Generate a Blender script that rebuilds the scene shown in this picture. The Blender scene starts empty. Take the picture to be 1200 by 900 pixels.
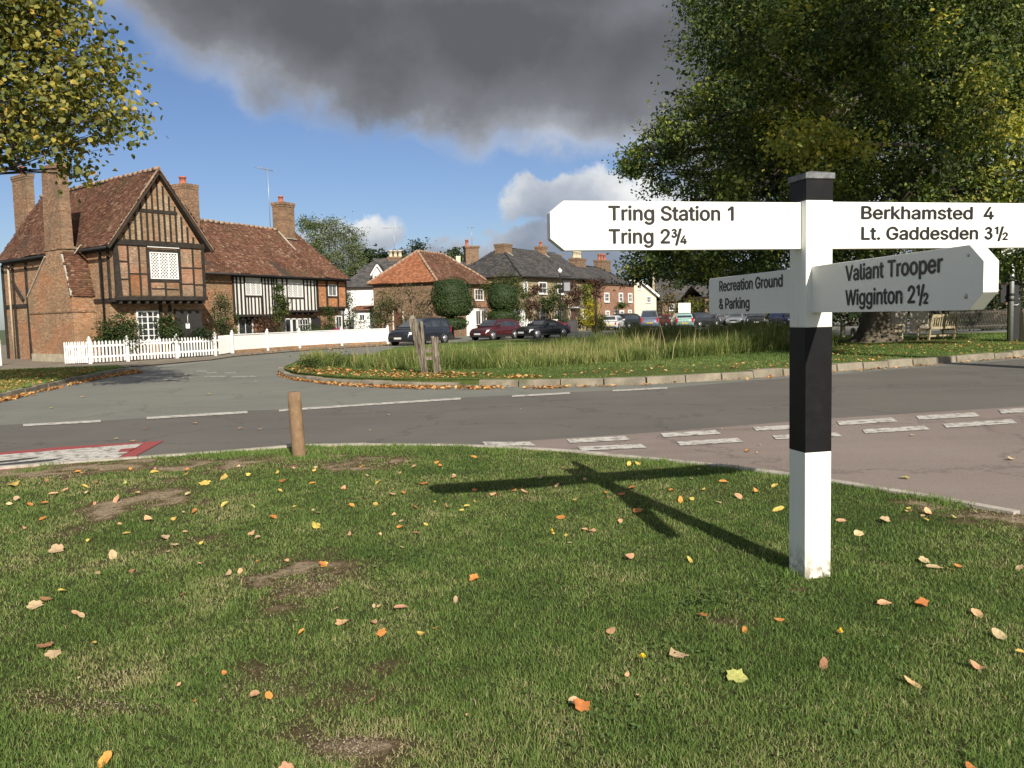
import bpy, math, random
import numpy as np
from mathutils import Matrix, Vector
rnd = random.Random(7)
rng = np.random.default_rng(11)
R = math.radians
S = bpy.context.scene
C = S.collection

# ------------------------------------------------------------------ camera
FPX, CAMH = 970.0, 1.55
PITCH, ROLL = math.atan(79 / 970), -0.025
_fw = np.array([0, math.cos(PITCH), -math.sin(PITCH)])
_up = np.array([0, math.sin(PITCH), math.cos(PITCH)])
_rt = np.array([1.0, 0, 0])
CR = _rt * math.cos(ROLL) + _up * math.sin(ROLL)
CU = -_rt * math.sin(ROLL) + _up * math.cos(ROLL)
CAM = np.array([0, 0, CAMH])
cd = bpy.data.cameras.new('camera')
cam = bpy.data.objects.new('camera', cd)
C.objects.link(cam)
cd.sensor_width = 36
cd.lens = FPX / 1200 * 36
cd.clip_start = 0.05
cd.clip_end = 5000
cam.matrix_world = Matrix(((CR[0], CU[0], -_fw[0], 0), (CR[1], CU[1], -_fw[1], 0), (CR[2], CU[2], -_fw[2], CAMH), (0, 0, 0, 1)))
S.camera = cam

def ray(px, py):
    return _fw + CR * (px - 600) / FPX + CU * (450 - py) / FPX
def G(px, py, z=0.0):
    "photo measurement -> point on the ground at height z"
    d = ray(px, py)
    p = CAM + d * ((z - CAMH) / d[2])
    return (p[0], p[1], z)
def AY(px, py, Y):
    d = ray(px, py)
    return CAM + d * (Y / d[1])

# ------------------------------------------------------------------ light, sky
SUN_AZ, SUN_EL = R(18), R(32.5)          # sun stands behind the camera, to its right
sundir = Vector((math.sin(SUN_AZ) * math.cos(SUN_EL), -math.cos(SUN_AZ) * math.cos(SUN_EL), math.sin(SUN_EL)))
sl = bpy.data.lights.new('sun', 'SUN')
sl.energy = 5.0
sl.angle = R(0.5)
sl.color = (1.0, 0.93, 0.82)
so = bpy.data.objects.new('sun', sl)
C.objects.link(so)
so.rotation_euler = sundir.to_track_quat('Z', 'Y').to_euler()
so.location = (10, -20, 30)
S.view_settings.view_transform = 'Standard'
S.view_settings.look = 'None'
S.view_settings.exposure = 0.35
S.view_settings.gamma = 1.0
S.render.engine = 'CYCLES'
S.cycles.max_bounces = 6
S.cycles.transparent_max_bounces = 6
S.cycles.use_denoising = True

class NT:
    "small node tree writer"
    def __init__(s, tree):
        s.t = tree; s.n = tree.nodes; s.l = tree.links
    def node(s, typ, **kw):
        n = s.n.new(typ)
        for k, v in kw.items():
            setattr(n, k, v)
        return n
    def put(s, sock, v):
        if v is None: return
        if hasattr(v, 'is_linked') or hasattr(v, 'links'):
            s.l.new(v, sock)
        else:
            if hasattr(sock.default_value, '__len__') and not hasattr(v, '__len__'):
                v = (v,) * len(sock.default_value)
            if hasattr(sock.default_value, '__len__') and len(sock.default_value) == 4 and len(v) == 3:
                v = (*v, 1)
            sock.default_value = v
    def math(s, op, a, b=None, c=None, clamp=False):
        n = s.node('ShaderNodeMath', operation=op, use_clamp=clamp)
        s.put(n.inputs[0], a)
        if b is not None: s.put(n.inputs[1], b)
        if c is not None: s.put(n.inputs[2], c)
        return n.outputs[0]
    def mix(s, f, a, b, blend='MIX'):
        n = s.node('ShaderNodeMix', data_type='RGBA', blend_type=blend)
        s.put(n.inputs[0], f); s.put(n.inputs[6], a); s.put(n.inputs[7], b)
        return n.outputs[2]
    def noise(s, vec, scale, detail=3, rough=0.5, dist=0.0, color=False):
        n = s.node('ShaderNodeTexNoise')
        if vec is not None: s.l.new(vec, n.inputs['Vector'])
        s.put(n.inputs['Scale'], scale); s.put(n.inputs['Detail'], detail)
        s.put(n.inputs['Roughness'], rough); s.put(n.inputs['Distortion'], dist)
        return n.outputs['Color' if color else 'Fac']
    def ramp(s, f, stops, interp='LINEAR'):
        n = s.node('ShaderNodeValToRGB')
        n.color_ramp.interpolation = interp
        e = n.color_ramp.elements
        while len(e) < len(stops): e.new(0.5)
        for i, (p, c) in enumerate(stops):
            e[i].position = p
            e[i].color = (*c, 1) if hasattr(c, '__len__') else (c, c, c, 1)
        s.put(n.inputs[0], f)
        return n.outputs[0]
    def rangef(s, v, a, b, c=0.0, d=1.0, smooth=False):
        n = s.node('ShaderNodeMapRange')
        if smooth: n.interpolation_type = 'SMOOTHSTEP'
        s.put(n.inputs[0], v)
        for i, q in enumerate((a, b, c, d)): n.inputs[i + 1].default_value = q
        return n.outputs[0]

world = bpy.data.worlds.new('World')
S.world = world
world.use_nodes = True
w = NT(world.node_tree)
w.n.clear()
tc = w.node('ShaderNodeTexCoord').outputs['Generated']
sep = w.node('ShaderNodeSeparateXYZ'); w.l.new(tc, sep.inputs[0])
dx, dy, dz = sep.outputs
az = w.math('ARCTAN2', dx, dy)
el = w.math('ARCSINE', dz)
sky = w.node('ShaderNodeTexSky', sky_type='NISHITA', sun_disc=False)
sky.sun_elevation = SUN_EL
sky.sun_rotation = R(180) - SUN_AZ
sky.air_density = 1.0; sky.dust_density = 0.6; sky.ozone_density = 1.6
# warp of the cloud outlines
nz = w.noise(tc, 3.2, 7, 0.6, color=True)
ns = w.node('ShaderNodeSeparateXYZ'); w.l.new(nz, ns.inputs[0])
wa = w.math('MULTIPLY_ADD', w.math('SUBTRACT', ns.outputs[0], 0.5), 0.34, az)
we = w.math('MULTIPLY_ADD', w.math('SUBTRACT', ns.outputs[1], 0.5), 0.20, el)
def azel(px, py):
    d = ray(px, py); d = d / np.linalg.norm(d)
    return math.atan2(d[0], d[1]), math.asin(d[2])
def blob(px, py, rx, ry, tilt=0.0):
    a0, e0 = azel(px, py)
    A = w.math('DIVIDE', w.math('SUBTRACT', wa, a0), rx / FPX)
    t = w.math('MULTIPLY', w.math('SUBTRACT', wa, a0), tilt)
    E = w.math('DIVIDE', w.math('SUBTRACT', w.math('SUBTRACT', we, e0), t), ry / FPX)
    q = w.math('ADD', w.math('MULTIPLY', A, A), w.math('MULTIPLY', E, E))
    return w.math('SUBTRACT', 1.0, q)
def mx(*a):
    r = a[0]
    for b in a[1:]: r = w.math('MAXIMUM', r, b)
    return r
dark = mx(blob(520, 55, 330, 95, -0.06), blob(330, 10, 220, 95, -0.3), blob(700, 90, 270, 90), blob(640, -120, 620, 190), blob(980, 60, 260, 150))
white = mx(blob(412, 272, 52, 34), blob(660, 232, 85, 26), blob(740, 240, 130, 42), blob(620, 285, 170, 30), blob(700, 300, 260, 34), blob(520, 288, 90, 16), blob(1000, 260, 320, 60))
# the cloud field outside the frame: a plain broken layer
pv = w.node('ShaderNodeVectorMath', operation='SCALE'); w.l.new(tc, pv.inputs[0])
w.l.new(w.math('DIVIDE', 1.0, w.math('ADD', w.math('MAXIMUM', dz, 0.0), 0.16)), pv.inputs['Scale'])
field = w.noise(pv.outputs[0], 0.75, 8, 0.55)
inframe = mx(blob(600, 150, 760, 420), w.math('MULTIPLY', -1.0, 1.0))
fieldm = w.math('MULTIPLY', w.rangef(field, 0.42, 0.56, 0, 1, True), w.rangef(inframe, -0.5, 0.1, 1, 0))
fine = w.noise(tc, 4.2, 6, 0.52)
finer = w.noise(tc, 16.0, 6, 0.6)
dk = w.math('ADD', dark, w.math('MULTIPLY', w.math('SUBTRACT', fine, 0.5), 0.42))
wk = w.math('ADD', white, w.math('MULTIPLY', w.math('SUBTRACT', finer, 0.5), 1.6))
mask_d = w.rangef(dk, -0.22, 0.42, 0, 1, True)
mask_w = w.rangef(wk, -0.1, 0.45, 0, 0.93, True)
K = 10.0
cd_ = w.ramp(w.math('ADD', w.rangef(dk, -0.05, 0.95, 0, 0.8), w.math('MULTIPLY', w.math('SUBTRACT', fine, 0.47), 1.7)),
             [(0.0, (0.42 * K, 0.45 * K, 0.51 * K)), (0.2, (0.28 * K, 0.295 * K, 0.33 * K)), (0.5, (0.168 * K, 0.176 * K, 0.194 * K)), (0.95, (0.096 * K, 0.101 * K, 0.112 * K))])
belly = w.math('ADD', w.math('MULTIPLY', w.math('SUBTRACT', we, azel(650, 262)[1]), 9.0), w.math('MULTIPLY', w.math('SUBTRACT', fine, 0.5), 2.6))
cw_ = w.ramp(w.math('ADD', belly, 0.42), [(0.0, (0.20 * K, 0.23 * K, 0.29 * K)), (0.42, (0.38 * K, 0.41 * K, 0.46 * K)), (0.8, (0.74 * K, 0.74 * K, 0.72 * K))])
cf_ = w.ramp(field, [(0.45, (0.62 * K, 0.61 * K, 0.59 * K)), (0.72, (0.16 * K, 0.165 * K, 0.175 * K))])
skyc = w.mix(1.0, sky.outputs[0], (0.56, 0.61, 0.76), 'MULTIPLY')
c1 = w.mix(fieldm, skyc, cf_)
c2 = w.mix(mask_w, c1, cw_)
c3 = w.mix(mask_d, c2, cd_)
bg = w.node('ShaderNodeBackground'); w.l.new(c3, bg.inputs[0]); bg.inputs[1].default_value = 0.1
ow = w.node('ShaderNodeOutputWorld'); w.l.new(bg.outputs[0], ow.inputs[0])

# ------------------------------------------------------------------ materials
def new_mat(name):
    m = bpy.data.materials.new(name); m.use_nodes = True
    t = NT(m.node_tree); t.n.clear()
    out = t.node('ShaderNodeOutputMaterial')
    b = t.node('ShaderNodeBsdfPrincipled')
    t.l.new(b.outputs[0], out.inputs[0])
    return m, t, b, out
def bump(t, b, h, strength=0.4, dist=0.01):
    n = t.node('ShaderNodeBump'); n.inputs['Strength'].default_value = strength; n.inputs['Distance'].default_value = dist
    t.l.new(h, n.inputs['Height']); t.l.new(n.outputs[0], b.inputs['Normal'])
def coord(t, kind='Object'):
    return t.node('ShaderNodeTexCoord').outputs[kind]
def simple(name, col, rough=0.6, var=0.15, scale=6.0, metal=0.0, spec=0.4, dirt=None, bmp=0.15, emis=None, coat=0.0, bscale=None):
    m, t, b, o = new_mat(name)
    co = coord(t)
    n1 = t.noise(co, scale, 5, 0.6)
    lo = tuple(c * (1 - var) for c in col); hi = tuple(min(1, c * (1 + var)) for c in col)
    c = t.ramp(n1, [(0.3, lo), (0.7, hi)])
    if dirt:
        n2 = t.noise(co, scale * 0.6, 6, 0.7)
        c = t.mix(t.rangef(n2, 0.52, 0.72, 0, dirt[1]), c, dirt[0])
    t.l.new(c, b.inputs['Base Color'])
    b.inputs['Roughness'].default_value = rough
    b.inputs['Metallic'].default_value = metal
    b.inputs['Specular IOR Level'].default_value = spec
    if coat: b.inputs['Coat Weight'].default_value = coat
    if bmp: bump(t, b, t.noise(co, bscale or scale * 8, 4, 0.6), bmp, 0.01)
    return m
def brick_mat(name, c1, c2, mortar, bw=0.225, bh=0.075, stain=(0.2, 0.16, 0.11), st=0.5, orange=None, hue=0.0):
    m, t, b, o = new_mat(name)
    co = coord(t)
    sp = t.node('ShaderNodeSeparateXYZ'); t.l.new(co, sp.inputs[0])
    cb = t.node('ShaderNodeCombineXYZ')
    wob = t.math('MULTIPLY', t.math('SUBTRACT', t.noise(co, 1.1, 2), 0.5), 0.10)
    t.l.new(t.math('ADD', sp.outputs[0], sp.outputs[1]), cb.inputs[0])
    t.l.new(t.math('ADD', sp.outputs[2], wob), cb.inputs[1])
    br = t.node('ShaderNodeTexBrick')
    t.l.new(cb.outputs[0], br.inputs['Vector'])
    br.inputs['Color1'].default_value = (*c1, 1); br.inputs['Color2'].default_value = (*c2, 1); br.inputs['Mortar'].default_value = (*mortar, 1)
    br.inputs['Scale'].default_value = 1.0; br.inputs['Mortar Size'].default_value = 0.011
    br.inputs['Mortar Smooth'].default_value = 0.3; br.inputs['Bias'].default_value = 0.0
    br.inputs['Brick Width'].default_value = bw; br.inputs['Row Height'].default_value = bh
    # per brick hue spread
    vo = t.node('ShaderNodeTexVoronoi'); vo.inputs['Scale'].default_value = 7.0
    mp = t.node('ShaderNodeMapping'); mp.inputs['Scale'].default_value = (1, 2.6, 1); t.l.new(cb.outputs[0], mp.inputs[0]); t.l.new(mp.outputs[0], vo.inputs['Vector'])
    vs = t.node('ShaderNodeSeparateXYZ'); t.l.new(vo.outputs['Color'], vs.inputs[0])
    c = t.mix(t.rangef(vs.outputs[0], 0.1, 0.9, 0, 0.55), br.outputs[0], tuple(x * 0.38 for x in c1))
    c = t.mix(t.rangef(vs.outputs[1], 0.6, 1.0, 0, 0.6), c, tuple(min(1, x * 1.5) for x in c2))
    n = t.noise(co, 0.9, 6, 0.65)
    if orange: c = t.mix(t.rangef(t.noise(co, 0.7, 3), 0.48, 0.6, 0, 0.75), c, t.mix(0.5, c, orange))
    c = t.mix(t.rangef(n, 0.45, 0.7, 0, st), c, stain)
    if hue:
        oi = t.node('ShaderNodeObjectInfo')
        hs = t.node('ShaderNodeHueSaturation'); t.l.new(c, hs.inputs['Color'])
        t.l.new(t.rangef(oi.outputs['Random'], 0, 1, 1 - hue, 1 + hue), hs.inputs['Value'])
        t.l.new(t.rangef(oi.outputs['Random'], 0, 1, 1.1, 0.9), hs.inputs['Saturation'])
        c = hs.outputs[0]
    t.l.new(c, b.inputs['Base Color'])
    b.inputs['Roughness'].default_value = 0.9; b.inputs['Specular IOR Level'].default_value = 0.15
    h = t.math('ADD', t.math('MULTIPLY', br.outputs['Fac'], -1.0), t.math('MULTIPLY', t.noise(co, 30, 4), 0.8))
    bump(t, b, h, 0.7, 0.02)
    return m
def tint_mat(name, stops, rough=0.8, spec=0.2, transl=0.0, tcol=None, noise=0.0, bmp=0.0, obj=False, nscale=1.0, moss=None):
    "colour picked from a ramp by the per piece attribute 'tint'"
    m, t, b, o = new_mat(name)
    at = t.node('ShaderNodeAttribute'); at.attribute_name = 'tint'
    f = at.outputs['Fac']
    if obj:
        f = t.node('ShaderNodeObjectInfo').outputs['Random']
    if noise:
        f = t.math('ADD', f, t.math('MULTIPLY', t.math('SUBTRACT', t.noise(coord(t), nscale, 5, 0.6), 0.5), noise), clamp=True)
    c = t.ramp(f, stops)
    if moss:
        c = t.mix(t.rangef(t.noise(coord(t), 0.8, 6, 0.7), 0.5, 0.68, 0, moss[1]), c, moss[0])
    t.l.new(c, b.inputs['Base Color'])
    b.inputs['Roughness'].default_value = rough; b.inputs['Specular IOR Level'].default_value = spec
    if bmp: bump(t, b, t.noise(coord(t), 40, 4), bmp, 0.01)
    if transl:
        tr = t.node('ShaderNodeBsdfTranslucent')
        t.l.new(t.mix(1.0, c, tcol or (1.3, 1.35, 0.7), 'MULTIPLY'), tr.inputs[0])
        ms = t.node('ShaderNodeMixShader'); ms.inputs[0].default_value = transl
        t.l.new(b.outputs[0], ms.inputs[1]); t.l.new(tr.outputs[0], ms.inputs[2]); t.l.new(ms.outputs[0], o.inputs[0])
    return m
def asphalt(name, col, patch, speck=0.35, crack=True):
    m, t, b, o = new_mat(name)
    co = coord(t)
    big = t.noise(co, 0.35, 5, 0.6)
    c = t.mix(t.rangef(big, 0.4, 0.65, 0, 1), col, patch)
    st = t.node('ShaderNodeMapping'); st.inputs['Scale'].default_value = (0.12, 1.3, 1); st.inputs['Rotation'].default_value = (0, 0, R(-8)); t.l.new(co, st.inputs[0])
    c = t.mix(t.rangef(t.noise(st.outputs[0], 1.6, 4, 0.6), 0.42, 0.7, 0, 0.35), c, tuple(x * 1.35 for x in col))
    sp = t.noise(co, 95, 3, 0.7)
    c = t.mix(t.rangef(sp, 0.5, 0.75, 0, speck), c, tuple(min(1, x * 2.3) for x in col))
    c = t.mix(t.rangef(t.noise(co, 60, 3, 0.7), 0.5, 0.35, 0, speck), c, tuple(x * 0.45 for x in col))
    if crack:
        v = t.node('ShaderNodeTexVoronoi', feature='DISTANCE_TO_EDGE'); v.inputs['Scale'].default_value = 0.33
        wv = t.node('ShaderNodeVectorMath', operation='ADD'); t.l.new(co, wv.inputs[0])
        nn = t.node('ShaderNodeVectorMath', operation='SCALE'); t.l.new(t.noise(co, 1.5, 5, 0.7, color=True), nn.inputs[0]); nn.inputs['Scale'].default_value = 1.1
        t.l.new(nn.outputs[0], wv.inputs[1]); t.l.new(wv.outputs[0], v.inputs['Vector'])
        c = t.mix(t.rangef(v.outputs['Distance'], 0.0, 0.012, 0.5, 0), c, tuple(x * 0.4 for x in col))
        stn = t.noise(co, 1.1, 4, 0.7)
        c = t.mix(t.rangef(stn, 0.66, 0.72, 0, 0.5), c, tuple(x * 0.55 for x in col))
    t.l.new(c, b.inputs['Base Color'])
    b.inputs['Roughness'].default_value = 0.85; b.inputs['Specular IOR Level'].default_value = 0.25
    bump(t, b, t.math('ADD', sp, t.math('MULTIPLY', big, 2.0)), 0.5, 0.006)
    return m
def paint_mat(name, col, under, wear=0.5, scale=9):
    m, t, b, o = new_mat(name)
    co = coord(t)
    f = t.rangef(t.noise(co, scale, 7, 0.75), wear - 0.02, wear + 0.1, 0, 1)
    f2 = t.rangef(t.noise(co, 70, 3, 0.7), 0.58, 0.68, 0, 0.6)
    c = t.mix(t.math('MAXIMUM', f, f2), t.mix(t.noise(co, 3), tuple(x * 0.8 for x in col), col), under)
    t.l.new(c, b.inputs['Base Color']); b.inputs['Roughness'].default_value = 0.8
    bump(t, b, t.noise(co, 90, 3), 0.3, 0.004)
    return m

M = {}
M['asphalt_main'] = asphalt('dark_asphalt', (0.118, 0.109, 0.094), (0.145, 0.134, 0.115))
M['asphalt_side'] = asphalt('worn_green_grey_asphalt', (0.165, 0.166, 0.140), (0.20, 0.196, 0.165))
M['asphalt_pink'] = asphalt('reddish_asphalt', (0.21, 0.168, 0.143), (0.245, 0.20, 0.172))
M['paint_white'] = paint_mat('worn_white_road_paint', (0.60, 0.57, 0.50), (0.17, 0.15, 0.125), 0.50)
M['paint_old'] = paint_mat('faded_white_road_paint', (0.42, 0.41, 0.36), (0.15, 0.145, 0.125), 0.46)
M['paint_red'] = paint_mat('worn_red_road_paint', (0.33, 0.06, 0.055), (0.13, 0.10, 0.09), 0.60)
M['paint_black'] = paint_mat('worn_black_road_paint', (0.045, 0.045, 0.045), (0.14, 0.13, 0.12), 0.58)
M['kerb'] = simple('weathered_kerb_stone', (0.225, 0.195, 0.145), 0.9, 0.35, 2.2, dirt=((0.09, 0.095, 0.045), 0.95), bmp=0.8)
M['kerb_low'] = simple('pale_concrete_edging', (0.40, 0.36, 0.30), 0.9, 0.25, 6, dirt=((0.14, 0.12, 0.08), 0.8), bmp=0.5)
M['sign_white'] = simple('white_gloss_sign_paint', (0.84, 0.83, 0.77), 0.42, 0.03, 3, dirt=((0.62, 0.60, 0.50), 0.35), bmp=0.05, spec=0.3)
M['post_white'] = simple('white_gloss_post_paint', (0.83, 0.82, 0.75), 0.42, 0.04, 3, dirt=((0.60, 0.56, 0.44), 0.4), bmp=0.10, spec=0.3)
m, t, b, o = new_mat('white_gloss_post_paint'); co = coord(t)
sp_ = t.node('ShaderNodeSeparateXYZ'); t.l.new(co, sp_.inputs[0])
c = t.ramp(t.noise(co, 3, 5), [(.3, (.80, .79, .72)), (.7, (.85, .84, .77))])
f = t.math('MULTIPLY', t.rangef(sp_.outputs[2], 0.02, 0.22, 1, 0), t.rangef(t.noise(co, 22, 6, .7), .42, .6, 0, 1))
c = t.mix(f, c, (.24, .19, .12))
st_ = t.node('ShaderNodeMapping'); st_.inputs['Scale'].default_value = (26, 26, 1.2); t.l.new(co, st_.inputs[0])
c = t.mix(t.rangef(t.noise(st_.outputs[0], 1.5, 4, .7), .56, .70, 0, .35), c, (.50, .47, .36))
t.l.new(c, b.inputs['Base Color']); b.inputs['Roughness'].default_value = .42; bump(t, b, t.noise(st_.outputs[0], 2, 4), .12, .01)
M['post_white'] = m
M['post_black'] = simple('black_gloss_post_paint', (0.009, 0.009, 0.010), 0.5, 0.2, 9, dirt=((0.022, 0.02, 0.018), 0.5), bmp=0.10, spec=0.2)
M['letter'] = simple('black_lettering', (0.012, 0.012, 0.012), 0.5, 0.1, 9, bmp=0)
M['lead'] = simple('grey_lead_sheet', (0.17, 0.175, 0.18), 0.6, 0.25, 18, dirt=((0.36, 0.36, 0.34), 0.6), metal=0.3, bmp=0.6, bscale=60)
M['bollard'] = simple('orange_brown_timber', (0.25, 0.16, 0.09), 0.9, 0.25, 12, dirt=((0.15, 0.10, 0.06), 0.7), bmp=0.8)
M['grey_wood'] = simple('silvered_old_wood', (0.20, 0.17, 0.125), 0.95, 0.4, 14, dirt=((0.06, 0.045, 0.03), 0.8), bmp=1.0)
m, t, b, o = new_mat('cracked_old_wood'); co = coord(t); mp_ = t.node('ShaderNodeMapping'); mp_.inputs['Scale'].default_value = (22, 22, 1.6); t.l.new(co, mp_.inputs[0])
g_ = t.noise(mp_.outputs[0], 1.0, 6, .7, .4)
t.l.new(t.ramp(g_, [(.36, (.035, .026, .018)), (.47, (.15, .12, .085)), (.6, (.30, .26, .20)), (.75, (.40, .36, .28))]), b.inputs['Base Color']); b.inputs['Roughness'].default_value = .95; bump(t, b, g_, 1.0, .03)
M['cracked_wood'] = m
M['bench_wood'] = simple('pale_bench_wood', (0.36, 0.30, 0.19), 0.85, 0.2, 9, dirt=((0.2, 0.16, 0.09), 0.6))
M['timber'] = simple('black_oak_timber', (0.028, 0.023, 0.018), 0.8, 0.4, 5, dirt=((0.08, 0.06, 0.045), 0.5), bmp=0.6)
M['fence_white'] = simple('white_fence_paint', (0.82, 0.82, 0.80), 0.6, 0.04, 4, dirt=((0.6, 0.6, 0.53), 0.3), bmp=0.1)
M['plaster'] = simple('white_lime_plaster', (0.78, 0.77, 0.72), 0.85, 0.06, 3, dirt=((0.55, 0.53, 0.45), 0.35))
M['render_cream'] = simple('cream_render', (0.70, 0.64, 0.48), 0.85, 0.06, 3, dirt=((0.5, 0.45, 0.32), 0.3))
M['stone_plinth'] = simple('pale_stone_plinth', (0.42, 0.36, 0.26), 0.9, 0.2, 3, dirt=((0.2, 0.16, 0.1), 0.6))
M['brick_old'] = brick_mat('old_tan_brick', (0.34, 0.18, 0.10), (0.40, 0.26, 0.155), (0.37, 0.30, 0.205), stain=(0.22, 0.16, 0.095), st=0.65, orange=(0.46, 0.18, 0.08))
M['brick_panel'] = brick_mat('nogging_brick', (0.31, 0.165, 0.095), (0.35, 0.235, 0.145), (0.33, 0.27, 0.19), stain=(0.17, 0.125, 0.08), st=0.75, orange=(0.44, 0.15, 0.07), hue=0.13)
M['brick_stack'] = brick_mat('sooty_chimney_brick', (0.29, 0.145, 0.085), (0.34, 0.215, 0.13), (0.29, 0.235, 0.165), stain=(0.14, 0.115, 0.08), st=0.7)
M['brick_red'] = brick_mat('red_brick', (0.36, 0.155, 0.095), (0.40, 0.21, 0.13), (0.38, 0.31, 0.24), stain=(0.24, 0.14, 0.09), st=0.3)
M['brick_tan'] = brick_mat('tan_nogging_brick', (0.37, 0.23, 0.14), (0.42, 0.30, 0.19), (0.37, 0.30, 0.21), stain=(0.24, 0.18, 0.12), st=0.6, orange=(0.40, 0.19, 0.10), hue=0.16)
M['brick_orange'] = brick_mat('orange_brick', (0.52, 0.20, 0.085), (0.55, 0.25, 0.12), (0.46, 0.30, 0.17), stain=(0.4, 0.18, 0.09), st=0.2)
M['brick_yellow'] = brick_mat('yellow_brick', (0.42, 0.33, 0.19), (0.46, 0.37, 0.23), (0.42, 0.37, 0.27), stain=(0.3, 0.24, 0.15), st=0.4)
M['brick_brown'] = brick_mat('brown_brick', (0.25, 0.15, 0.09), (0.29, 0.19, 0.12), (0.25, 0.20, 0.14), stain=(0.16, 0.12, 0.08), st=0.4)
M['tile_old'] = tint_mat('old_clay_tile', [(0.0, (0.085, 0.045, 0.033)), (0.35, (0.140, 0.068, 0.045)), (0.75, (0.190, 0.092, 0.058)), (0.95, (0.235, 0.130, 0.085)), (1.0, (0.30, 0.22, 0.15))], 0.9, 0.15, noise=0.35, nscale=0.5, moss=((0.115, 0.088, 0.050), 0.6))
M['tile_orange'] = tint_mat('orange_clay_tile', [(0.0, (0.20, 0.082, 0.045)), (0.5, (0.30, 0.120, 0.060)), (1.0, (0.38, 0.17, 0.09))], 0.9, 0.15, noise=0.4, nscale=0.6)
M['slate'] = tint_mat('roof_slate', [(0.0, (0.040, 0.038, 0.038)), (0.5, (0.062, 0.058, 0.057)), (1.0, (0.095, 0.088, 0.082))], 0.7, 0.3, noise=0.4, nscale=0.6, moss=((0.09, 0.08, 0.055), 0.4))
M['roof_under'] = simple('roof_underside', (0.05, 0.035, 0.025), 0.9, 0.3, 4)
M['ridge'] = simple('ridge_mortar', (0.33, 0.22, 0.15), 0.9, 0.35, 4, bmp=0.5)
M['flash'] = simple('pale_flashing', (0.42, 0.38, 0.31), 0.9, 0.2, 5)
M['pot_red'] = simple('terracotta_pot', (0.42, 0.13, 0.07), 0.8, 0.15, 6)
M['pot_cream'] = simple('cream_chimney_pot', (0.55, 0.47, 0.33), 0.8, 0.15, 6)
def glass_mat(name, col, rough=0.08):
    m, t, b, o = new_mat(name)
    c = t.ramp(t.noise(coord(t), 1.7, 3), [(0.35, tuple(x * 0.5 for x in col)), (0.65, col)])
    t.l.new(c, b.inputs['Base Color']); b.inputs['Roughness'].default_value = rough
    b.inputs['Specular IOR Level'].default_value = 0.9; b.inputs['IOR'].default_value = 1.52
    return m
M['glass'] = glass_mat('dark_window_glass', (0.05, 0.055, 0.06))
M['glass_pale'] = glass_mat('curtained_window_glass', (0.20, 0.21, 0.21), 0.15)
M['car_glass'] = glass_mat('car_glass', (0.05, 0.058, 0.065), 0.03)
M['white_frame'] = simple('white_window_paint', (0.80, 0.80, 0.77), 0.5, 0.03, 4, bmp=0)
M['door_dark'] = simple('dark_door_paint', (0.035, 0.032, 0.032), 0.5, 0.15, 4)
M['door_brown'] = simple('brown_door_wood', (0.12, 0.05, 0.03), 0.6, 0.15, 4)
M['iron'] = simple('black_iron', (0.02, 0.02, 0.02), 0.5, 0.2, 8, bmp=0.1)
M['steel'] = simple('galvanised_steel', (0.45, 0.46, 0.46), 0.45, 0.15, 12, metal=0.6)
M['concrete'] = simple('pebbled_concrete', (0.38, 0.33, 0.25), 0.95, 0.3, 22, bmp=0.9, bscale=120)
M['bark'] = simple('grey_oak_bark', (0.115, 0.095, 0.068), 0.95, 0.4, 4, dirt=((0.10, 0.11, 0.05), 0.5), bmp=1.0, bscale=14)
M['bark_dark'] = simple('dark_bark', (0.06, 0.05, 0.04), 0.95, 0.3, 6, bmp=0.8)
M['tyre'] = simple('black_rubber', (0.018, 0.018, 0.018), 0.85, 0.1, 9, bmp=0)
M['rim'] = simple('silver_wheel', (0.42, 0.42, 0.43), 0.35, 0.1, 9, metal=0.7, bmp=0)
M['trim'] = simple('black_car_trim', (0.02, 0.02, 0.021), 0.6, 0.1, 9, bmp=0)
M['lamp_glass'] = simple('clear_headlight', (0.75, 0.77, 0.78), 0.12, 0.05, 9, bmp=0, spec=0.9)
M['tail'] = simple('red_tail_light', (0.45, 0.02, 0.02), 0.2, 0.1, 9, bmp=0)
M['amber'] = simple('orange_indicator_glass', (0.75, 0.25, 0.10), 0.2, 0.1, 9, bmp=0)
M['plate_w'] = simple('white_number_plate', (0.66, 0.66, 0.62), 0.5, 0.05, 9, bmp=0)
M['plate_y'] = simple('yellow_number_plate', (0.68, 0.50, 0.08), 0.5, 0.05, 9, bmp=0)
def car_paint(name, col, metal=0.3):
    m, t, b, o = new_mat(name)
    c = t.ramp(t.noise(coord(t), 2.5, 5), [(0.3, tuple(x * 0.85 for x in col)), (0.7, col)])
    t.l.new(c, b.inputs['Base Color']); b.inputs['Roughness'].default_value = 0.35; b.inputs['Metallic'].default_value = metal
    b.inputs['Coat Weight'].default_value = 0.7; b.inputs['Coat Roughness'].default_value = 0.06
    return m
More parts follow.
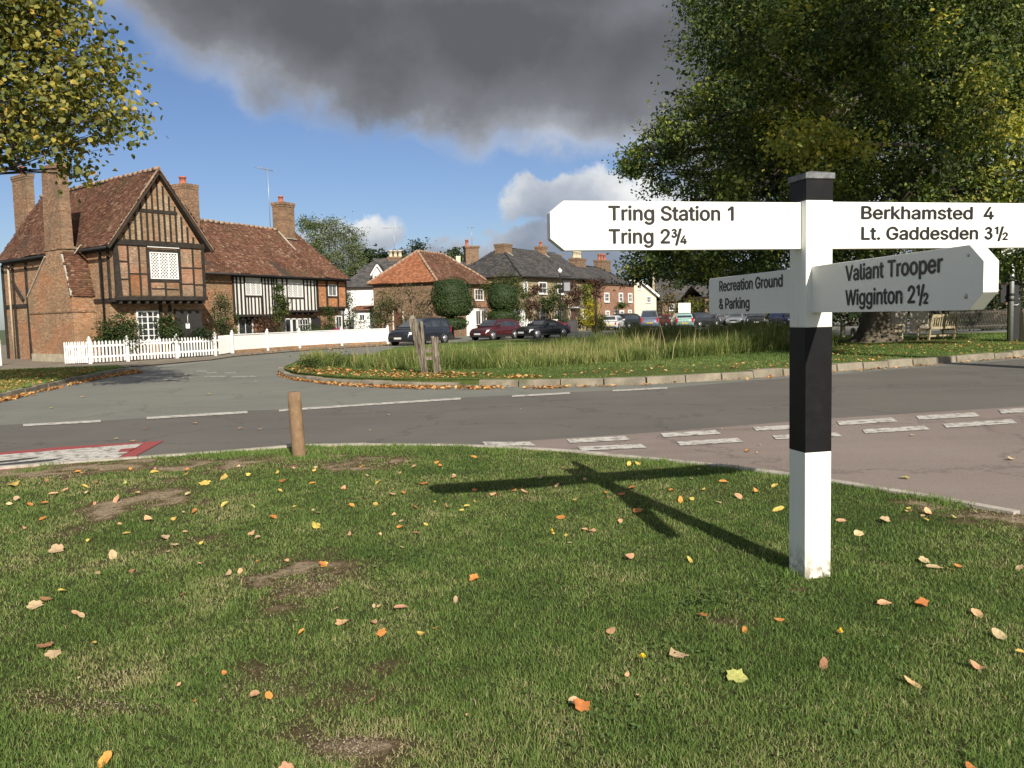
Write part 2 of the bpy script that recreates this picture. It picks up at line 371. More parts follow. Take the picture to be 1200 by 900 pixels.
GLYPHS = {" ":[188,[]],"&":[448,[[197,-7,173,-6,150,-2,129,4,110,12,93,22,78,34,65,47,54,62,45,78,39,96,35,114,34,133,35,149,37,163,42,177,47,189,55,201,63,213,73,224,85,235,97,245,111,256,125,267,140,279,216,335,256,293,154,217,140,206,128,195,118,185,110,174,104,164,100,154,98,143,97,131,98,119,100,108,104,97,109,87,116,78,124,70,133,63,143,57,154,53,166,49,179,47,193,46,208,47,223,50,237,54,251,59,265,66,278,75,290,84,301,95,312,108,321,121,329,136,336,151,342,168,346,186,348,205,349,224,408,224,407,201,405,180,401,161,397,144,391,128,385,115,378,103,371,92,364,83,357,75,351,68,345,62,333,47,320,34,305,23,289,14,271,7,252,1,234,-3,215,-6],[216,335,221,339,226,343,231,347,237,352,242,357,246,363,251,369,255,375,258,382,260,389,261,397,262,405,261,417,258,427,253,437,245,445,237,452,226,457,215,460,201,461,192,460,184,459,176,456,168,453,161,449,155,444,150,438,145,431,142,424,139,416,137,408,137,399,137,389,139,380,142,372,145,363,150,355,155,346,162,337,169,327,176,317,185,307,194,296,204,284,438,0,364,0,171,231,121,293,111,306,102,319,94,331,87,344,82,357,78,370,76,384,75,398,76,415,79,430,84,445,91,458,99,470,109,481,121,491,134,499,149,505,165,510,182,513,200,513,218,513,235,510,251,505,266,499,279,491,290,482,300,471,308,459,315,447,320,433,323,419,324,404,323,393,322,382,319,372,315,362,310,352,305,342,299,333,291,325,283,317,275,308,266,301,256,293]]],".":[188,[[95,-4,86,-4,78,-1,70,3,63,9,57,16,53,24,50,32,50,41,50,50,53,59,57,66,63,73,70,79,78,83,86,86,95,87,104,86,113,83,121,79,128,73,134,66,138,59,140,50,141,41,140,32,138,24,134,16,128,9,121,3,113,-1,104,-4]]],"/":[249,[[235,533,71,-76,14,-76,178,533]]],"0":[453,[[227,-7,199,-5,174,1,151,11,130,24,111,41,95,62,80,86,69,113,60,144,53,178,49,214,48,254,49,294,53,330,60,364,69,395,81,422,95,447,112,467,130,484,151,498,174,508,200,514,227,516,254,514,279,508,302,498,323,484,342,467,358,447,372,422,384,395,393,364,400,330,404,294,405,254,404,214,400,178,393,144,384,113,373,86,359,62,342,41,323,24,302,11,279,1,254,-5],[227,50,245,51,261,56,276,63,290,74,303,87,313,103,323,122,330,144,336,168,340,194,343,223,344,254,343,285,340,314,336,341,330,365,323,387,313,405,303,422,290,435,276,446,261,453,245,458,227,460,209,458,192,453,177,446,163,435,151,422,140,405,131,387,123,365,117,341,113,314,110,285,109,254,110,223,113,194,117,168,123,144,131,122,140,103,151,87,163,74,177,63,192,56,209,51]]],"1":[453,[[276,509,276,0,212,0,212,432,88,352,88,424,198,509]]],"2":[453,[[64,0,64,47,234,229,248,243,261,257,272,270,282,282,291,294,299,305,305,316,311,327,315,337,318,348,320,360,320,371,319,385,317,397,313,408,308,419,301,428,293,436,283,443,273,449,262,454,250,457,237,459,224,460,209,459,196,457,184,453,172,447,162,441,153,433,145,424,139,413,134,402,130,390,128,376,127,362,66,362,67,384,71,405,77,424,86,442,98,459,111,473,126,486,143,496,162,505,182,511,203,514,225,516,247,514,268,511,288,505,306,497,323,486,337,474,350,461,361,445,370,428,376,411,380,392,381,372,380,358,378,345,375,331,371,318,365,304,357,290,347,275,336,259,322,241,306,223,288,202,267,180,153,60,153,57,389,57,389,0]]],"3":[453,[[80,413,96,448,121,477,153,497,191,508,229,507,266,496,298,474,322,445,337,409,340,372,332,335,313,302,285,275,251,258,213,251,211,311,231,315,250,324,265,338,275,356,280,376,278,396,270,415,257,430,240,442,220,448,199,448,178,443,161,432,147,416,138,398],[219,294,264,284,304,262,335,230,356,190,364,147,358,102,340,62,309,28,270,5,226,-7,180,-6,137,9,99,35,71,70,55,112,116,124,126,100,143,79,165,64,191,55,219,55,246,61,269,75,287,95,299,119,302,145,297,171,285,194,266,213,242,226,215,232],[170,307,240,307,240,245,170,245]]],"4":[453,[[40,105,40,158,247,509,311,509,109,166,109,163,413,163,413,105],[282,0,282,121,282,146,282,318,343,318,343,0]]],"B":[456,[[60,0,60,509,241,509,266,508,289,504,310,499,329,491,345,481,359,469,371,456,381,442,388,426,394,410,397,392,398,374,397,358,395,344,392,331,387,320,380,310,373,301,365,293,356,286,347,280,336,275,326,270,315,267,315,262,327,261,339,257,351,252,363,245,374,237,385,227,394,216,402,203,409,189,414,173,417,155,418,136,417,117,413,100,408,83,400,67,390,52,377,39,362,28,344,18,324,10,301,4,275,1,247,0],[125,57,245,57,272,58,296,63,315,70,330,80,341,92,349,105,354,120,355,137,355,149,352,161,348,173,342,184,335,194,327,203,317,211,306,218,293,224,279,228,264,230,248,231,125,231],[125,285,238,285,252,286,265,288,277,291,288,296,299,302,308,309,316,317,323,326,329,337,333,348,335,359,336,372,334,388,330,403,323,417,313,429,299,439,283,446,263,450,240,452,125,452]]],"E":[419,[[60,0,60,509,372,509,372,452,125,452,125,286,355,286,355,229,125,229,125,57,375,57,375,0]]],"G":[520,[[269,-7,236,-5,205,1,176,11,149,25,125,43,104,64,85,88,69,116,57,146,47,179,42,215,40,254,42,293,47,329,57,362,69,393,85,421,103,445,125,466,149,484,175,498,203,508,233,514,265,516,285,515,304,513,322,509,340,504,358,497,374,489,389,480,403,469,416,458,429,445,439,431,449,416,458,401,465,384,470,367,474,349,408,349,404,361,399,372,393,383,387,393,380,403,373,411,365,420,356,427,347,434,337,439,326,444,315,448,304,452,291,454,279,455,265,456,243,454,222,450,202,443,183,432,166,419,150,404,137,385,125,364,116,340,109,314,105,285,103,254,105,223,109,194,116,168,125,145,137,124,151,105,166,90,184,76,203,66,224,59,246,54,269,53,290,54,309,57,328,63,345,71,360,81,374,93,386,107,396,123,404,141,410,160,414,180,415,202,434,199,283,199,283,256,478,256,478,200,476,170,471,141,463,115,451,91,436,69,419,50,399,33,377,19,352,8,326,0,298,-5]]],"L":[393,[[60,0,60,509,125,509,125,57,361,57,361,0]]],"P":[445,[[60,0,60,509,125,509,125,0],[118,509,235,509,263,507,289,503,312,497,332,487,350,476,366,462,379,447,390,430,398,411,404,391,407,370,409,348,407,325,404,304,398,284,390,265,379,248,366,233,350,219,332,207,312,198,289,191,263,187,235,186,118,186,118,242,233,242,252,243,269,246,284,250,297,256,308,264,318,272,327,282,333,294,338,306,342,319,344,333,344,348,344,362,342,376,338,389,333,402,326,413,318,423,308,431,297,439,284,444,268,449,251,451,232,452]]],"R":[449,[[60,0,60,509,125,509,125,0],[118,509,236,509,264,507,290,504,313,497,333,489,351,478,367,465,380,450,390,433,399,415,405,395,408,374,409,352,408,330,405,309,399,290,390,271,380,255,367,240,351,228,333,217,312,209,289,203,264,199,236,198,118,198,118,255,234,255,252,256,269,258,284,262,298,267,309,273,319,281,327,290,334,300,339,312,342,324,344,338,345,352,344,367,342,380,339,393,334,405,327,415,319,425,309,433,298,440,284,445,269,449,252,451,233,452],[353,0,230,229,303,229,428,0]]],"S":[447,[[224,-9,197,-8,172,-4,149,1,128,9,108,19,91,31,76,45,64,60,54,77,46,96,41,115,38,137,104,137,107,123,110,110,116,98,123,88,132,79,142,71,154,64,166,59,180,55,194,52,209,50,224,49,241,50,257,52,272,55,286,60,299,66,311,74,321,82,329,92,336,102,341,114,345,126,346,139,345,151,342,161,338,171,332,179,325,186,316,193,307,199,296,205,284,209,272,214,259,218,245,222,184,239,154,249,128,260,105,274,86,289,71,307,60,326,54,348,52,372,53,393,58,413,65,431,75,448,87,463,102,476,119,488,138,498,158,506,180,511,203,514,227,516,252,514,275,511,296,505,316,498,334,488,351,476,365,463,377,449,387,433,394,415,399,397,401,378,337,378,334,396,326,412,316,426,302,437,286,447,267,453,247,457,225,459,209,458,194,456,180,452,167,448,156,442,145,435,136,427,129,418,123,409,118,398,116,387,115,376,116,363,119,352,124,342,131,334,139,326,148,319,158,313,169,308,180,304,191,300,202,296,212,293,264,279,276,276,287,272,299,268,312,264,324,258,336,252,347,245,359,238,369,229,379,220,387,209,395,198,401,185,405,171,407,155,408,139,407,118,403,99,396,81,386,64,374,48,360,34,343,21,323,11,302,2,278,-4,252,-8]]],"T":[449,[[32,452,32,509,417,509,417,452,257,452,257,0,193,0,193,452]]],"V":[480,[[204,0,16,509,84,509,192,206,197,192,203,176,209,158,215,137,222,115,230,89,239,61,248,31,235,31,244,62,252,90,260,115,267,138,274,158,279,176,285,192,290,206,395,509,463,509,278,0]]],"W":[686,[[155,0,16,509,82,509,163,196,166,183,170,171,173,158,175,145,187,94,189,80,192,67,195,53,197,40,189,40,192,53,194,67,197,80,200,94,203,107,205,120,208,133,211,145,224,196,306,509,380,509,462,196,465,183,468,171,471,158,474,145,486,94,489,80,492,67,494,53,497,40,488,40,491,53,493,67,496,80,499,94,502,107,504,120,507,133,510,145,523,196,603,509,670,509,530,0,455,0,368,323,363,339,359,356,355,373,351,391,347,410,344,431,340,452,336,475,350,475,346,453,342,433,339,413,335,395,331,377,327,359,323,341,318,323,230,0]]],"a":[389,[[160,-9,142,-8,126,-5,110,-1,94,5,80,12,68,22,57,32,48,45,40,58,35,73,31,90,30,108,31,123,34,138,38,150,43,161,50,171,58,179,67,187,78,193,89,199,100,203,112,207,125,211,138,213,152,216,165,218,178,220,234,227,244,228,252,230,259,232,265,235,270,238,273,243,275,248,276,255,276,257,275,268,273,279,271,288,267,297,262,304,256,311,248,317,240,322,230,326,220,329,208,330,196,331,183,330,171,329,159,326,149,322,140,318,132,313,124,307,118,301,112,294,107,288,103,281,100,274,41,291,48,308,57,322,67,335,79,346,91,355,104,364,118,370,133,375,148,379,163,382,179,384,194,384,204,384,215,383,227,382,239,379,251,376,263,372,275,367,286,360,296,353,306,343,315,333,322,320,329,306,333,290,336,272,337,251,337,0,277,0,277,52,272,52,269,45,264,38,258,32,252,25,244,18,236,12,226,6,215,1,203,-3,190,-6,176,-8],[170,45,187,46,202,49,216,53,228,59,239,66,248,74,257,83,263,93,269,104,272,115,275,126,276,138,276,190,273,188,270,186,265,184,259,182,253,180,246,179,239,177,231,176,200,171,175,168,165,166,154,164,144,162,134,159,125,155,117,150,110,145,103,139,98,132,95,124,93,115,92,105,92,95,94,87,98,79,102,72,107,66,114,61,121,56,130,52,139,49,149,47,159,46]]],"c":[396,[[207,-8,182,-7,159,-2,137,6,117,16,98,30,82,46,68,64,56,85,46,108,40,133,36,159,34,187,36,216,40,243,46,268,56,291,68,312,82,330,98,346,117,360,137,371,159,378,182,383,207,384,221,384,234,383,247,380,260,377,272,373,284,368,295,362,305,356,315,349,324,341,332,332,340,322,347,312,353,301,358,289,362,277,303,262,301,269,298,276,294,283,290,289,286,295,281,301,276,306,270,311,264,315,257,319,250,322,242,325,234,327,226,329,217,329,207,330,189,329,173,325,158,319,145,310,134,300,124,287,115,274,108,258,103,242,99,224,97,206,96,187,97,169,99,151,103,134,108,117,115,102,124,89,134,76,145,66,158,57,173,51,189,48,207,46,217,47,226,48,234,49,243,52,250,54,258,58,264,62,271,66,277,71,282,76,287,82,292,89,296,95,299,102,302,110,304,117,363,102,359,90,354,78,348,67,341,56,334,46,325,37,316,29,306,21,296,15,285,9,273,4,261,-1,248,-4,235,-6,221,-8]]],"d":[424,[[195,-8,172,-7,151,-2,130,5,111,16,94,29,79,45,66,64,55,84,46,108,39,133,35,160,34,189,35,218,39,245,46,270,55,293,66,313,79,332,95,347,112,361,131,371,151,378,173,383,196,384,213,384,228,381,241,378,253,373,263,367,272,360,280,353,287,346,293,338,298,331,303,325,306,319,311,319,311,509,372,509,372,0,313,0,313,59,307,59,303,53,298,46,293,39,287,31,280,24,272,17,263,10,252,4,241,-1,227,-5,212,-7],[205,47,221,48,236,51,250,57,263,65,274,75,284,86,293,100,299,115,305,132,309,150,311,169,312,189,311,210,309,229,305,247,300,263,293,278,284,291,275,302,263,312,251,320,237,325,221,329,205,330,187,329,172,325,157,319,145,311,133,301,124,290,115,276,108,261,103,245,99,227,97,209,96,189,97,170,99,151,103,133,109,117,115,101,124,88,134,76,145,66,158,57,172,51,188,48]]],"e":[404,[[212,-8,185,-7,161,-2,138,6,117,16,98,30,82,46,68,64,56,85,46,108,40,132,35,159,34,187,35,215,39,242,46,267,55,290,67,311,81,329,97,346,115,359,135,370,157,378,180,383,205,384,221,384,236,382,251,379,266,374,280,368,294,361,307,351,319,341,331,329,341,315,350,299,357,282,363,263,368,242,370,219,371,194,371,169,96,169,97,157,100,139,104,122,110,106,118,92,128,80,139,70,151,61,165,55,179,50,195,47,212,46,224,47,234,48,244,50,254,53,263,56,271,61,278,66,285,73,292,80,297,88,302,96,306,105,365,91,360,77,353,63,345,51,335,39,324,29,311,19,298,11,283,4,266,-1,249,-5,231,-7],[309,221,307,237,303,254,298,269,291,282,283,294,273,305,263,314,250,321,237,326,222,329,205,330,189,329,173,326,159,321,146,313,135,304,125,294,116,282,109,270,103,256,99,241,97,226,96,221]]],"f":[254,[[228,379,228,327,6,327,6,379],[81,0,81,432,82,447,84,461,89,474,96,486,104,496,113,505,124,513,135,519,148,524,161,527,174,529,187,530,197,530,207,529,215,528,222,527,229,525,234,524,239,522,243,521,227,468,215,472,211,473,206,473,200,474,195,474,182,473,171,470,162,466,154,460,149,452,145,443,142,431,142,419,142,0]]],"g":[425,[[207,-151,187,-150,168,-148,150,-144,134,-140,119,-134,105,-127,93,-119,82,-110,73,-101,64,-91,57,-80,51,-69,101,-41,106,-47,110,-53,116,-59,122,-66,128,-72,136,-78,145,-83,154,-88,165,-92,178,-95,192,-97,207,-97,229,-96,249,-92,267,-85,282,-75,295,-62,304,-47,310,-28,311,-6,311,68,306,68,302,62,298,56,293,49,287,41,280,34,272,28,263,21,252,16,241,11,227,8,212,5,195,5,173,6,152,10,132,17,113,27,95,39,80,53,67,71,55,90,46,112,39,136,35,163,34,191,35,220,39,246,46,271,55,293,66,314,80,332,95,347,112,361,131,371,152,378,173,383,196,384,213,384,228,382,242,378,253,373,264,367,273,360,281,353,288,346,294,338,299,331,304,325,308,319,313,319,313,379,372,379,372,-9,371,-32,367,-54,360,-73,350,-90,338,-104,324,-117,308,-127,291,-136,271,-142,251,-147,229,-150],[205,59,222,60,237,63,251,68,264,75,275,84,285,95,293,107,300,121,305,137,309,154,312,172,312,193,312,212,309,231,305,248,300,264,293,278,285,291,275,303,264,312,251,320,237,325,222,329,205,330,188,329,172,325,158,320,145,312,134,302,124,290,115,277,109,262,103,246,99,229,97,212,96,193,97,173,99,155,103,138,109,123,116,108,124,96,134,85,145,76,158,68,172,63,188,60]]],"h":[410,[[114,227,114,0,53,0,53,509,114,509,114,287,112,312,124,332,137,349,152,362,169,372,187,379,207,383,227,384,246,383,264,380,280,376,295,369,309,360,321,349,332,336,341,321,348,304,353,285,356,264,357,240,357,0,296,0,296,235,295,256,290,275,283,291,273,304,260,315,246,323,229,328,210,329,197,328,184,326,172,322,161,317,150,311,141,303,133,293,126,283,121,271,117,257,114,243]]],"i":[167,[[53,0,53,379,114,379,114,0],[84,443,75,444,67,446,60,449,54,455,48,461,44,468,42,475,41,483,42,491,44,499,48,506,54,512,60,517,67,521,75,523,84,524,92,523,100,521,107,517,114,512,119,506,123,499,126,491,126,483,126,475,123,468,119,461,114,455,107,449,100,446,92,444]]],"k":[381,[[110,137,110,212,121,212,284,379,360,379,184,199,177,199],[53,0,53,509,114,509,114,0],[294,0,148,186,191,229,372,0]]],"l":[189,[[139,-2,119,-1,101,3,86,10,74,20,65,33,58,47,54,65,53,84,53,509,114,509,114,99,114,87,115,77,117,68,120,62,124,58,130,54,137,53,146,52,160,53,170,54,181,3,162,-1,156,-2,151,-2,145,-2]]],"m":[610,[[53,0,53,379,112,379,112,295,108,295,112,310,118,323,125,335,132,346,141,355,151,363,161,370,172,376,183,380,195,384,207,386,219,386,239,385,257,380,273,372,287,361,299,347,309,331,316,314,321,295,312,295,317,308,322,321,329,332,337,343,347,353,357,361,368,369,381,375,394,380,407,383,422,385,437,386,453,385,468,383,483,378,497,372,510,364,522,354,532,342,541,328,548,313,553,296,556,276,557,255,557,0,496,0,496,254,494,273,490,289,483,302,473,313,460,321,447,326,433,329,419,330,406,330,395,328,384,324,374,320,365,314,358,307,351,299,345,290,341,280,338,270,336,259,335,247,335,0,274,0,274,260,273,275,269,288,262,301,253,311,242,320,229,326,215,329,199,330,188,330,178,328,168,325,158,320,148,314,140,307,132,299,126,289,121,278,117,266,114,253,114,238,114,0]]],"n":[410,[[114,227,114,0,53,0,53,379,112,379,112,287,102,287,112,312,124,332,137,349,152,362,169,372,187,379,207,383,227,384,246,383,264,380,280,376,295,369,309,360,321,349,332,336,341,321,348,304,353,285,356,264,357,240,357,0,296,0,296,235,295,256,290,275,283,291,273,304,260,315,246,323,229,328,210,329,197,328,184,326,172,322,161,317,150,311,141,303,133,293,126,283,121,271,117,257,114,243]]],"o":[415,[[207,-8,182,-7,159,-2,137,6,117,16,98,30,82,46,68,64,56,85,46,108,40,133,36,159,34,187,36,216,40,243,46,268,56,291,68,312,82,330,98,346,117,360,137,371,159,378,182,383,207,384,233,383,256,378,278,371,299,360,317,346,333,330,347,312,359,291,369,268,376,243,380,216,381,187,380,159,376,133,369,108,359,85,347,64,333,46,317,30,299,16,278,6,256,-2,233,-7],[207,46,226,48,242,51,257,57,270,66,282,76,292,89,300,102,307,117,312,134,316,151,318,169,319,187,318,206,316,224,312,242,307,258,300,274,292,287,282,300,270,310,257,319,242,325,226,329,207,330,189,329,173,325,158,319,145,310,134,300,124,287,115,274,108,258,103,242,99,224,97,206,96,187,97,169,99,151,103,134,108,117,115,102,124,89,134,76,145,66,158,57,173,51,189,48]]],"p":[424,[[53,-143,53,379,112,379,112,319,118,319,122,325,126,331,131,338,137,346,144,353,152,360,161,367,171,373,183,378,197,381,212,384,229,384,252,383,274,378,294,371,313,361,330,347,345,332,359,313,370,293,379,270,385,245,389,218,390,189,389,160,385,133,379,108,370,84,359,64,346,45,330,29,313,16,294,5,274,-2,252,-7,229,-8,213,-7,198,-5,184,-1,173,4,162,10,153,17,145,24,138,31,132,39,127,46,122,53,118,59,114,59,114,-143],[220,47,237,48,253,51,267,57,279,66,291,76,301,88,309,101,316,117,321,133,325,151,327,170,328,189,327,209,325,227,321,245,316,261,309,276,301,290,291,301,280,311,267,319,253,325,237,329,220,330,203,329,188,325,174,320,161,312,150,302,140,291,132,278,125,263,120,247,116,229,113,210,113,189,113,169,116,150,120,132,125,115,132,100,140,86,150,75,162,65,174,57,188,51,204,48]]],"r":[259,[[53,0,53,379,112,379,112,321,115,321,122,335,130,347,140,358,152,367,166,375,181,380,196,384,213,385,229,384,243,384,243,322,230,324,224,325,219,325,213,326,207,326,194,325,182,323,170,319,159,315,149,309,140,301,132,293,126,284,121,273,117,262,114,250,114,237,114,0]]],"s":[365,[[182,-8,163,-7,145,-5,128,-2,112,3,98,10,84,18,72,27,62,38,53,50,45,63,40,78,36,94,94,107,99,92,105,79,114,69,124,60,136,54,150,49,165,46,181,45,200,46,217,50,232,55,244,62,255,71,262,81,267,91,268,103,267,112,265,121,260,129,254,136,246,142,237,147,225,151,212,155,149,170,125,177,104,186,87,196,72,208,61,222,53,237,48,255,47,274,48,290,51,305,57,319,65,332,75,343,87,354,100,363,115,370,131,377,149,381,167,384,187,384,206,384,223,381,239,378,254,372,267,366,279,358,290,349,299,339,307,328,314,316,319,303,324,290,268,277,264,288,258,298,251,307,243,316,232,323,219,328,205,331,187,333,171,332,156,329,143,324,131,317,121,308,114,299,110,289,109,277,110,267,112,258,117,250,124,243,133,237,144,232,157,227,172,223,229,209,254,202,275,194,292,183,306,171,317,158,325,142,330,125,331,107,330,90,326,75,321,61,312,47,302,35,290,24,276,15,260,6,242,0,223,-5,203,-7]]],"t":[227,[[204,379,204,327,6,327,6,379],[65,471,126,471,126,98,127,86,128,76,132,68,136,61,142,56,150,53,159,51,170,50,185,51,202,54,213,2,208,0,203,-1,198,-2,192,-3,186,-3,180,-4,174,-4,168,-4,145,-3,125,2,107,10,92,21,80,35,72,52,67,71,65,93]]],"u":[410,[[182,-5,164,-4,146,-1,130,4,115,11,101,20,89,31,78,44,69,59,62,76,57,95,54,116,53,139,53,379,114,379,114,144,115,123,119,105,127,89,137,75,150,64,164,56,181,52,200,50,213,51,226,53,238,57,249,62,259,69,268,77,276,86,283,97,289,109,293,122,295,137,296,153,296,379,357,379,357,0,298,0,298,92,307,92,297,67,286,47,272,30,257,17,240,7,222,0,203,-4]]],"x":[379,[[21,0,171,218,171,171,29,379,100,379,147,306,156,292,164,279,172,266,179,253,186,241,193,229,200,217,207,206,175,206,183,217,190,229,196,241,202,253,209,266,216,279,224,292,233,306,282,379,352,379,209,169,209,214,358,0,287,0,231,85,222,99,214,112,207,124,200,136,193,148,187,159,180,171,173,182,205,182,198,171,191,159,185,148,178,136,172,124,165,112,157,99,148,85,91,0]]]}
# ------------------------------------------------------------------ geometry helpers
def tag(o, label=None, cat=None, group=None, kind=None):
    if label: o['label'] = label
    if cat: o['category'] = cat
    if group: o['group'] = group
    if kind: o['kind'] = kind
    return o
def link(name, me, mat=None, parent=None, loc=None):
    o = bpy.data.objects.new(name, me)
    C.objects.link(o)
    if mat is not None and not me.materials: me.materials.append(mat)
    if parent is not None: o.parent = parent
    if loc is not None: o.location = loc
    return o
def empty(name, loc=(0, 0, 0), rz=0.0, **kw):
    o = bpy.data.objects.new(name, None)
    o.empty_display_size = 0.2
    C.objects.link(o); o.location = loc; o.rotation_euler = (0, 0, rz)
    return tag(o, **kw)
def np_mesh(name, V, F, tint=None, smooth=False, fcount=None):
    "V (n,3); F (m,k) of equal sized faces, or list of arrays"
    me = bpy.data.meshes.new(name)
    V = np.asarray(V, dtype=np.float32)
    Fs = F if isinstance(F, list) else [F]
    Fs = [np.asarray(f, dtype=np.int32) for f in Fs if len(f)]
    nl = sum(f.size for f in Fs); nf = sum(len(f) for f in Fs)
    me.vertices.add(len(V)); me.vertices.foreach_set('co', V.ravel())
    me.loops.add(nl); me.loops.foreach_set('vertex_index', np.concatenate([f.ravel() for f in Fs]))
    me.polygons.add(nf)
    tot = np.concatenate([np.full(len(f), f.shape[1], dtype=np.int32) for f in Fs])
    st = np.concatenate([[0], np.cumsum(tot)[:-1]]).astype(np.int32)
    me.polygons.foreach_set('loop_start', st)
    if smooth: me.polygons.foreach_set('use_smooth', np.ones(nf, dtype=bool))
    me.update(calc_edges=True)
    if tint is not None:
        a = me.attributes.new('tint', 'FLOAT', 'POINT')
        a.data.foreach_set('value', np.asarray(tint, dtype=np.float32))
    return me
class MB:
    "collects simple solids, linked as ONE mesh"
    def __init__(s):
        s.v = []; s.f = []; s.sm = []
    def add(s, vs, fs, smooth=False):
        b = len(s.v); s.v += [tuple(v) for v in vs]
        s.f += [tuple(b + i for i in f) for f in fs]; s.sm += [smooth] * len(fs)
        return s
    def box(s, x0, x1, y0, y1, z0, z1, ch=0.0):
        x0, x1 = min(x0, x1), max(x0, x1); y0, y1 = min(y0, y1), max(y0, y1); z0, z1 = min(z0, z1), max(z0, z1)
        return s.hexa([(x0, y0, z0), (x1, y0, z0), (x1, y1, z0), (x0, y1, z0), (x0, y0, z1), (x1, y0, z1), (x1, y1, z1), (x0, y1, z1)])
    def hexa(s, p):
        return s.add(p, [(3, 2, 1, 0), (4, 5, 6, 7), (0, 1, 5, 4), (1, 2, 6, 5), (2, 3, 7, 6), (3, 0, 4, 7)])
    def beam(s, a, b, w, d, up=(0, 0, 1)):
        "rectangular bar from a to b; w across, d along up"
        a, b = Vector(a), Vector(b); t = (b - a).normalized(); u = Vector(up)
        x = t.cross(u).normalized(); y = x.cross(t).normalized()
        P = []
        for p in (a, b):
            for (i, j) in ((-1, -1), (1, -1), (1, 1), (-1, 1)):
                P.append(p + x * (i * w / 2) + y * (j * d / 2))
        return s.add(P, [(3, 2, 1, 0), (4, 5, 6, 7), (0, 1, 5, 4), (1, 2, 6, 5), (2, 3, 7, 6), (3, 0, 4, 7)])
    def prism(s, poly, off):
        "polygon of 3-D points pushed along vector off"
        n = len(poly); q = [tuple(Vector(p) + Vector(off)) for p in poly]
        return s.add(list(poly) + q, [tuple(range(n - 1, -1, -1)), tuple(range(n, 2 * n))] + [(i, (i + 1) % n, n + (i + 1) % n, n + i) for i in range(n)])
    def tube(s, pts, rad, n=7, cap=True):
        pts = [Vector(p) for p in pts]; rings = []
        up = Vector((0.13, 0.31, 0.94))
        for i, p in enumerate(pts):
            t = (pts[min(i + 1, len(pts) - 1)] - pts[max(i - 1, 0)]).normalized()
            x = t.cross(up)
            if x.length < 1e-3: x = t.cross(Vector((1, 0, 0)))
            x.normalize(); y = x.cross(t).normalized()
            r = rad[i] if hasattr(rad, '__len__') else rad
            rings.append([p + (x * math.cos(2 * math.pi * k / n) + y * math.sin(2 * math.pi * k / n)) * r for k in range(n)])
        V = [v for r in rings for v in r]; F = []
        for i in range(len(pts) - 1):
            for k in range(n):
                a, b = i * n + k, i * n + (k + 1) % n
                F.append((a, b, b + n, a + n))
        if cap: F += [tuple(range(n - 1, -1, -1)), tuple((len(pts) - 1) * n + k for k in range(n))]
        return s.add(V, F, True)
    def lathe(s, prof, c=(0, 0, 0), n=16, axis='z'):
        V = []; F = []
        for (r, z) in prof:
            for k in range(n):
                a = 2 * math.pi * k / n
                if axis == 'z': V.append((c[0] + r * math.cos(a), c[1] + r * math.sin(a), c[2] + z))
                else: V.append((c[0] + r * math.cos(a), c[1] + z, c[2] + r * math.sin(a)))
        m = len(prof)
        for i in range(m - 1):
            for k in range(n):
                F.append((i * n + k, i * n + (k + 1) % n, (i + 1) * n + (k + 1) % n, (i + 1) * n + k))
        F += [tuple(range(n - 1, -1, -1)), tuple((m - 1) * n + k for k in range(n))]
        return s.add(V, F, True)
    def build(s, name, mat, parent=None, loc=None, smooth=None, bevel=0.0, auto=False):
        me = bpy.data.meshes.new(name)
        me.from_pydata(s.v, [], s.f)
        me.polygons.foreach_set('use_smooth', s.sm if smooth is None else [smooth] * len(s.f))
        me.update()
        o = link(name, me, mat, parent, loc)
        if bevel:
            b = o.modifiers.new('edge', 'BEVEL'); b.width = bevel; b.segments = 2; b.limit_method = 'ANGLE'; b.angle_limit = R(35)
        return o
def box(name, mat, parent, x0, x1, y0, y1, z0, z1, bevel=0.0):
    return MB().box(x0, x1, y0, y1, z0, z1).build(name, mat, parent, bevel=bevel)
def copy_tree(o, parent=None):
    c = o.copy(); C.objects.link(c); c.parent = parent
    for ch in o.children: copy_tree(ch, c)
    return c

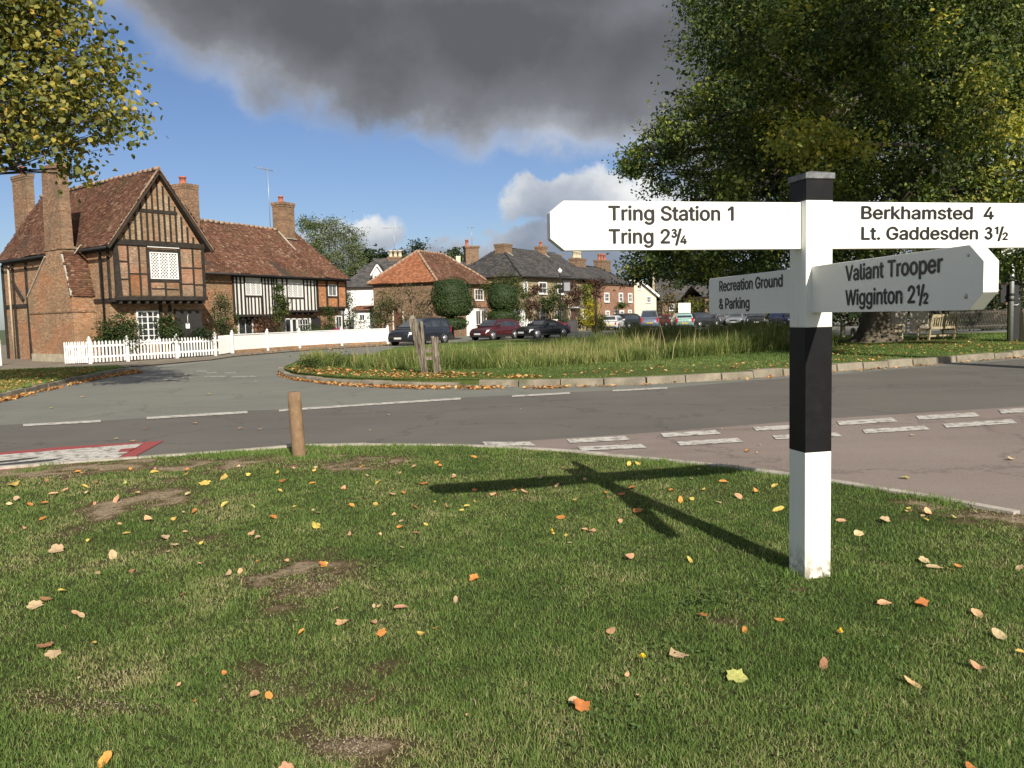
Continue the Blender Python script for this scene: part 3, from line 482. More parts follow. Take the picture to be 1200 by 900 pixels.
# ---- lettering, built from outlines as thin flat glyphs
def text_mesh(body, cap, bold=0.0, depth=0.0015, track=0.0):
    k = cap / 509.0
    area = lambda q: 0.5 * float(np.sum(q[:, 0] * np.roll(q[:, 1], -1) - np.roll(q[:, 0], -1) * q[:, 1]))
    x = 0.0; groups = []
    def put(ch, x, y, sc):
        cs = [np.stack([x + np.array(sp[0::2]) * k * sc, y + np.array(sp[1::2]) * k * sc], 1) for sp in GLYPHS[ch][1]]
        if cs:
            ar = [area(c_) for c_ in cs]; sg = np.sign(ar[int(np.argmax(np.abs(ar)))])
            outs = [[c_] for c_, a_ in zip(cs, ar) if a_ * sg > 0]
            for c_, a_ in zip(cs, ar):
                if a_ * sg <= 0:
                    for g in outs:
                        if inpoly(c_[:1, 0], c_[:1, 1], g[0])[0]: g.append(c_); break
            groups.extend(outs)
        return GLYPHS[ch][0] * k * sc
    for ch in body:
        if ch in '\u00be\u00bd':
            a, b = ('3', '4') if ch == '\u00be' else ('1', '2')
            x += cap * 0.05
            put(a, x - cap * .08, cap * 0.42, 0.6); xs = x + cap * 0.40
            put('/', xs - cap * 0.16, 0.0, 1.0)
            put(b, xs + cap * 0.2, -cap * 0.06, 0.6); x = xs + cap * 0.85
        else:
            x += put(ch, x, 0, 1.0) + track * cap
    V = []; F = []
    for gi, g in enumerate(groups):
        cu = bpy.data.curves.new('lettering', 'CURVE'); cu.dimensions = '2D'; cu.fill_mode = 'FRONT'
        for c_ in g:
            q = cu.splines.new('POLY'); q.points.add(len(c_) - 1)
            co = np.zeros((len(c_), 4)); co[:, :2] = c_; co[:, 3] = 1
            q.points.foreach_set('co', co.ravel()); q.use_cyclic_u = True
        o = bpy.data.objects.new('tmp', cu)
        me = o.to_mesh()
        n = len(me.vertices); v = np.zeros(n * 3); me.vertices.foreach_get('co', v); v = v.reshape(-1, 3)
        pf = [tuple(pl.vertices) for pl in me.polygons]; bd = bold * cap
        for ci, (ex, ey) in enumerate(((0, 0), (bd, 0), (-bd, 0), (0, bd * .7), (0, -bd * .7))):      # heavier stroke
            b0 = len(V); V += [(p[0] + ex, p[1] + ey, depth / 2 + 0.00005 * (ci + 5 * (gi % 3))) for p in v]
            F += [tuple(b0 + i for i in f_) for f_ in pf]
        o.to_mesh_clear(); bpy.data.objects.remove(o); bpy.data.curves.remove(cu)
    me = bpy.data.meshes.new('lettering'); me.from_pydata(V, [], F)
    return me, x

# ---- loose leaves: many small faces
def leaf_cloud(name, cen, size, mat, parent=None, tint=None, normal=None, aspect=0.62, spread=0.9, jit=0.35, kind=None, hexa=False):
    n = len(cen)
    cen = np.asarray(cen, float)
    nv = rng.normal(size=(n, 3)) * spread
    nv[:, 2] = np.abs(nv[:, 2]) + 0.15
    if normal is not None: nv = nv + normal
    nv /= np.linalg.norm(nv, axis=1)[:, None]
    t = rng.normal(size=(n, 3)); t -= (t * nv).sum(1)[:, None] * nv; t /= np.linalg.norm(t, axis=1)[:, None]
    b = np.cross(nv, t)
    sz = size * rng.uniform(1 - jit, 1 + jit, n)[:, None]
    L, W = sz * 0.5, sz * 0.5 * aspect
    bend = nv * sz * 0.10
    v = np.stack([cen - t * L, cen + b * W - t * L * 0.1 + bend, cen + t * L - bend, cen - b * W - t * L * 0.1 + bend], 1).reshape(-1, 3)
    i = np.arange(n) * 4
    F = np.concatenate([np.stack([i, i + 1, i + 2], 1), np.stack([i, i + 2, i + 3], 1)])
    if tint is None: tint = rng.random(n)
    nv_ = 4
    if hexa:        # rounded leaf with six corners, folded along the midrib
        o1 = b * W; v = np.stack([cen - t * L, cen + o1 * .85 - t * L * .45 + bend, cen + o1 * .8 + t * L * .35 + bend, cen + t * L - bend, cen - o1 * .8 + t * L * .35 + bend, cen - o1 * .85 - t * L * .45 + bend], 1).reshape(-1, 3)
        i = np.arange(n)[:, None] * 6; F = np.concatenate([i + np.array([[0, 1, 2, 3]]), i + np.array([[0, 3, 4, 5]])]); nv_ = 6
    me = np_mesh(name, v, F, np.repeat(np.clip(tint, 0, 1), nv_))
    o = link(name, me, mat, parent)
    if kind: o['kind'] = kind
    return o
CL_MIN = [0.0]
def lobe_points(lobes, per, clumps, clump_r=0.28, shell=0.35):
    """leaf positions gathered in clumps spread through each lobe (x,y,z,r[,flat]); returns points, outward normals, tint base"""
    P = []; N = []; T = []
    for lb in lobes:
        x, y, z, r = lb[:4]; flat = lb[4] if len(lb) > 4 else 0.85
        tb = lb[5] if len(lb) > 5 else 0.0
        nc = max(4, int(clumps * max(CL_MIN[0], (r / 2.0) ** 2)))
        d = rng.normal(size=(nc, 3)); d /= np.linalg.norm(d, axis=1)[:, None]
        rad = r * rng.uniform(shell, 1.0, nc) ** 0.6
        rad *= 1 + 0.16 * rng.normal(size=nc)
        c = d * rad[:, None] * np.array([1, 1, flat]) + np.array([x, y, z])
        cr = clump_r * rng.uniform(0.6, 1.5, nc)
        tc_ = rng.normal(size=nc) * 0.13 + tb
        idx = np.repeat(np.arange(nc), per)
        P.append(c[idx] + rng.normal(size=(nc * per, 3)) * cr[idx][:, None] * np.array([1, 1, 0.62]))
        N.append(d[idx] * 0.55)
        T.append(tc_[idx])
    return np.concatenate(P), np.concatenate(N), np.concatenate(T)
def branches(base, lobes, r0, fork, n=7, twigs=3, sag=0.12, rmin=0.02, rk=0.45):
    m = MB()
    for lb in lobes:
        c = Vector(lb[:3]); r = lb[3]
        f = Vector(fork(c)) if callable(fork) else Vector(fork)
        mid = f.lerp(c, 0.5) + Vector((rnd.uniform(-1, 1), rnd.uniform(-1, 1), rnd.uniform(-.3, 1))) * (c - f).length * sag
        m.tube([f, f.lerp(mid, .55) + Vector((0, 0, .1)), mid, mid.lerp(c, .6), c], [r0 * rk, r0 * rk * .8, r0 * rk * .6, r0 * rk * .36, rmin], n=6, cap=False)
        for k in range(twigs):
            e = c + Vector((rnd.gauss(0, 1), rnd.gauss(0, 1), rnd.gauss(0, .8))).normalized() * r * .85
            st = mid.lerp(c, rnd.uniform(.2, .9))
            m.tube([st, st.lerp(e, .5) + Vector((rnd.uniform(-.1, .1), 0, rnd.uniform(0, .15))) * r, e], [r0 * rk * .3 + rmin, rmin * 1.4, rmin * .5], n=4, cap=False)
    return m
def px_lobes(L, Y, depth=None, ctr=None):
    "lobes measured in the photograph (px, py, radius px) set at distance Y (+ own offset)"
    out = []
    for q in L:
        px, py, rp = q[:3]; yo = q[3] if len(q) > 3 else 0.0; tb = q[4] if len(q) > 4 else 0.0
        p = AY(px, py, Y + yo)
        out.append((p[0], p[1], p[2], rp * (Y + yo) / FPX, 0.85, tb))
    return out
def inpoly(x, y, poly):
    x = np.asarray(x); y = np.asarray(y); c = np.zeros(x.shape, bool); n = len(poly)
    for i in range(n):
        x0, y0 = poly[i][:2]; x1, y1 = poly[i - 1][:2]
        if y0 == y1: continue
        k = ((y0 > y) != (y1 > y)) & (x < (x1 - x0) * (y - y0) / (y1 - y0) + x0)
        c ^= k
    return c
def resample(pts, step):
    pts = [Vector((p[0], p[1], 0)) for p in pts]; out = [pts[0].copy()]; acc = 0.0
    for a, b in zip(pts, pts[1:]):
        L = (b - a).length; d = step - acc
        while d <= L:
            out.append(a.lerp(b, d / L)); d += step
        acc = L - (d - step)
    return out
def smooth_line(pts, k=6):
    "Catmull-Rom through 2-D points"
    P = [np.array(p[:2], float) for p in pts]; P = [2 * P[0] - P[1]] + P + [2 * P[-1] - P[-2]]; out = []
    for i in range(1, len(P) - 2):
        for j in range(k):
            t = j / k; a, b, c, d = P[i - 1:i + 3]
            out.append(tuple(0.5 * ((2 * b) + (-a + c) * t + (2 * a - 5 * b + 4 * c - d) * t * t + (-a + 3 * b - 3 * c + d) * t ** 3)))
    out.append(tuple(P[-2])); return out
def flat(name, poly, z, mat, parent=None, kind='structure', thick=0.0):
    m = MB()
    if thick: m.prism([(p[0], p[1], z - thick) for p in poly], (0, 0, thick))
    else: m.add([(p[0], p[1], z) for p in poly], [tuple(range(len(poly)))])
    o = m.build(name, mat, parent)
    bm_fix(o)
    if kind and parent is None: o['kind'] = kind
    return o
def bm_fix(o):
    import bmesh
    bm = bmesh.new(); bm.from_mesh(o.data)
    bmesh.ops.triangulate(bm, faces=[f for f in bm.faces if len(f.verts) > 4])
    bmesh.ops.recalc_face_normals(bm, faces=bm.faces[:])
    if all(abs(f.normal.z) > .99 for f in bm.faces) and sum(f.normal.z for f in bm.faces) < 0:
        bmesh.ops.reverse_faces(bm, faces=bm.faces[:])
    bm.to_mesh(o.data); bm.free()
# ------------------------------------------------------------------ ground, roads, kerbs
m_soil = simple('far_grass_ground', (0.075, 0.095, 0.035), 0.95, 0.3, 0.6)
gm = MB().add([(-900, -60, -0.04), (900, -60, -0.04), (900, 1500, -0.04), (-900, 1500, -0.04)], [(0, 1, 2, 3)])
tag(gm.build('ground', m_soil), kind='structure')

near_px = [(0, 551), (60, 545), (130, 540), (220, 534), (310, 527.5), (345, 524), (440, 522), (560, 524), (640, 528), (700, 532), (750, 538), (850, 548), (930, 558), (1010, 570), (1100, 586), (1200, 604), (1330, 632)]
near_line = smooth_line([(-24, 8.2), (-13, 8.7), (-8.5, 8.9)] + [G(*p)[:2] for p in near_px], 5)
isl_px = [(420, 421), (365, 424), (334, 430), (325, 437), (341, 443.5), (380, 448), (430, 451), (490, 453), (560, 453), (650, 453), (750, 450.5), (830, 446.5), (900, 441.5), (1000, 433.5), (1100, 426), (1200, 417.5), (1330, 407)]
isl_line = smooth_line([G(*p)[:2] for p in isl_px], 5)
bound_px = [(-220, 514), (0, 498), (120, 493), (290, 481), (330, 480), (540, 466), (670, 459.5), (780, 455)]
bound_line = [G(*p)[:2] for p in bound_px]
pink_px = [(570, 520.5), (660, 514), (740, 509), (850, 500.5), (960, 491.5), (1080, 484), (1200, 476.5), (1500, 455)]
pink_line = [G(*p)[:2] for p in pink_px]

# worn green-grey asphalt of the side road and of the road round the green
side = [(-60, 8), (60, 8), (70, 120), (-9, 120), (-9.5, 75), (-7.2, 58), (-16.4, 36.4), (-60, 62)]
flat('side_road', [(-60, 8), (60, 8), (90, 130), (-30, 130), (-60, 60)], -0.004, M['asphalt_side'])
# main road: near edge .. boundary .. island kerb
far_edge = bound_line + [G(880, 446)[:2], G(1000, 437)[:2], G(1200, 421)[:2], G(1420, 404)[:2]]
main = [(-40, 7.6)] + [(a, b - 0.35) for a, b in near_line] + [(30, 2.0), (44, 20.0)] + far_edge[::-1] + [(-40, 14.0)]
flat('main_road', main, 0.0, M['asphalt_main'])
i0 = 0
pk = [p for p in near_line if p[0] > G(575, 524)[0]]
pink = pink_line + [(24, 1.0)] + [(a, b - 0.3) for a, b in pk[::-1]]
flat('junction_road', pink, 0.004, M['asphalt_pink'])

road = bpy.data.objects['main_road']
def marking(name, pts, mat, z=0.008, parent=road):
    return flat(name, [G(*p)[:2] for p in pts], z, M[mat], parent, None)
for (x0, y0, x1, y1, t) in [(27, 497.5, 118, 492.5, 2.6), (172, 489, 290, 482, 2.7), (327, 480.3, 400, 475.3, 2.4), (400, 475.3, 540, 466.3, 2.2),
                            (600, 463.6, 668, 460, 2.0), (718, 457.4, 782, 453.9, 1.8)]:
    marking('edge_line', [(x0, y0), (x1, y1), (x1, y1 + t), (x0, y0 + t)], 'paint_white')
up = [(565, 521, 626, 521), (664, 518, 737, 514), (774, 511, 843, 507), (882, 503.5, 960, 500), (980, 497, 1050, 492.5), (1073, 490.5, 1147, 486.5), (1170, 483.5, 1215, 480.5), (1240, 478, 1300, 474)]
lo = [(677, 527, 756, 523.5), (793, 521, 869, 516.5), (905, 513.5, 985, 510), (1010, 506.5, 1088, 502), (1105, 500, 1190, 494.5), (1215, 492, 1290, 487)]
for q in up + lo:
    x0, y0, x1, y1 = q
    h = 4.6
    marking('give_way_dash', [(x0, y0 - h / 2), (x1 - 5, y1 - h / 2), (x1 + 2, y1 + h / 2), (x0 + 4, y0 + h / 2)], 'paint_white', 0.012)
# painted triangle with a red border, worn, at the left of the near lane
marking('warning_triangle_border', [(-160, 546), (0, 530.8), (70, 524.5), (192, 517.3), (150, 540), (60, 547), (-160, 566)], 'paint_red', 0.008)
marking('warning_triangle_field', [(-160, 549), (0, 534.0), (100, 526), (168, 520.5), (138, 537.5), (60, 543.5), (-160, 562)], 'paint_white', 0.012)
for q in [[(-60, 551), (40, 541.2), (75, 538.2), (60, 541.5), (-60, 555)], [(-30, 545), (30, 538.4), (48, 536.6), (36, 539.4), (-30, 547.5)]]:
    marking('warning_triangle_symbol', q, 'paint_black', 0.016)
marking('warning_triangle_symbol', [(142, 527.5), (160, 526), (150, 530.5), (138, 531)], 'paint_red', 0.016)
# old give-way dashes across the side road
sr = bpy.data.objects['side_road']
for (a, b, c_) in [(185, 437.0, 16), (212, 437.6, 14), (240, 436.3, 13), (262, 436.4, 13), (182, 441.7, 18), (212, 441.9, 14), (238, 440.8, 26), (270, 440.9, 28), (228, 434.6, 12), (176, 444.5, 30)]:
    marking('faded_give_way_dash', [(a, b), (a + c_, b - .5), (a + c_ + 3, b + 1.0), (a + 3, b + 1.5)], 'paint_old', 0.002, sr)
marking('edge_line', [(166, 431.5), (245, 423.0), (246, 424.0), (168, 432.6)], 'paint_old', 0.002, sr)

def kerb_run(name, line, step, width, z1, mat, inward, label=None, jit=0.012, z0=-0.03, gap=0.02):
    "row of separate kerb stones under one thing"
    pts = resample(line, step)
    k = empty(name, (pts[0].x, pts[0].y, 0), kind='structure')
    for a, b in zip(pts, pts[1:]):
        d = (b - a); L = d.length; d.normalize(); n = Vector((-d.y, d.x, 0)) * inward
        g = gap * rnd.uniform(.5, 1.4)
        h = z1 + rnd.uniform(-jit, jit); s0 = rnd.uniform(-jit, jit)
        p0 = a + d * g / 2 + n * s0; p1 = b - d * g / 2 + n * s0
        o_ = Vector(k.location)
        q = [p0, p1, p1 + n * width, p0 + n * width]
        ch = 0.025 * (z1 > 0.08)
        top = [p0 + n * ch, p1 + n * ch, p1 + n * (width), p0 + n * (width)]
        V = [(*(v - o_).xy, z0) for v in q] + [(*(v - o_).xy, h + rnd.uniform(-.3, .3) * jit) for v in top]
        MB().hexa(V).build('kerb_stone', mat, k, bevel=0.012 if z1 > .08 else 0.004)
    return k
ks_ = [i for i, p in enumerate(isl_line) if p[0] > -1.0][0]
kerb_run('green_kerb', isl_line[:ks_ + 1], 0.95, 0.2, 0.10, M['kerb'], 1)
kerb_run('green_kerb', isl_line[ks_:], 0.95, 0.22, 0.165, M['kerb'], 1, jit=.02, gap=.035)
kerb_run('near_kerb', near_line, 0.9, 0.09, 0.035, M['kerb_low'], -1, z0=-0.05, jit=0.005, gap=0.008)
verge_px = [(-330, 530), (-120, 488), (0, 467.5), (45, 457), (95, 445), (130, 438), (152, 433.6), (140, 431.6), (90, 432.5), (0, 436)]
verge_line = smooth_line([G(*p)[:2] for p in verge_px[:7]], 5)
kerb_run('verge_kerb', verge_line, 0.9, 0.13, 0.11, M['kerb'], 1)

# ---- grass colours are one vertex attribute so soil and blades agree
def bare(x, y, spots):
    v = np.zeros_like(x); x0_, y0_ = x, y; k_ = .22 + .05 * y
    x = x0_ + k_ * 1.3 * (vnoise(x0_, y0_, 3.1, 71) - .5) + k_ * .7 * (vnoise(x0_, y0_, 9, 72) - .5); y = y0_ + k_ * 1.5 * (vnoise(x0_, y0_, 3.3, 73) - .5) + k_ * .7 * (vnoise(x0_, y0_, 9.7, 74) - .5)
    for (px, py, rx, ry, s) in spots:
        gx, gy, _ = G(px, py); ax = abs(G(px + rx, py)[0] - gx); ay = abs(G(px, py - ry)[1] - gy)
        v = np.maximum(v, s * np.exp(-(((x - gx) / ax) ** 2 + ((y - gy) / ay) ** 2) ** 1.15 * 1.0))
    return v
spots = [(168, 590, 52, 18, 1.2), (140, 604, 30, 8, .9), (365, 690, 52, 24, .95), (345, 660, 60, 12, .5), (100, 655, 60, 14, .42), (200, 648, 60, 10, .5),
         (410, 878, 75, 26, 1.0), (100, 825, 80, 20, .6), (330, 815, 120, 18, .55), (60, 548, 120, 6, 1.0), (230, 545, 90, 7, 1.15), (290, 541, 50, 6, 1.1), (415, 541, 50, 7, 1.1), (380, 549, 30, 5, .8),
         (0, 556, 80, 7, 1.2), (120, 552, 80, 5, 1.0), (1150, 603, 80, 7, 1.3), (1230, 622, 60, 10, 1.2), (1085, 588, 40, 4, 1.0), (830, 716, 36, 8, .5), (520, 800, 60, 12, .45), (690, 820, 40, 16, .35), (80, 760, 50, 12, .3), (940, 683, 26, 8, 1.3), (960, 687, 24, 6, 1.2)]
def vnoise(x, y, s, seed=0):
    "cheap value noise"
    r = np.random.default_rng(seed); T = r.random((64, 64))
    u = x * s; v = y * s; i = np.floor(u).astype(int); j = np.floor(v).astype(int); fu = u - i; fv = v - j
    fu = fu * fu * (3 - 2 * fu); fv = fv * fv * (3 - 2 * fv)
    g = lambda a, b: T[a % 64, b % 64]
    return (g(i, j) * (1 - fu) + g(i + 1, j) * fu) * (1 - fv) + (g(i, j + 1) * (1 - fu) + g(i + 1, j + 1) * fu) * fv
def patchy(x, y):
    return bare(x, y, spots) * (0.72 + 0.56 * vnoise(x, y, 5, 3)) + 0.30 * (vnoise(x, y, 1.3, 5) - 0.5) + 0.28 * (vnoise(x, y, 6, 6) - 0.5)
m_lawn, t, b, o_ = new_mat('lawn_soil')
at = t.node('ShaderNodeAttribute'); at.attribute_name = 'tint'
co = coord(t)
f = t.math('ADD', at.outputs['Fac'], t.math('MULTIPLY', t.math('SUBTRACT', t.noise(co, 14, 6, 0.7), 0.5), 0.5))
c = t.ramp(f, [(0.0, (0.060, 0.070, 0.024)), (0.35, (0.085, 0.080, 0.032)), (0.6, (0.12, 0.088, 0.045)), (0.8, (0.21, 0.155, 0.090)), (1.0, (0.40, 0.31, 0.20))])
c = t.mix(t.rangef(t.noise(co, 120, 3, 0.8), 0.62, 0.72, 0, 0.55), c, (0.30, 0.25, 0.17))
c = t.mix(t.rangef(t.noise(co, 38, 6, 0.85), 0.52, 0.40, 0, 0.75), c, (0.045, 0.034, 0.020))
t.l.new(c, b.inputs['Base Color']); b.inputs['Roughness'].default_value = 0.95; b.inputs['Specular IOR Level'].default_value = 0.1
bump(t, b, t.noise(co, 70, 6, 0.75), 1.0, 0.02)
lawn_poly = [(p[0], p[1] - 0.09) for p in near_line] + [(16, -3), (-24, -3)]
def ground_grid(name, poly, z, mat, step, tf, hf=None, parent=None):
    xs = [p[0] for p in poly]; ys = [p[1] for p in poly]
    X = np.arange(min(xs), max(xs) + step, step); Yv = np.arange(min(ys), max(ys) + step, step)
    gx, gy = np.meshgrid(X, Yv, indexing='ij')
    ok = inpoly(gx, gy, poly)
    # pull the rim vertices of kept cells onto the outline
    cell = ok[:-1, :-1] | ok[1:, :-1] | ok[:-1, 1:] | ok[1:, 1:]
    seg = np.array([(*poly[i - 1], *poly[i]) for i in range(len(poly))])
    need = np.zeros_like(ok); need[:-1, :-1] |= cell; need[1:, :-1] |= cell; need[:-1, 1:] |= cell; need[1:, 1:] |= cell
    need &= ~ok
    I, J = np.nonzero(need)
    px = gx[I, J][:, None]; py = gy[I, J][:, None]
    dx_ = (seg[:, 2] - seg[:, 0])[None]; dy_ = (seg[:, 3] - seg[:, 1])[None]
    tt = np.clip(((px - seg[:, 0]) * dx_ + (py - seg[:, 1]) * dy_) / (dx_ ** 2 + dy_ ** 2 + 1e-9), 0, 1)
    qx = seg[:, 0] + tt * dx_; qy = seg[:, 1] + tt * dy_
    k = np.argmin((qx - px) ** 2 + (qy - py) ** 2, axis=1); r = np.arange(len(k))
    gx[I, J] = qx[r, k]; gy[I, J] = qy[r, k]
    z_ = np.full(gx.shape, z) + (hf(gx, gy) if hf else 0)
    idx = np.arange(gx.size).reshape(gx.shape)
    ci, cj = np.nonzero(cell)
    F = np.stack([idx[ci, cj], idx[ci + 1, cj], idx[ci + 1, cj + 1], idx[ci, cj + 1]], 1)
    V = np.stack([gx.ravel(), gy.ravel(), z_.ravel()], 1)
    used = np.unique(F); mp = -np.ones(len(V), int); mp[used] = np.arange(len(used))
    V = V[used]; F = mp[F]
    return link(name, np_mesh(name, V, F, tf(V[:, 0], V[:, 1]), smooth=True), mat, parent)
relief = lambda x, y: 0.012 * (vnoise(x, y, 1.1, 8) - .5) + 0.006 * (vnoise(x, y, 7, 9) - .5)
tag(ground_grid('lawn', lawn_poly, 0.015, m_lawn, 0.07, lambda x, y: np.clip(patchy(x, y), 0, 1), relief), kind='structure')

m_blade = tint_mat('grass_blade', [(0.0, (0.078, 0.140, 0.030)), (0.3, (0.134, 0.216, 0.048)), (0.6, (0.200, 0.280, 0.076)), (0.84, (0.310, 0.310, 0.120)), (1.0, (0.50, 0.42, 0.25))], 0.65, 0.25, transl=0.30, tcol=(1.2, 1.3, 0.6))
def blades(name, x, y, z, h, wd, tint, mat, lean=0.5, parent=None):
    n = len(x); a = rng.uniform(0, 2 * np.pi, n); ca, sa = np.cos(a), np.sin(a)
    l = rng.uniform(0.05, 1, n) * lean * h; la = rng.uniform(0, 2 * np.pi, n); lx, ly = np.cos(la) * l, np.sin(la) * l
    wx, wy = ca * wd / 2, sa * wd / 2
    P = lambda X, Y, Z: np.stack([X, Y, Z], 1)
    hz = np.sqrt(np.maximum(h * h - l * l * .6, h * h * .1))
    V = np.stack([P(x - wx, y - wy, z), P(x + wx, y + wy, z), P(x + wx * .8 + lx * .3, y + wy * .8 + ly * .3, z + hz * .55), P(x - wx * .8 + lx * .3, y - wy * .8 + ly * .3, z + hz * .55), P(x + lx, y + ly, z + hz)], 1).reshape(-1, 3)
    i = np.arange(n)[:, None] * 5
    F1 = (i + np.array([[0, 1, 2, 3]])); F2 = (i + np.array([[3, 2, 4]]))
    me = np_mesh(name, V, [F1, F2], np.repeat(np.clip(tint, 0, 1), 5))
    o = link(name, me, mat, parent); o['kind'] = 'stuff'
    return o
def scatter(n, poly, dens=None, ymin=None):
    xs = [p[0] for p in poly]; ys = [p[1] for p in poly]
    x = rng.uniform(min(xs), max(xs), n); y = rng.uniform(min(ys), max(ys), n)
    k = inpoly(x, y, poly)
    if dens is not None: k &= rng.random(n) < dens(x, y)
    return x[k], y[k]
# near lawn blades, denser close to the camera
N = 2300000
x = rng.uniform(-7.5, 7.0, N); y = 2.3 + 7.9 * rng.random(N) ** 1.25
d = np.hypot(x, y)
k = inpoly(x, y, [(p[0], p[1] - 0.02) for p in near_line] + [(16, -3), (-24, -3)]) & (np.abs(x) < y * .68 + .4)
x, y, d = x[k], y[k], d[k]
p_ = patchy(x, y)
k = rng.random(len(x)) < np.clip(1.12 - np.clip(p_, 0, 1) * 1.2, 0.07, 1) * np.clip(3.2 / d, .36, 1) * .74
x, y, d, p_ = x[k], y[k], d[k], p_[k]
clump = vnoise(x, y, 9, 20) * .6 + vnoise(x, y, 25, 21) * .4
h_ = (0.011 + 0.016 * clump ** 1.5 + 0.009 * rng.random(len(x))) * np.clip(1.1 - p_ * .7, .4, 1.2) * (1 + .5 * (rng.random(len(x)) < .04))
z_ = 0.014 + relief(x, y)
tn = 0.36 + 0.55 * (vnoise(x, y, 1.7, 30) - .5) + .42 * (vnoise(x, y, 6, 31) - .5) + rng.normal(size=len(x)) * .17 + p_ * .36 + (rng.random(len(x)) < .09) * .42 + np.clip((4.2 - y) * .10, 0, .2)
tn += 0.12 * np.clip((-x) * .25, -0.5, 1)
blades('lawn_grass', x, y, z_, h_, 0.0020 + 0.00030 * d, tn, m_blade, lean=1.45)
print('lawn blades', len(x))

# longer tufts round the bollard, the fingerpost and along the kerb
tp_ = [(351, 540, .10, 260), (372, 538, .12, 260), (335, 536, .08, 120), (924, 678, .04, 60), (980, 678, .04, 60), (330, 532, .15, 160), (450, 526, .5, 500), (420, 530, .3, 240)] + [(rnd.uniform(20, 1150), 0, .09, 90) for _ in range(46)]
TX = []; TY = []
for (px, py, sp_, n_) in tp_:
    if py == 0:
        nx_ = np.interp(px, [p[0] for p in near_px], [p[1] for p in near_px]); py = nx_ + rnd.uniform(1.5, 6)
    gx_, gy_, _ = G(px, py); TX.append(gx_ + rng.normal(size=n_) * sp_); TY.append(gy_ - .03 + rng.normal(size=n_) * sp_ * .5)
x = np.concatenate(TX); y = np.concatenate(TY); k = inpoly(x, y, lawn_poly); x, y = x[k], y[k]
blades('grass_tufts', x, y, np.full(len(x), .012), rng.uniform(.03, .075, len(x)), np.full(len(x), .0055), .35 + rng.normal(size=len(x)) * .2, m_blade, lean=.9)

# grass of the green, across the road
isl_in = [(p[0], p[1]) for p in isl_line]
ni = len(isl_line)
green_poly = smooth_line([G(*p)[:2] for p in [(432, 419), (370, 423.5), (342, 431), (334, 437), (348, 441.8), (382, 446), (430, 449), (490, 450.8), (560, 450.8), (650, 450.8), (750, 448.5), (830, 444.5), (900, 439.5), (1000, 431.5), (1100, 424), (1200, 415.5), (1330, 405)]], 4) \
    + [(34, 36), (31, 41), (20, 42), (9, 48), (2, 52), (-3, 50), (-6, 42)]
m_green, t, b, o_ = new_mat('green_turf')
co = coord(t)
c = t.ramp(t.noise(co, 1.2, 6, 0.7), [(0.3, (0.075, 0.105, 0.026)), (0.55, (0.115, 0.145, 0.040)), (0.75, (0.17, 0.165, 0.07))])
c = t.mix(t.rangef(t.noise(co, 9, 4, 0.7), 0.4, 0.7, 0, 0.5), c, (0.04, 0.06, 0.015))
t.l.new(c, b.inputs['Base Color']); b.inputs['Roughness'].default_value = 0.95; b.inputs['Specular IOR Level'].default_value = 0.1
bump(t, b, t.noise(co, 30, 5, 0.7), 1.0, 0.04)
tag(ground_grid('green', green_poly, 0.12, m_green, 0.4, lambda x, y: x * 0, lambda x, y: 0.05 * (vnoise(x, y, .3, 41) - .5)), kind='structure')
sk = MB(); gp = green_poly[:70]
for p, q in zip(gp, gp[1:]): sk.add([(p[0], p[1], -.03), (q[0], q[1], -.03), (q[0], q[1] + .03, .15), (p[0], p[1] + .03, .15)], [(0, 1, 2, 3)])
sk.build('green_bank', m_green, bpy.data.objects['green'])
x, y = scatter(230000, green_poly, lambda x, y: (y < 46) * np.clip(22 / y, .25, 1))
tn = .3 + .5 * (vnoise(x, y, .5, 33) - .5) + .4 * (vnoise(x, y, 2.2, 34) - .5) + rng.normal(size=len(x)) * .14 + (rng.random(len(x)) < .05) * .4
k = vnoise(x, y, 1.2, 35)
blades('green_grass', x, y, np.full(len(x), .11), .04 + .05 * k * rng.random(len(x)), np.full(len(x), .014) + .0003 * y, tn, m_blade, lean=.9)

verge_in = [G(*p)[:2] for p in [(-330, 524), (-120, 485), (0, 465.8), (45, 455.3), (95, 443.6), (130, 436.7), (146, 433.6), (138, 432.0), (90, 433.5), (0, 437), (-120, 446), (-330, 470)]]
tag(ground_grid('verge', verge_in, 0.10, m_green, 0.4, lambda x, y: x * 0), kind='structure')
x, y = scatter(90000, verge_in, lambda x, y: (x > -y * .68))
tn = .45 + .5 * (vnoise(x, y, .7, 43) - .5) + rng.normal(size=len(x)) * .16 + (rng.random(len(x)) < .12) * .4
blades('verge_grass', x, y, np.full(len(x), .095), .03 + .04 * rng.random(len(x)), np.full(len(x), .018), tn, m_blade, lean=.9)
# earth path and pavement before the houses
flat('pavement', [G(*p)[:2] for p in [(-140, 446), (0, 436.5), (90, 433), (137, 431.6), (165, 429.5), (245, 422.5), (275, 418), (352, 411.5), (452, 405)]] + [(-6.0, 58), (-6, 70), (-60, 75), (-60, 30)], 0.03, simple('earth_pavement', (0.20, 0.165, 0.12), 0.95, 0.25, 1.5, dirt=((0.10, 0.10, 0.05), 0.7), bmp=.5))

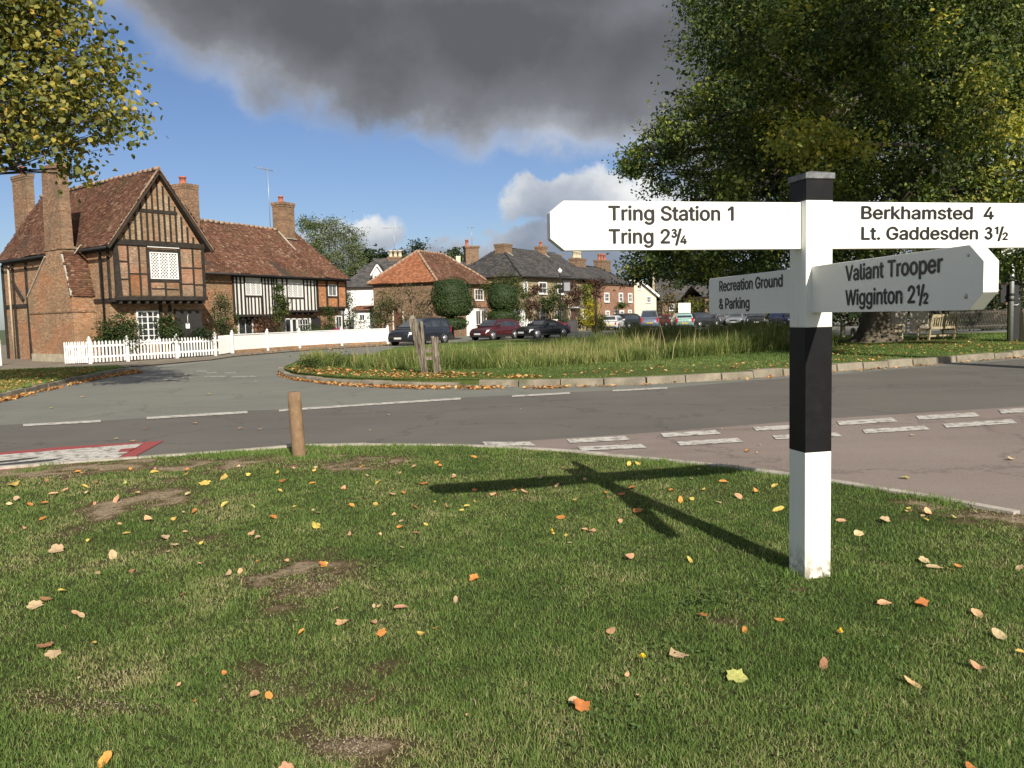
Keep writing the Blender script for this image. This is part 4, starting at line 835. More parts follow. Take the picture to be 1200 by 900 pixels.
# rushes of the pond
reed_poly = [G(*p)[:2] for p in [(352, 430.5), (372, 434), (420, 437), (480, 438.5), (540, 438.5), (600, 437), (655, 434.5), (720, 430), (800, 424.5), (870, 419), (925, 414), (985, 409)]] + [(14, 42), (8, 41), (3.5, 34), (1, 30.5), (-2, 28.3), (-5.2, 27.6)]
m_reed = tint_mat('rush_blade', [(0.0, (0.070, 0.105, 0.026)), (0.3, (0.15, 0.20, 0.050)), (0.6, (0.29, 0.31, 0.10)), (0.85, (0.44, 0.38, 0.19)), (1.0, (0.46, 0.33, 0.19))], 0.7, 0.2, transl=0.3, tcol=(1.2, 1.25, 0.7))
x, y = scatter(260000, reed_poly, lambda x, y: np.clip(-.15 + 1.7 * vnoise(x, y, 1.1, 51), 0.05, 1) * np.clip(30 / y, .3, 1))
hh = .30 + .18 * vnoise(x, y, .35, 52) + .36 * (vnoise(x, y, 1.5, 53) - .45) + rng.normal(size=len(x)) * .08
hh *= 1 + .85 * np.clip((x - 0.5) / 4, 0, 1) * np.clip((y - 25) / 6, 0, 1)
tn = .28 + .6 * (vnoise(x, y, .8, 54) - .5) + .35 * (vnoise(x, y, .25, 57) - .4) + rng.normal(size=len(x)) * .15 + (rng.random(len(x)) < .12) * .35
blades('rushes', x, y, np.full(len(x), .1), np.clip(hh, .12, 1.35), np.full(len(x), .017), tn, m_reed, lean=1.0)
n_ = 900
x, y = scatter(n_ * 3, reed_poly)
blades('rush_stalks', x, y, np.full(len(x), .1), rng.uniform(.35, .8, len(x)) * (1 + .4 * (x > 3)), np.full(len(x), .02), rng.uniform(.7, 1, len(x)), m_reed, lean=.3)

# ---- autumn leaf litter
m_leaf = tint_mat('fallen_leaf', [(0.0, (0.50, 0.20, 0.05)), (0.22, (0.56, 0.27, 0.08)), (0.45, (0.58, 0.36, 0.16)), (0.65, (0.62, 0.44, 0.25)), (0.85, (0.66, 0.48, 0.10)), (1.0, (0.45, 0.42, 0.08))], 0.75, 0.25, transl=0.2, tcol=(1.1, 1.0, .6), noise=.12, nscale=40)
m_litter = tint_mat('leaf_litter_leaf', [(0.0, (0.19, 0.085, 0.035)), (0.3, (0.40, 0.17, 0.055)), (0.6, (0.56, 0.28, 0.09)), (0.85, (0.62, 0.38, 0.17)), (1.0, (0.60, 0.48, 0.16))], 0.8, 0.2, transl=0.15)
def litter(name, px_poly, n, z0, size=0.085, zr=0.02):
    poly = [G(*p)[:2] for p in px_poly]
    x, y = scatter(n, poly, lambda x, y: np.clip(1.6 * vnoise(x, y, 1.6, 61) - .12, 0.05, 1))
    z = z0 + rng.random(len(x)) * zr
    o = leaf_cloud(name, np.stack([x, y, z], 1), size, m_litter, spread=.55, tint=rng.random(len(x)), normal=np.array([[0, 0, 1.0]]), aspect=.8)
    tag(o, kind='stuff'); return o
litter('leaf_litter', [(322, 438), (330, 442), (345, 446), (380, 450.6), (430, 454), (490, 456.3), (560, 456.6), (640, 456), (690, 454.5), (690, 453), (560, 453.5), (490, 453.3), (430, 451.6), (380, 448.6), (343, 444), (326, 437)], 26000, .012, .085, .03)
litter('leaf_litter', [(690, 454.7), (830, 448.6), (900, 443.4), (1000, 435.6), (1100, 428.4), (1240, 417), (1240, 414.6), (1100, 426.4), (1000, 433.9), (900, 441.8), (830, 447), (690, 453)], 5200, .012, .085)
litter('leaf_litter', [(335, 437), (345, 442), (385, 446), (430, 449), (500, 450.5), (640, 450.5), (630, 447), (470, 440.5), (400, 438), (360, 433)], 5200, .15, .085)
litter('leaf_litter', [(640, 450), (900, 439), (1200, 415), (1200, 399), (1000, 404), (900, 430), (700, 438)], 3400, .15, .08)
litter('leaf_litter', [(-60, 478), (0, 468.6), (50, 457.5), (100, 445.8), (140, 437.6), (160, 433.6), (168, 437), (130, 442.5), (90, 450.5), (40, 462), (0, 472.5), (-60, 486)], 15000, .012, .085, .03)
litter('leaf_litter', [(-60, 474), (0, 465), (60, 452), (120, 437.6), (100, 434), (0, 438), (-60, 446)], 5000, .12, .08)
litter('leaf_litter', [(275, 414), (352, 409.5), (455, 403.5), (460, 405.5), (352, 412), (280, 418)], 2600, .035, .08)
# ------------------------------------------------------------------ fingerpost
PA = math.atan2(.226, .974)
fp = empty('fingerpost', (1.70, 4.70, 0.0), PA, label='tall square black and white wooden fingerpost with four white arms on the lawn', cat='signpost')
hw = 0.0825
for (z0, z1, mm) in ((-.1, .745, 'post_white'), (.745, 1.448, 'post_black'), (1.448, 2.147, 'post_white'), (2.147, 2.262, 'post_black')):
    g = 0.0008 if mm == 'post_black' else 0
    box('post_band', M[mm], fp, -hw - g, hw + g, -hw - g, hw + g, z0, z1, bevel=.004)
cp = MB()
cp.box(-.091, .091, -.091, .091, 2.262, 2.296)
cp.add([(-.091, -.091, 2.296), (.091, -.091, 2.296), (.091, .091, 2.296), (-.091, .091, 2.296), (0, 0, 2.318)], [(0, 1, 4), (1, 2, 4), (2, 3, 4), (3, 0, 4)])
cp.build('lead_cap', M['lead'], fp, bevel=.004)
def arm(x0, x1, z0, z1, axis, y0, y1, cut, label, lines, turn=0.0):
    "board from x0 (post) to x1 (tip) with clipped corners, along local x or local -y"
    s = 1 if x1 > x0 else -1
    prof = [(x0, z0), (x1 - s * cut, z0), (x1, z0 + cut * .8), (x1, z1 - cut * .8), (x1 - s * cut, z1), (x0, z1)]
    m = MB()
    if axis == 'x': m.prism([(a, y0, b) for a, b in prof], (0, y1 - y0, 0))
    else: m.prism([(y0, -a, b) for a, b in prof], (y1 - y0, 0, 0))
    o = m.build('sign_arm', M['sign_white'], fp, bevel=.0025); bm_fix(o)
    tag(o, label); o.rotation_euler = (0, 0, turn)
    for body, px, pz, cap, width in lines:
        me, wdt = text_mesh(body, cap, bold=0.048)
        kx = width / wdt
        t = link('lettering', me, M['letter'], o)
        if axis == 'x': t.matrix_local = Matrix(((kx, 0, 0, px), (0, 0, -1, y0 - .0012), (0, 1, 0, pz), (0, 0, 0, 1)))
        else: t.matrix_local = Matrix(((0, 0, -1, y0 - .0012), (-kx, 0, 0, -px), (0, 1, 0, pz), (0, 0, 0, 1)))
    return o
hl = -.035
arm(-hw, -1.53, 1.885, 2.140, 'x', hl, hl + .06, .075, 'board reading Tring Station 1 and Tring 2 and three quarters',
    [('Tring Station 1', -1.215, 2.041, .073, .745), ('Tring 2\u00be', -1.215, 1.920, .073, .455)])
arm(hw, 1.60, 1.885, 2.145, 'x', hl, hl + .06, .075, 'board reading Berkhamsted 4 and Lt. Gaddesden 3 and a half',
    [('Berkhamsted  4', .287, 2.051, .070, .90), ('Lt. Gaddesden 3\u00bd', .289, 1.935, .070, 1.01)])
arm(hw - .02, 1.522, 1.53, 1.785, 'y', hl, hl + .062, .085, 'board pointing forward reading Valiant Trooper and Wigginton 2 and a half',
    [('Valiant Trooper', .463, 1.689, .074, .805), ('Wigginton 2\u00bd', .465, 1.566, .074, .72)], turn=R(-7.56))
arm(-hw + .02, -1.32, 1.53, 1.785, 'y', hl, hl + .06, .015, 'board pointing away reading Recreation Ground and Parking',
    [('Recreation Ground', -1.146, 1.689, .070, .90), ('& Parking', -1.147, 1.567, .070, .47)], turn=R(-3.0))

vt_ = [c_ for c_ in fp.children if 'Valiant' in str(c_.get('label', ''))][0]
for (yy, zz_, rr_) in ((1.42, 1.585, .011), (1.43, 1.745, .007), (.98, 1.595, .005)):
    MB().lathe([(rr_, -.0), (rr_ * .8, .003)], (0, 0, 0), 12, 'z').build('bolt_cap', M['steel'], vt_).matrix_local = Matrix(((0, 0, -1, hl - .0005), (-1, 0, 0, -yy), (0, 1, 0, zz_), (0, 0, 0, 1)))
for (xx, zz_) in ((-.16, 1.93), (-.16, 2.09), (.17, 1.93), (.17, 2.09)):
    MB().lathe([(.009, 0), (.007, .004)], (0, 0, 0), 10, 'z').build('screw_head', M['sign_white'], fp).matrix_local = Matrix(((1, 0, 0, xx), (0, 0, -1, hl), (0, 1, 0, zz_), (0, 0, 0, 1)))

# ------------------------------------------------------------------ wooden bollard
bx_, by_, _ = G(351, 538)
m = MB()
rr = []
for i in range(9):
    z = -.1 + i * .108
    rr.append(z)
m.tube([(0 - .028 * (z / .76), 0, z) for z in rr[:-1]] + [(-.028, 0, .765)], [.078, .076, .077, .075, .076, .075, .076, .075, .068], n=14)
tag(m.build('bollard', M['bollard'], None, (bx_, by_, 0)), 'round orange-brown wooden bollard leaning on the bare verge edge', 'bollard')

# ------------------------------------------------------------------ old weathered post remains on the green
rx, ry, _ = G(499, 443)
rel = empty('weathered_posts', (rx, ry, .12), 0.0, label='grey rotten remains of two old wooden posts joined by a short rail on the green', cat='old posts')
def rough_post(x0, x1, y, z1, w0, w1, dp, seed):
    r = random.Random(seed); m = MB(); n = 9; P = []
    for i in range(n):
        f = i / (n - 1); cx = x0 + (x1 - x0) * f; wd = w0 + (w1 - w0) * f
        for k in range(8):
            a = k / 8 * 2 * math.pi + .4
            rr_ = (1 + r.uniform(-.16, .16)) * (.78 if k % 2 else 1.06)
            P.append((cx + math.cos(a) * wd * .55 * rr_, y + math.sin(a) * dp * .55 * rr_, f * z1 + (r.uniform(-.05, .07) if i == n - 1 else 0)))
    F = [(i * 8 + k, i * 8 + (k + 1) % 8, (i + 1) * 8 + (k + 1) % 8, (i + 1) * 8 + k) for i in range(n - 1) for k in range(8)]
    P.append((x1 + wd * .1, y, z1 * .93)); F += [((n - 1) * 8 + k, (n - 1) * 8 + (k + 1) % 8, len(P) - 1) for k in range(8)]
    m.add(P, F); return m
rough_post(.0, -.30, .0, 1.48, .15, .20, .15, 3).build('old_post', M['cracked_wood'], rel)
rough_post(.02, -.06, -.05, 1.35, .05, .07, .05, 12).build('splinter', M['cracked_wood'], rel)
tag(rough_post(.31, .27, .0, .92, .16, .17, .14, 5).build('old_post', M['cracked_wood'], rel), 'shorter upright stump')
MB().beam((-.12, 0, .60), (.32, 0, .60), .06, .10).build('short_rail', M['cracked_wood'], rel)
MB().beam((.02, .01, .40), (.24, .01, .40), .05, .09).build('short_rail', M['cracked_wood'], rel)

# ------------------------------------------------------------------ leaves on the lawn
def leaf_mesh(seed, kind):
    r = random.Random(seed); n = 18
    P = [(0, 0, .12)]; F = []
    curl = r.uniform(.15, .55); cd2 = r.uniform(0, math.pi); tw = r.uniform(-.3, .3)
    for i in range(n):
        a = 2 * math.pi * i / n
        if kind == 'lobed': q = .84 + .10 * math.cos(5 * a) + (.07 if i % 2 else -.05) + r.uniform(-.05, .05)
        elif kind == 'oval': q = .86 - .18 * abs(math.sin(a)) + r.uniform(-.03, .03) + (.14 if i == 0 else 0)
        else: q = .95 - .42 * abs(math.sin(a)) + r.uniform(-.04, .04)
        x, y = q * math.cos(a), q * math.sin(a)
        u = x * math.cos(cd2) + y * math.sin(cd2)
        P.append((x, y, .12 + curl * u * u + tw * x * y + r.uniform(-.05, .05)))
        P.append((x * .5, y * .5, .12 + curl * u * u * .25 + tw * x * y * .25 - (.05 if i % 4 == 0 else 0)))
    for i in range(n):
        a, b = 1 + 2 * i, 1 + 2 * ((i + 1) % n)
        F += [(a, b, b + 1, a + 1), (a + 1, b + 1, 0)]
    V = list(P); 
    # stalk
    b0 = len(V); V += [(-.9, -.02, .13), (-.9, .02, .13), (-1.35, .03 + r.uniform(-.2, .2), .16)]
    F.append((b0, b0 + 1, b0 + 2))
    me = bpy.data.meshes.new('fallen_leaf'); me.from_pydata(V, [], F)
    me.polygons.foreach_set('use_smooth', [True] * len(F))
    return me
def leaf_mats():
    out = {}
    for nm, col in dict(orange=(0.80, 0.33, 0.08), tan=(0.86, 0.50, 0.27), yellow=(0.85, 0.62, 0.15), pale=(0.78, 0.58, 0.32), green=(0.60, 0.58, 0.18), brown=(0.48, 0.24, 0.12)).items():
        m, t, b, o = new_mat('%s_fallen_leaf' % nm)
        co = coord(t); oi = t.node('ShaderNodeObjectInfo').outputs['Random']
        c = t.ramp(t.noise(co, 1.6, 5, .7), [(.3, tuple(x * .72 for x in col)), (.6, col), (.85, tuple(min(.92, x * 1.15) for x in col))])
        hs = t.node('ShaderNodeHueSaturation'); t.l.new(c, hs.inputs['Color']); t.l.new(t.rangef(oi, 0, 1, .8, 1.12), hs.inputs['Value']); t.l.new(t.rangef(oi, 0, 1, .49, .51), hs.inputs['Hue'])
        t.l.new(hs.outputs[0], b.inputs['Base Color']); b.inputs['Roughness'].default_value = .6
        tr = t.node('ShaderNodeBsdfTranslucent'); t.l.new(hs.outputs[0], tr.inputs[0])
        ms = t.node('ShaderNodeMixShader'); ms.inputs[0].default_value = .25
        t.l.new(b.outputs[0], ms.inputs[1]); t.l.new(tr.outputs[0], ms.inputs[2]); t.l.new(ms.outputs[0], o.inputs[0])
        bump(t, b, t.noise(co, 5, 4), .3, .05)
        out[nm] = m
    return out
LM = leaf_mats()
LMESH = {}
for kd in ('lobed', 'oval', 'narrow'):
    for nm in LM:
        for sd in range(3):
            me = leaf_mesh(sd * 7 + hash_ if (hash_ := {'lobed': 1, 'oval': 2, 'narrow': 3}[kd]) else 0, kd)
            me.materials.append(LM[nm]); LMESH[kd, nm, sd] = me
LAND = [(351, 545, 'by the wooden bollard'), (168, 590, 'by the small bare patch'), (365, 690, 'round the brown bare patch'), (560, 578, 'by the shadow of the left board'), (730, 570, 'by the crossing of the shadows'),
        (790, 620, 'beside the shadow of the post'), (960, 640, 'at the foot of the fingerpost'), (1120, 610, 'by the gravelly kerb corner'), (753, 775, 'near the dandelion'), (410, 860, 'near the closest dry patch'), (60, 560, 'along the bare kerb strip'),
        (60, 640, 'at the left side'), (80, 760, 'at the lower left'), (260, 640, 'between the two bare patches'), (480, 535, 'along the kerb beyond the bollard'), (640, 540, 'along the kerb beyond the shadows'), (880, 560, 'along the kerb behind the fingerpost'), (480, 690, 'in the middle'), (1080, 740, 'at the lower right'), (270, 560, 'between bollard and painted triangle'), (450, 600, 'in the open grass before the bollard')]
def put_leaf(px, py, wpx, col, kd, label=None):
    x, y, _ = G(px, py, .045)
    dist = math.hypot(x, y)
    o = link('fallen_leaf', LMESH[kd, col, rnd.randrange(3)], None, None, (x, y, .024 + float(relief(np.array([x]), np.array([y]))[0]) + rnd.uniform(0, .012)))
    s = wpx / FPX * dist * .54
    o.scale = (s, s * rnd.uniform(.75, 1), s * rnd.uniform(.7, 1.3))
    o.rotation_euler = (rnd.gauss(.22, .22), rnd.gauss(0, .25), rnd.uniform(0, 6.28)); o.rotation_mode = 'ZYX'
    word = {'orange': 'orange', 'tan': 'tan', 'yellow': 'yellow', 'pale': 'pale buff', 'green': 'yellow-green', 'brown': 'brown'}[col]
    shp = {'lobed': 'lobed', 'oval': 'rounded', 'narrow': 'narrow'}[kd]
    if label: tag(o, label, 'leaf', 'larger fallen leaves on the lawn')
    else:
        spot = min(LAND, key=lambda l: math.hypot((px - l[0]) * .6, (py - l[1]) * 2))[2]
        tag(o, 'small %s %s fallen leaf on the lawn %s' % (word, shp, spot), 'leaf', 'small %s %s leaves on the lawn %s' % (word, shp, spot))
    return o
big = [
 (795, 764, 25, 'pale', 'lobed', 'large pale buff leaf right of the dandelion'), (863, 789, 28, 'green', 'lobed', 'large yellow-green leaf with tan edge in front of the fingerpost'), (680, 826, 24, 'orange', 'lobed', 'orange leaf touching a pale leaf, nearest pair in the middle'),
 (673, 820, 17, 'pale', 'oval', 'pale leaf overlapping the orange leaf in the nearest middle pair'), (1068, 796, 23, 'tan', 'narrow', 'pinkish tan folded leaf well to the right of the fingerpost foot'), (1036, 704, 18, 'tan', 'oval', 'tan round leaf, first of the pair right of the post foot'),
 (1080, 705, 17, 'orange', 'lobed', 'curled orange leaf, second of the pair right of the post foot'), (1148, 778, 19, 'tan', 'oval', 'tan leaf in the short row near the right edge, lowest'), (1172, 743, 20, 'pale', 'narrow', 'buff leaf with orange edge above the lowest right leaf'),
 (1145, 716, 18, 'tan', 'narrow', 'dull tan leaf highest of the three toward the right edge'), (1083, 654, 15, 'pale', 'lobed', 'pale greenish leaf on the lawn beyond the fingerpost foot'), (436, 818, 18, 'tan', 'lobed', 'lone pinkish tan leaf at lower middle between dry patches'),
 (298, 812, 20, 'tan', 'narrow', 'pinkish leaf, left one of the pair by the dry patch'), (315, 811, 14, 'orange', 'narrow', 'upright orange leaf, right one of the pair by the dry patch'), (123, 886, 21, 'orange', 'narrow', 'narrow orange leaf closest to the camera at lower left'),
 (62, 762, 17, 'pale', 'lobed', 'buff leaf beside a long brown leaf at left'), (52, 755, 17, 'brown', 'narrow', 'long brown leaf touching a buff leaf at left'), (41, 707, 17, 'pale', 'lobed', 'buff leaf with a curled brown leaf behind it'),
 (54, 700, 14, 'brown', 'narrow', 'curled brown leaf behind the buff leaf'), (402, 727, 18, 'tan', 'lobed', 'tan leaf just below the brown bare patch'), (447, 739, 14, 'orange', 'lobed', 'light orange lobed leaf right of the tan leaf below the bare patch'),
 (470, 710, 18, 'tan', 'narrow', 'tan leaf right of the bare patch'), (511, 732, 15, 'yellow', 'oval', 'yellow rounded leaf, right one of the yellow pair'), (494, 739, 11, 'yellow', 'oval', 'pale yellow leaf, left one of the yellow pair'),
 (716, 736, 14, 'tan', 'oval', 'tan leaf level with the dandelion, farther off'), (556, 675, 14, 'orange', 'lobed', 'bright orange leaf alone in the middle of the lawn'), (823, 718, 14, 'orange', 'lobed', 'orange leaf standing in the weeds left of the post'),
 (965, 774, 18, 'brown', 'narrow', 'brown twisted leaf on grass in front of the post'), (1197, 762, 12, 'yellow', 'oval', 'yellowish leaf cut by the right edge of the lawn view'), (336, 899, 20, 'tan', 'lobed', 'tan leaf half out of view at the near edge'), (1140, 899, 22, 'orange', 'narrow', 'orange leaf half out of view at the near right'),
 (66, 643, 16, 'pale', 'lobed', 'buff leaf on the grass before the left bare strip'), (132, 649, 16, 'pale', 'narrow', 'buff leaf right of the buff leaf at left'), (190, 628, 15, 'pale', 'lobed', 'buff folded leaf right of the small bare patch'), (369, 616, 12, 'yellow', 'oval', 'round yellow leaf in the open grass'),
 (268, 670, 11, 'pale', 'oval', 'round cream leaf left of the brown patch'), (378, 659, 11, 'orange', 'oval', 'small orange leaf at the top of the brown patch'), (174, 607, 13, 'tan', 'oval', 'tan leaf at the tip of the bare patch'), (700, 736, 1, 'tan', 'oval', None), (737, 651, 15, 'tan', 'narrow', 'flat tan leaf beyond the orange leaf'), (694, 620, 14, 'tan', 'narrow', 'tan leaf next to the shadow arm'), (748, 597, 14, 'orange', 'lobed', 'orange-brown leaf lying inside the shadow of the post')]
for q in big:
    if q[2] > 2: put_leaf(*q)
# smaller ones: measured spots, then the thinning scatter up to the kerb
sm = [(15, 567, 14, 'yellow', 'lobed'), (20, 583, 9, 'pale', 'oval'), (35, 590, 8, 'orange', 'oval'), (52, 588, 8, 'orange', 'oval'), (62, 577, 10, 'tan', 'oval'), (76, 573, 8, 'tan', 'narrow'), (100, 568, 9, 'yellow', 'narrow'), (103, 576, 8, 'pale', 'oval'), (50, 606, 9, 'orange', 'oval'), (49, 622, 8, 'pale', 'oval'), (30, 618, 7, 'tan', 'oval'), (105, 631, 8, 'yellow', 'oval'), (148, 623, 9, 'yellow', 'oval'), (137, 584, 14, 'tan', 'narrow'), (146, 565, 8, 'green', 'oval'), (161, 576, 7, 'tan', 'oval'), (181, 551, 10, 'yellow', 'oval'), (195, 552, 10, 'green', 'oval'), (218, 554, 8, 'yellow', 'oval'), (240, 565, 14, 'yellow', 'lobed'), (220, 577, 8, 'pale', 'oval'), (262, 558, 13, 'yellow', 'lobed'), (263, 590, 10, 'yellow', 'oval'), (205, 605, 9, 'yellow', 'oval'), (228, 597, 12, 'orange', 'narrow'), (296, 591, 9, 'green', 'narrow'), (320, 604, 10, 'orange', 'lobed'), (324, 553, 9, 'yellow', 'oval'), (331, 562, 14, 'orange', 'narrow'), (366, 564, 9, 'orange', 'narrow'), (328, 574, 6, 'yellow', 'oval'), (402, 571, 9, 'tan', 'oval'), (404, 572, 8, 'orange', 'oval'), (440, 588, 9, 'yellow', 'oval'), (443, 563, 9, 'yellow', 'oval'), (460, 578, 13, 'tan', 'narrow'), (412, 590, 8, 'orange', 'oval'), (409, 624, 9, 'tan', 'oval'), (445, 624, 6, 'tan', 'oval'), (468, 616, 9, 'orange', 'oval'), (470, 609, 8, 'pale', 'oval'), (487, 622, 9, 'brown', 'oval'), (470, 638, 8, 'pale', 'oval'), (295, 623, 10, 'tan', 'lobed'), (302, 629, 12, 'pale', 'narrow'), (203, 637, 11, 'pale', 'narrow'), (196, 645, 9, 'pale', 'oval'), (236, 634, 8, 'yellow', 'oval'), (235, 657, 6, 'tan', 'oval'), (301, 654, 5, 'orange', 'oval'), (72, 691, 9, 'yellow', 'oval'), (89, 715, 13, 'tan', 'narrow'), (95, 718, 11, 'pale', 'narrow'), (110, 750, 6, 'yellow', 'oval'), (93, 790, 5, 'pale', 'oval'), (195, 678, 5, 'orange', 'oval'), (263, 784, 10, 'orange', 'narrow'), (210, 799, 8, 'tan', 'oval'), (228, 816, 7, 'orange', 'oval'), (353, 738, 9, 'orange', 'narrow'), (534, 700, 12, 'pale', 'narrow'), (437, 727, 13, 'tan', 'oval'), (394, 712, 10, 'pale', 'narrow'), (444, 708, 8, 'tan', 'oval'), (346, 724, 5, 'yellow', 'oval'),
 (495, 565, 14, 'orange', 'lobed'), (580, 577, 13, 'tan', 'lobed'), (556, 572, 8, 'orange', 'oval'), (524, 592, 9, 'tan', 'oval'), (547, 591, 9, 'yellow', 'oval'), (541, 596, 8, 'yellow', 'oval'), (556, 585, 7, 'yellow', 'oval'), (532, 558, 9, 'tan', 'oval'), (512, 541, 9, 'orange', 'oval'), (555, 534, 9, 'orange', 'narrow'), (602, 573, 10, 'orange', 'narrow'), (614, 574, 9, 'tan', 'narrow'), (634, 557, 9, 'pale', 'oval'), (653, 567, 10, 'tan', 'oval'), (657, 604, 12, 'orange', 'lobed'), (674, 584, 7, 'yellow', 'oval'), (648, 622, 5, 'yellow', 'oval'), (714, 580, 6, 'brown', 'oval'), (728, 577, 10, 'orange', 'narrow'), (727, 609, 9, 'tan', 'oval'), (741, 570, 12, 'orange', 'oval'), (737, 542, 9, 'yellow', 'oval'), (746, 541, 9, 'yellow', 'lobed'), (776, 547, 7, 'yellow', 'oval'), (787, 573, 9, 'orange', 'oval'), (797, 584, 11, 'orange', 'narrow'), (811, 582, 8, 'yellow', 'oval'), (810, 559, 8, 'pale', 'oval'), (842, 586, 10, 'pale', 'oval'), (848, 562, 11, 'orange', 'narrow'), (865, 579, 12, 'tan', 'oval'), (887, 574, 9, 'orange', 'oval'), (908, 567, 10, 'yellow', 'oval'), (912, 595, 14, 'yellow', 'narrow'), (808, 654, 11, 'yellow', 'narrow'), (913, 723, 12, 'orange', 'narrow'), (984, 738, 9, 'yellow', 'oval'), (985, 607, 11, 'tan', 'narrow'), (1006, 622, 14, 'pale', 'oval'), (1036, 607, 14, 'pale', 'lobed'), (1065, 596, 8, 'tan', 'oval'), (1087, 598, 13, 'tan', 'narrow'), (1095, 663, 18, 'pale', 'narrow'), (1112, 662, 12, 'yellow', 'narrow'), (1195, 662, 12, 'pale', 'narrow'), (1085, 606, 8, 'yellow', 'oval'), (1120, 604, 8, 'green', 'oval'), (735, 788, 8, 'tan', 'oval'), (548, 833, 6, 'tan', 'oval'), (748, 812, 8, 'tan', 'oval'), (300, 500, 9, 'tan', 'narrow')]
for q in sm:
    if q[1] > 530: put_leaf(*q)
for i in range(64):
    px = rnd.uniform(-20, 1180) if i % 2 else rnd.uniform(-20, 560); py = 545 + (rnd.random() ** 2.6) * 190
    x, y, _ = G(px, py)
    if not bool(inpoly(np.array([x]), np.array([y]), lawn_poly)[0]) or abs(px - 945) < 30: continue
    put_leaf(px, py, rnd.uniform(4, 7) * (1 + (py - 540) / 250), rnd.choice(['tan', 'orange', 'pale', 'yellow', 'tan', 'brown', 'pale']), rnd.choice(['oval', 'narrow', 'lobed']))
# a few leaves on the road
for (px, py, wp, col) in [(96, 443, 6, 'tan'), (244, 462, 8, 'yellow'), (282, 502, 7, 'tan'), (304, 503, 7, 'tan'), (155, 517, 8, 'yellow'), (136, 514, 7, 'yellow'), (228, 496, 8, 'tan'), (170, 502, 6, 'orange'), (455, 486, 5, 'tan'), (434, 504, 5, 'pale'), (610, 479, 4, 'pale'), (695, 471, 4, 'pale'), (876, 529, 9, 'orange'), (888, 531, 5, 'tan'), (1187, 538, 12, 'pale'), (1060, 560, 12, 'green'), (1064, 559, 8, 'pale'), (890, 521, 5, 'pale'), (1070, 510, 8, 'pale'), (97, 465, 6, 'tan'), (60, 478, 6, 'yellow'), (40, 463, 8, 'orange'), (150, 455, 5, 'tan'), (300, 447, 5, 'tan'), (845, 503, 6, 'tan')]:
    x, y, _ = G(px, py, .015)
    o = link('road_leaf', LMESH['oval', col, rnd.randrange(3)], None, None, (x, y, .014))
    s = wp / FPX * math.hypot(x, y) * .5; o.scale = (s, s * .8, s); o.rotation_euler = (0, 0, rnd.uniform(0, 6.28))
    wd = {'orange': 'orange', 'tan': 'tan', 'yellow': 'yellow', 'pale': 'pale buff', 'green': 'yellow-green'}[col]
    tag(o, 'small %s dead leaf lying on the asphalt of the road' % wd, 'leaf', '%s leaves lying on the road' % wd)
# dandelions
m_dan = simple('dandelion_yellow', (0.80, 0.55, 0.02), .7, .1, 40, bmp=.3)
for i, (px, py, s) in enumerate([(753, 769, .017), (985, 739, .013), (647, 622, .012)]):
    x, y, _ = G(px, py, .05)
    d_ = empty('dandelion', (x, y, .01), 0, label=['bright yellow dandelion in the grass left of the large buff leaf', 'yellow dandelion in the grass below the foot of the fingerpost', 'tiny yellow dandelion near the shadow arms'][i], cat='flower', group='dandelions in the lawn')
    q = MB()
    for k in range(22):
        a = k * 2.4; r_ = s * (0.4 + .6 * (k % 3) / 2)
        q.add([(math.cos(a - .2) * r_ * .2, math.sin(a - .2) * r_ * .2, .035), (math.cos(a) * r_ + .003 * math.sin(a), math.sin(a) * r_, .040 + .006 * (2 - k % 3)), (math.cos(a + .35) * r_, math.sin(a + .35) * r_, .040 + .006 * (2 - k % 3)), (math.cos(a + .2) * r_ * .2, math.sin(a + .2) * r_ * .2, .036)], [(0, 1, 2, 3)])
    q.build('petals', m_dan, d_)
    MB().tube([(0, 0, 0), (.002, 0, .036)], .0018, n=5).build('stem', m_blade, d_)
# broad weeds (plantain rosettes) in the lawn
m_weed = tint_mat('weed_leaf', [(0, (.05, .09, .02)), (1, (.11, .17, .05))], .6, .3, transl=.2)
P = []
for (px, py, n_, sp_) in [(830, 712, 130, .13), (800, 770, 60, .14), (720, 850, 70, .2), (440, 660, 50, .2), (345, 680, 30, .2), (910, 700, 40, .1), (560, 610, 40, .2), (960, 860, 60, .2), (1050, 760, 50, .2), (640, 700, 40, .2)]:
    x, y, _ = G(px, py)
    for k in range(n_): P.append((x + rnd.gauss(0, sp_), y + rnd.gauss(0, sp_ * .8), .035 + rnd.random() * .012))
tag(leaf_cloud('lawn_weeds', np.array(P), .026, m_weed, normal=np.array([[0, 0, 1.2]]), spread=.5, aspect=.6), kind='stuff')
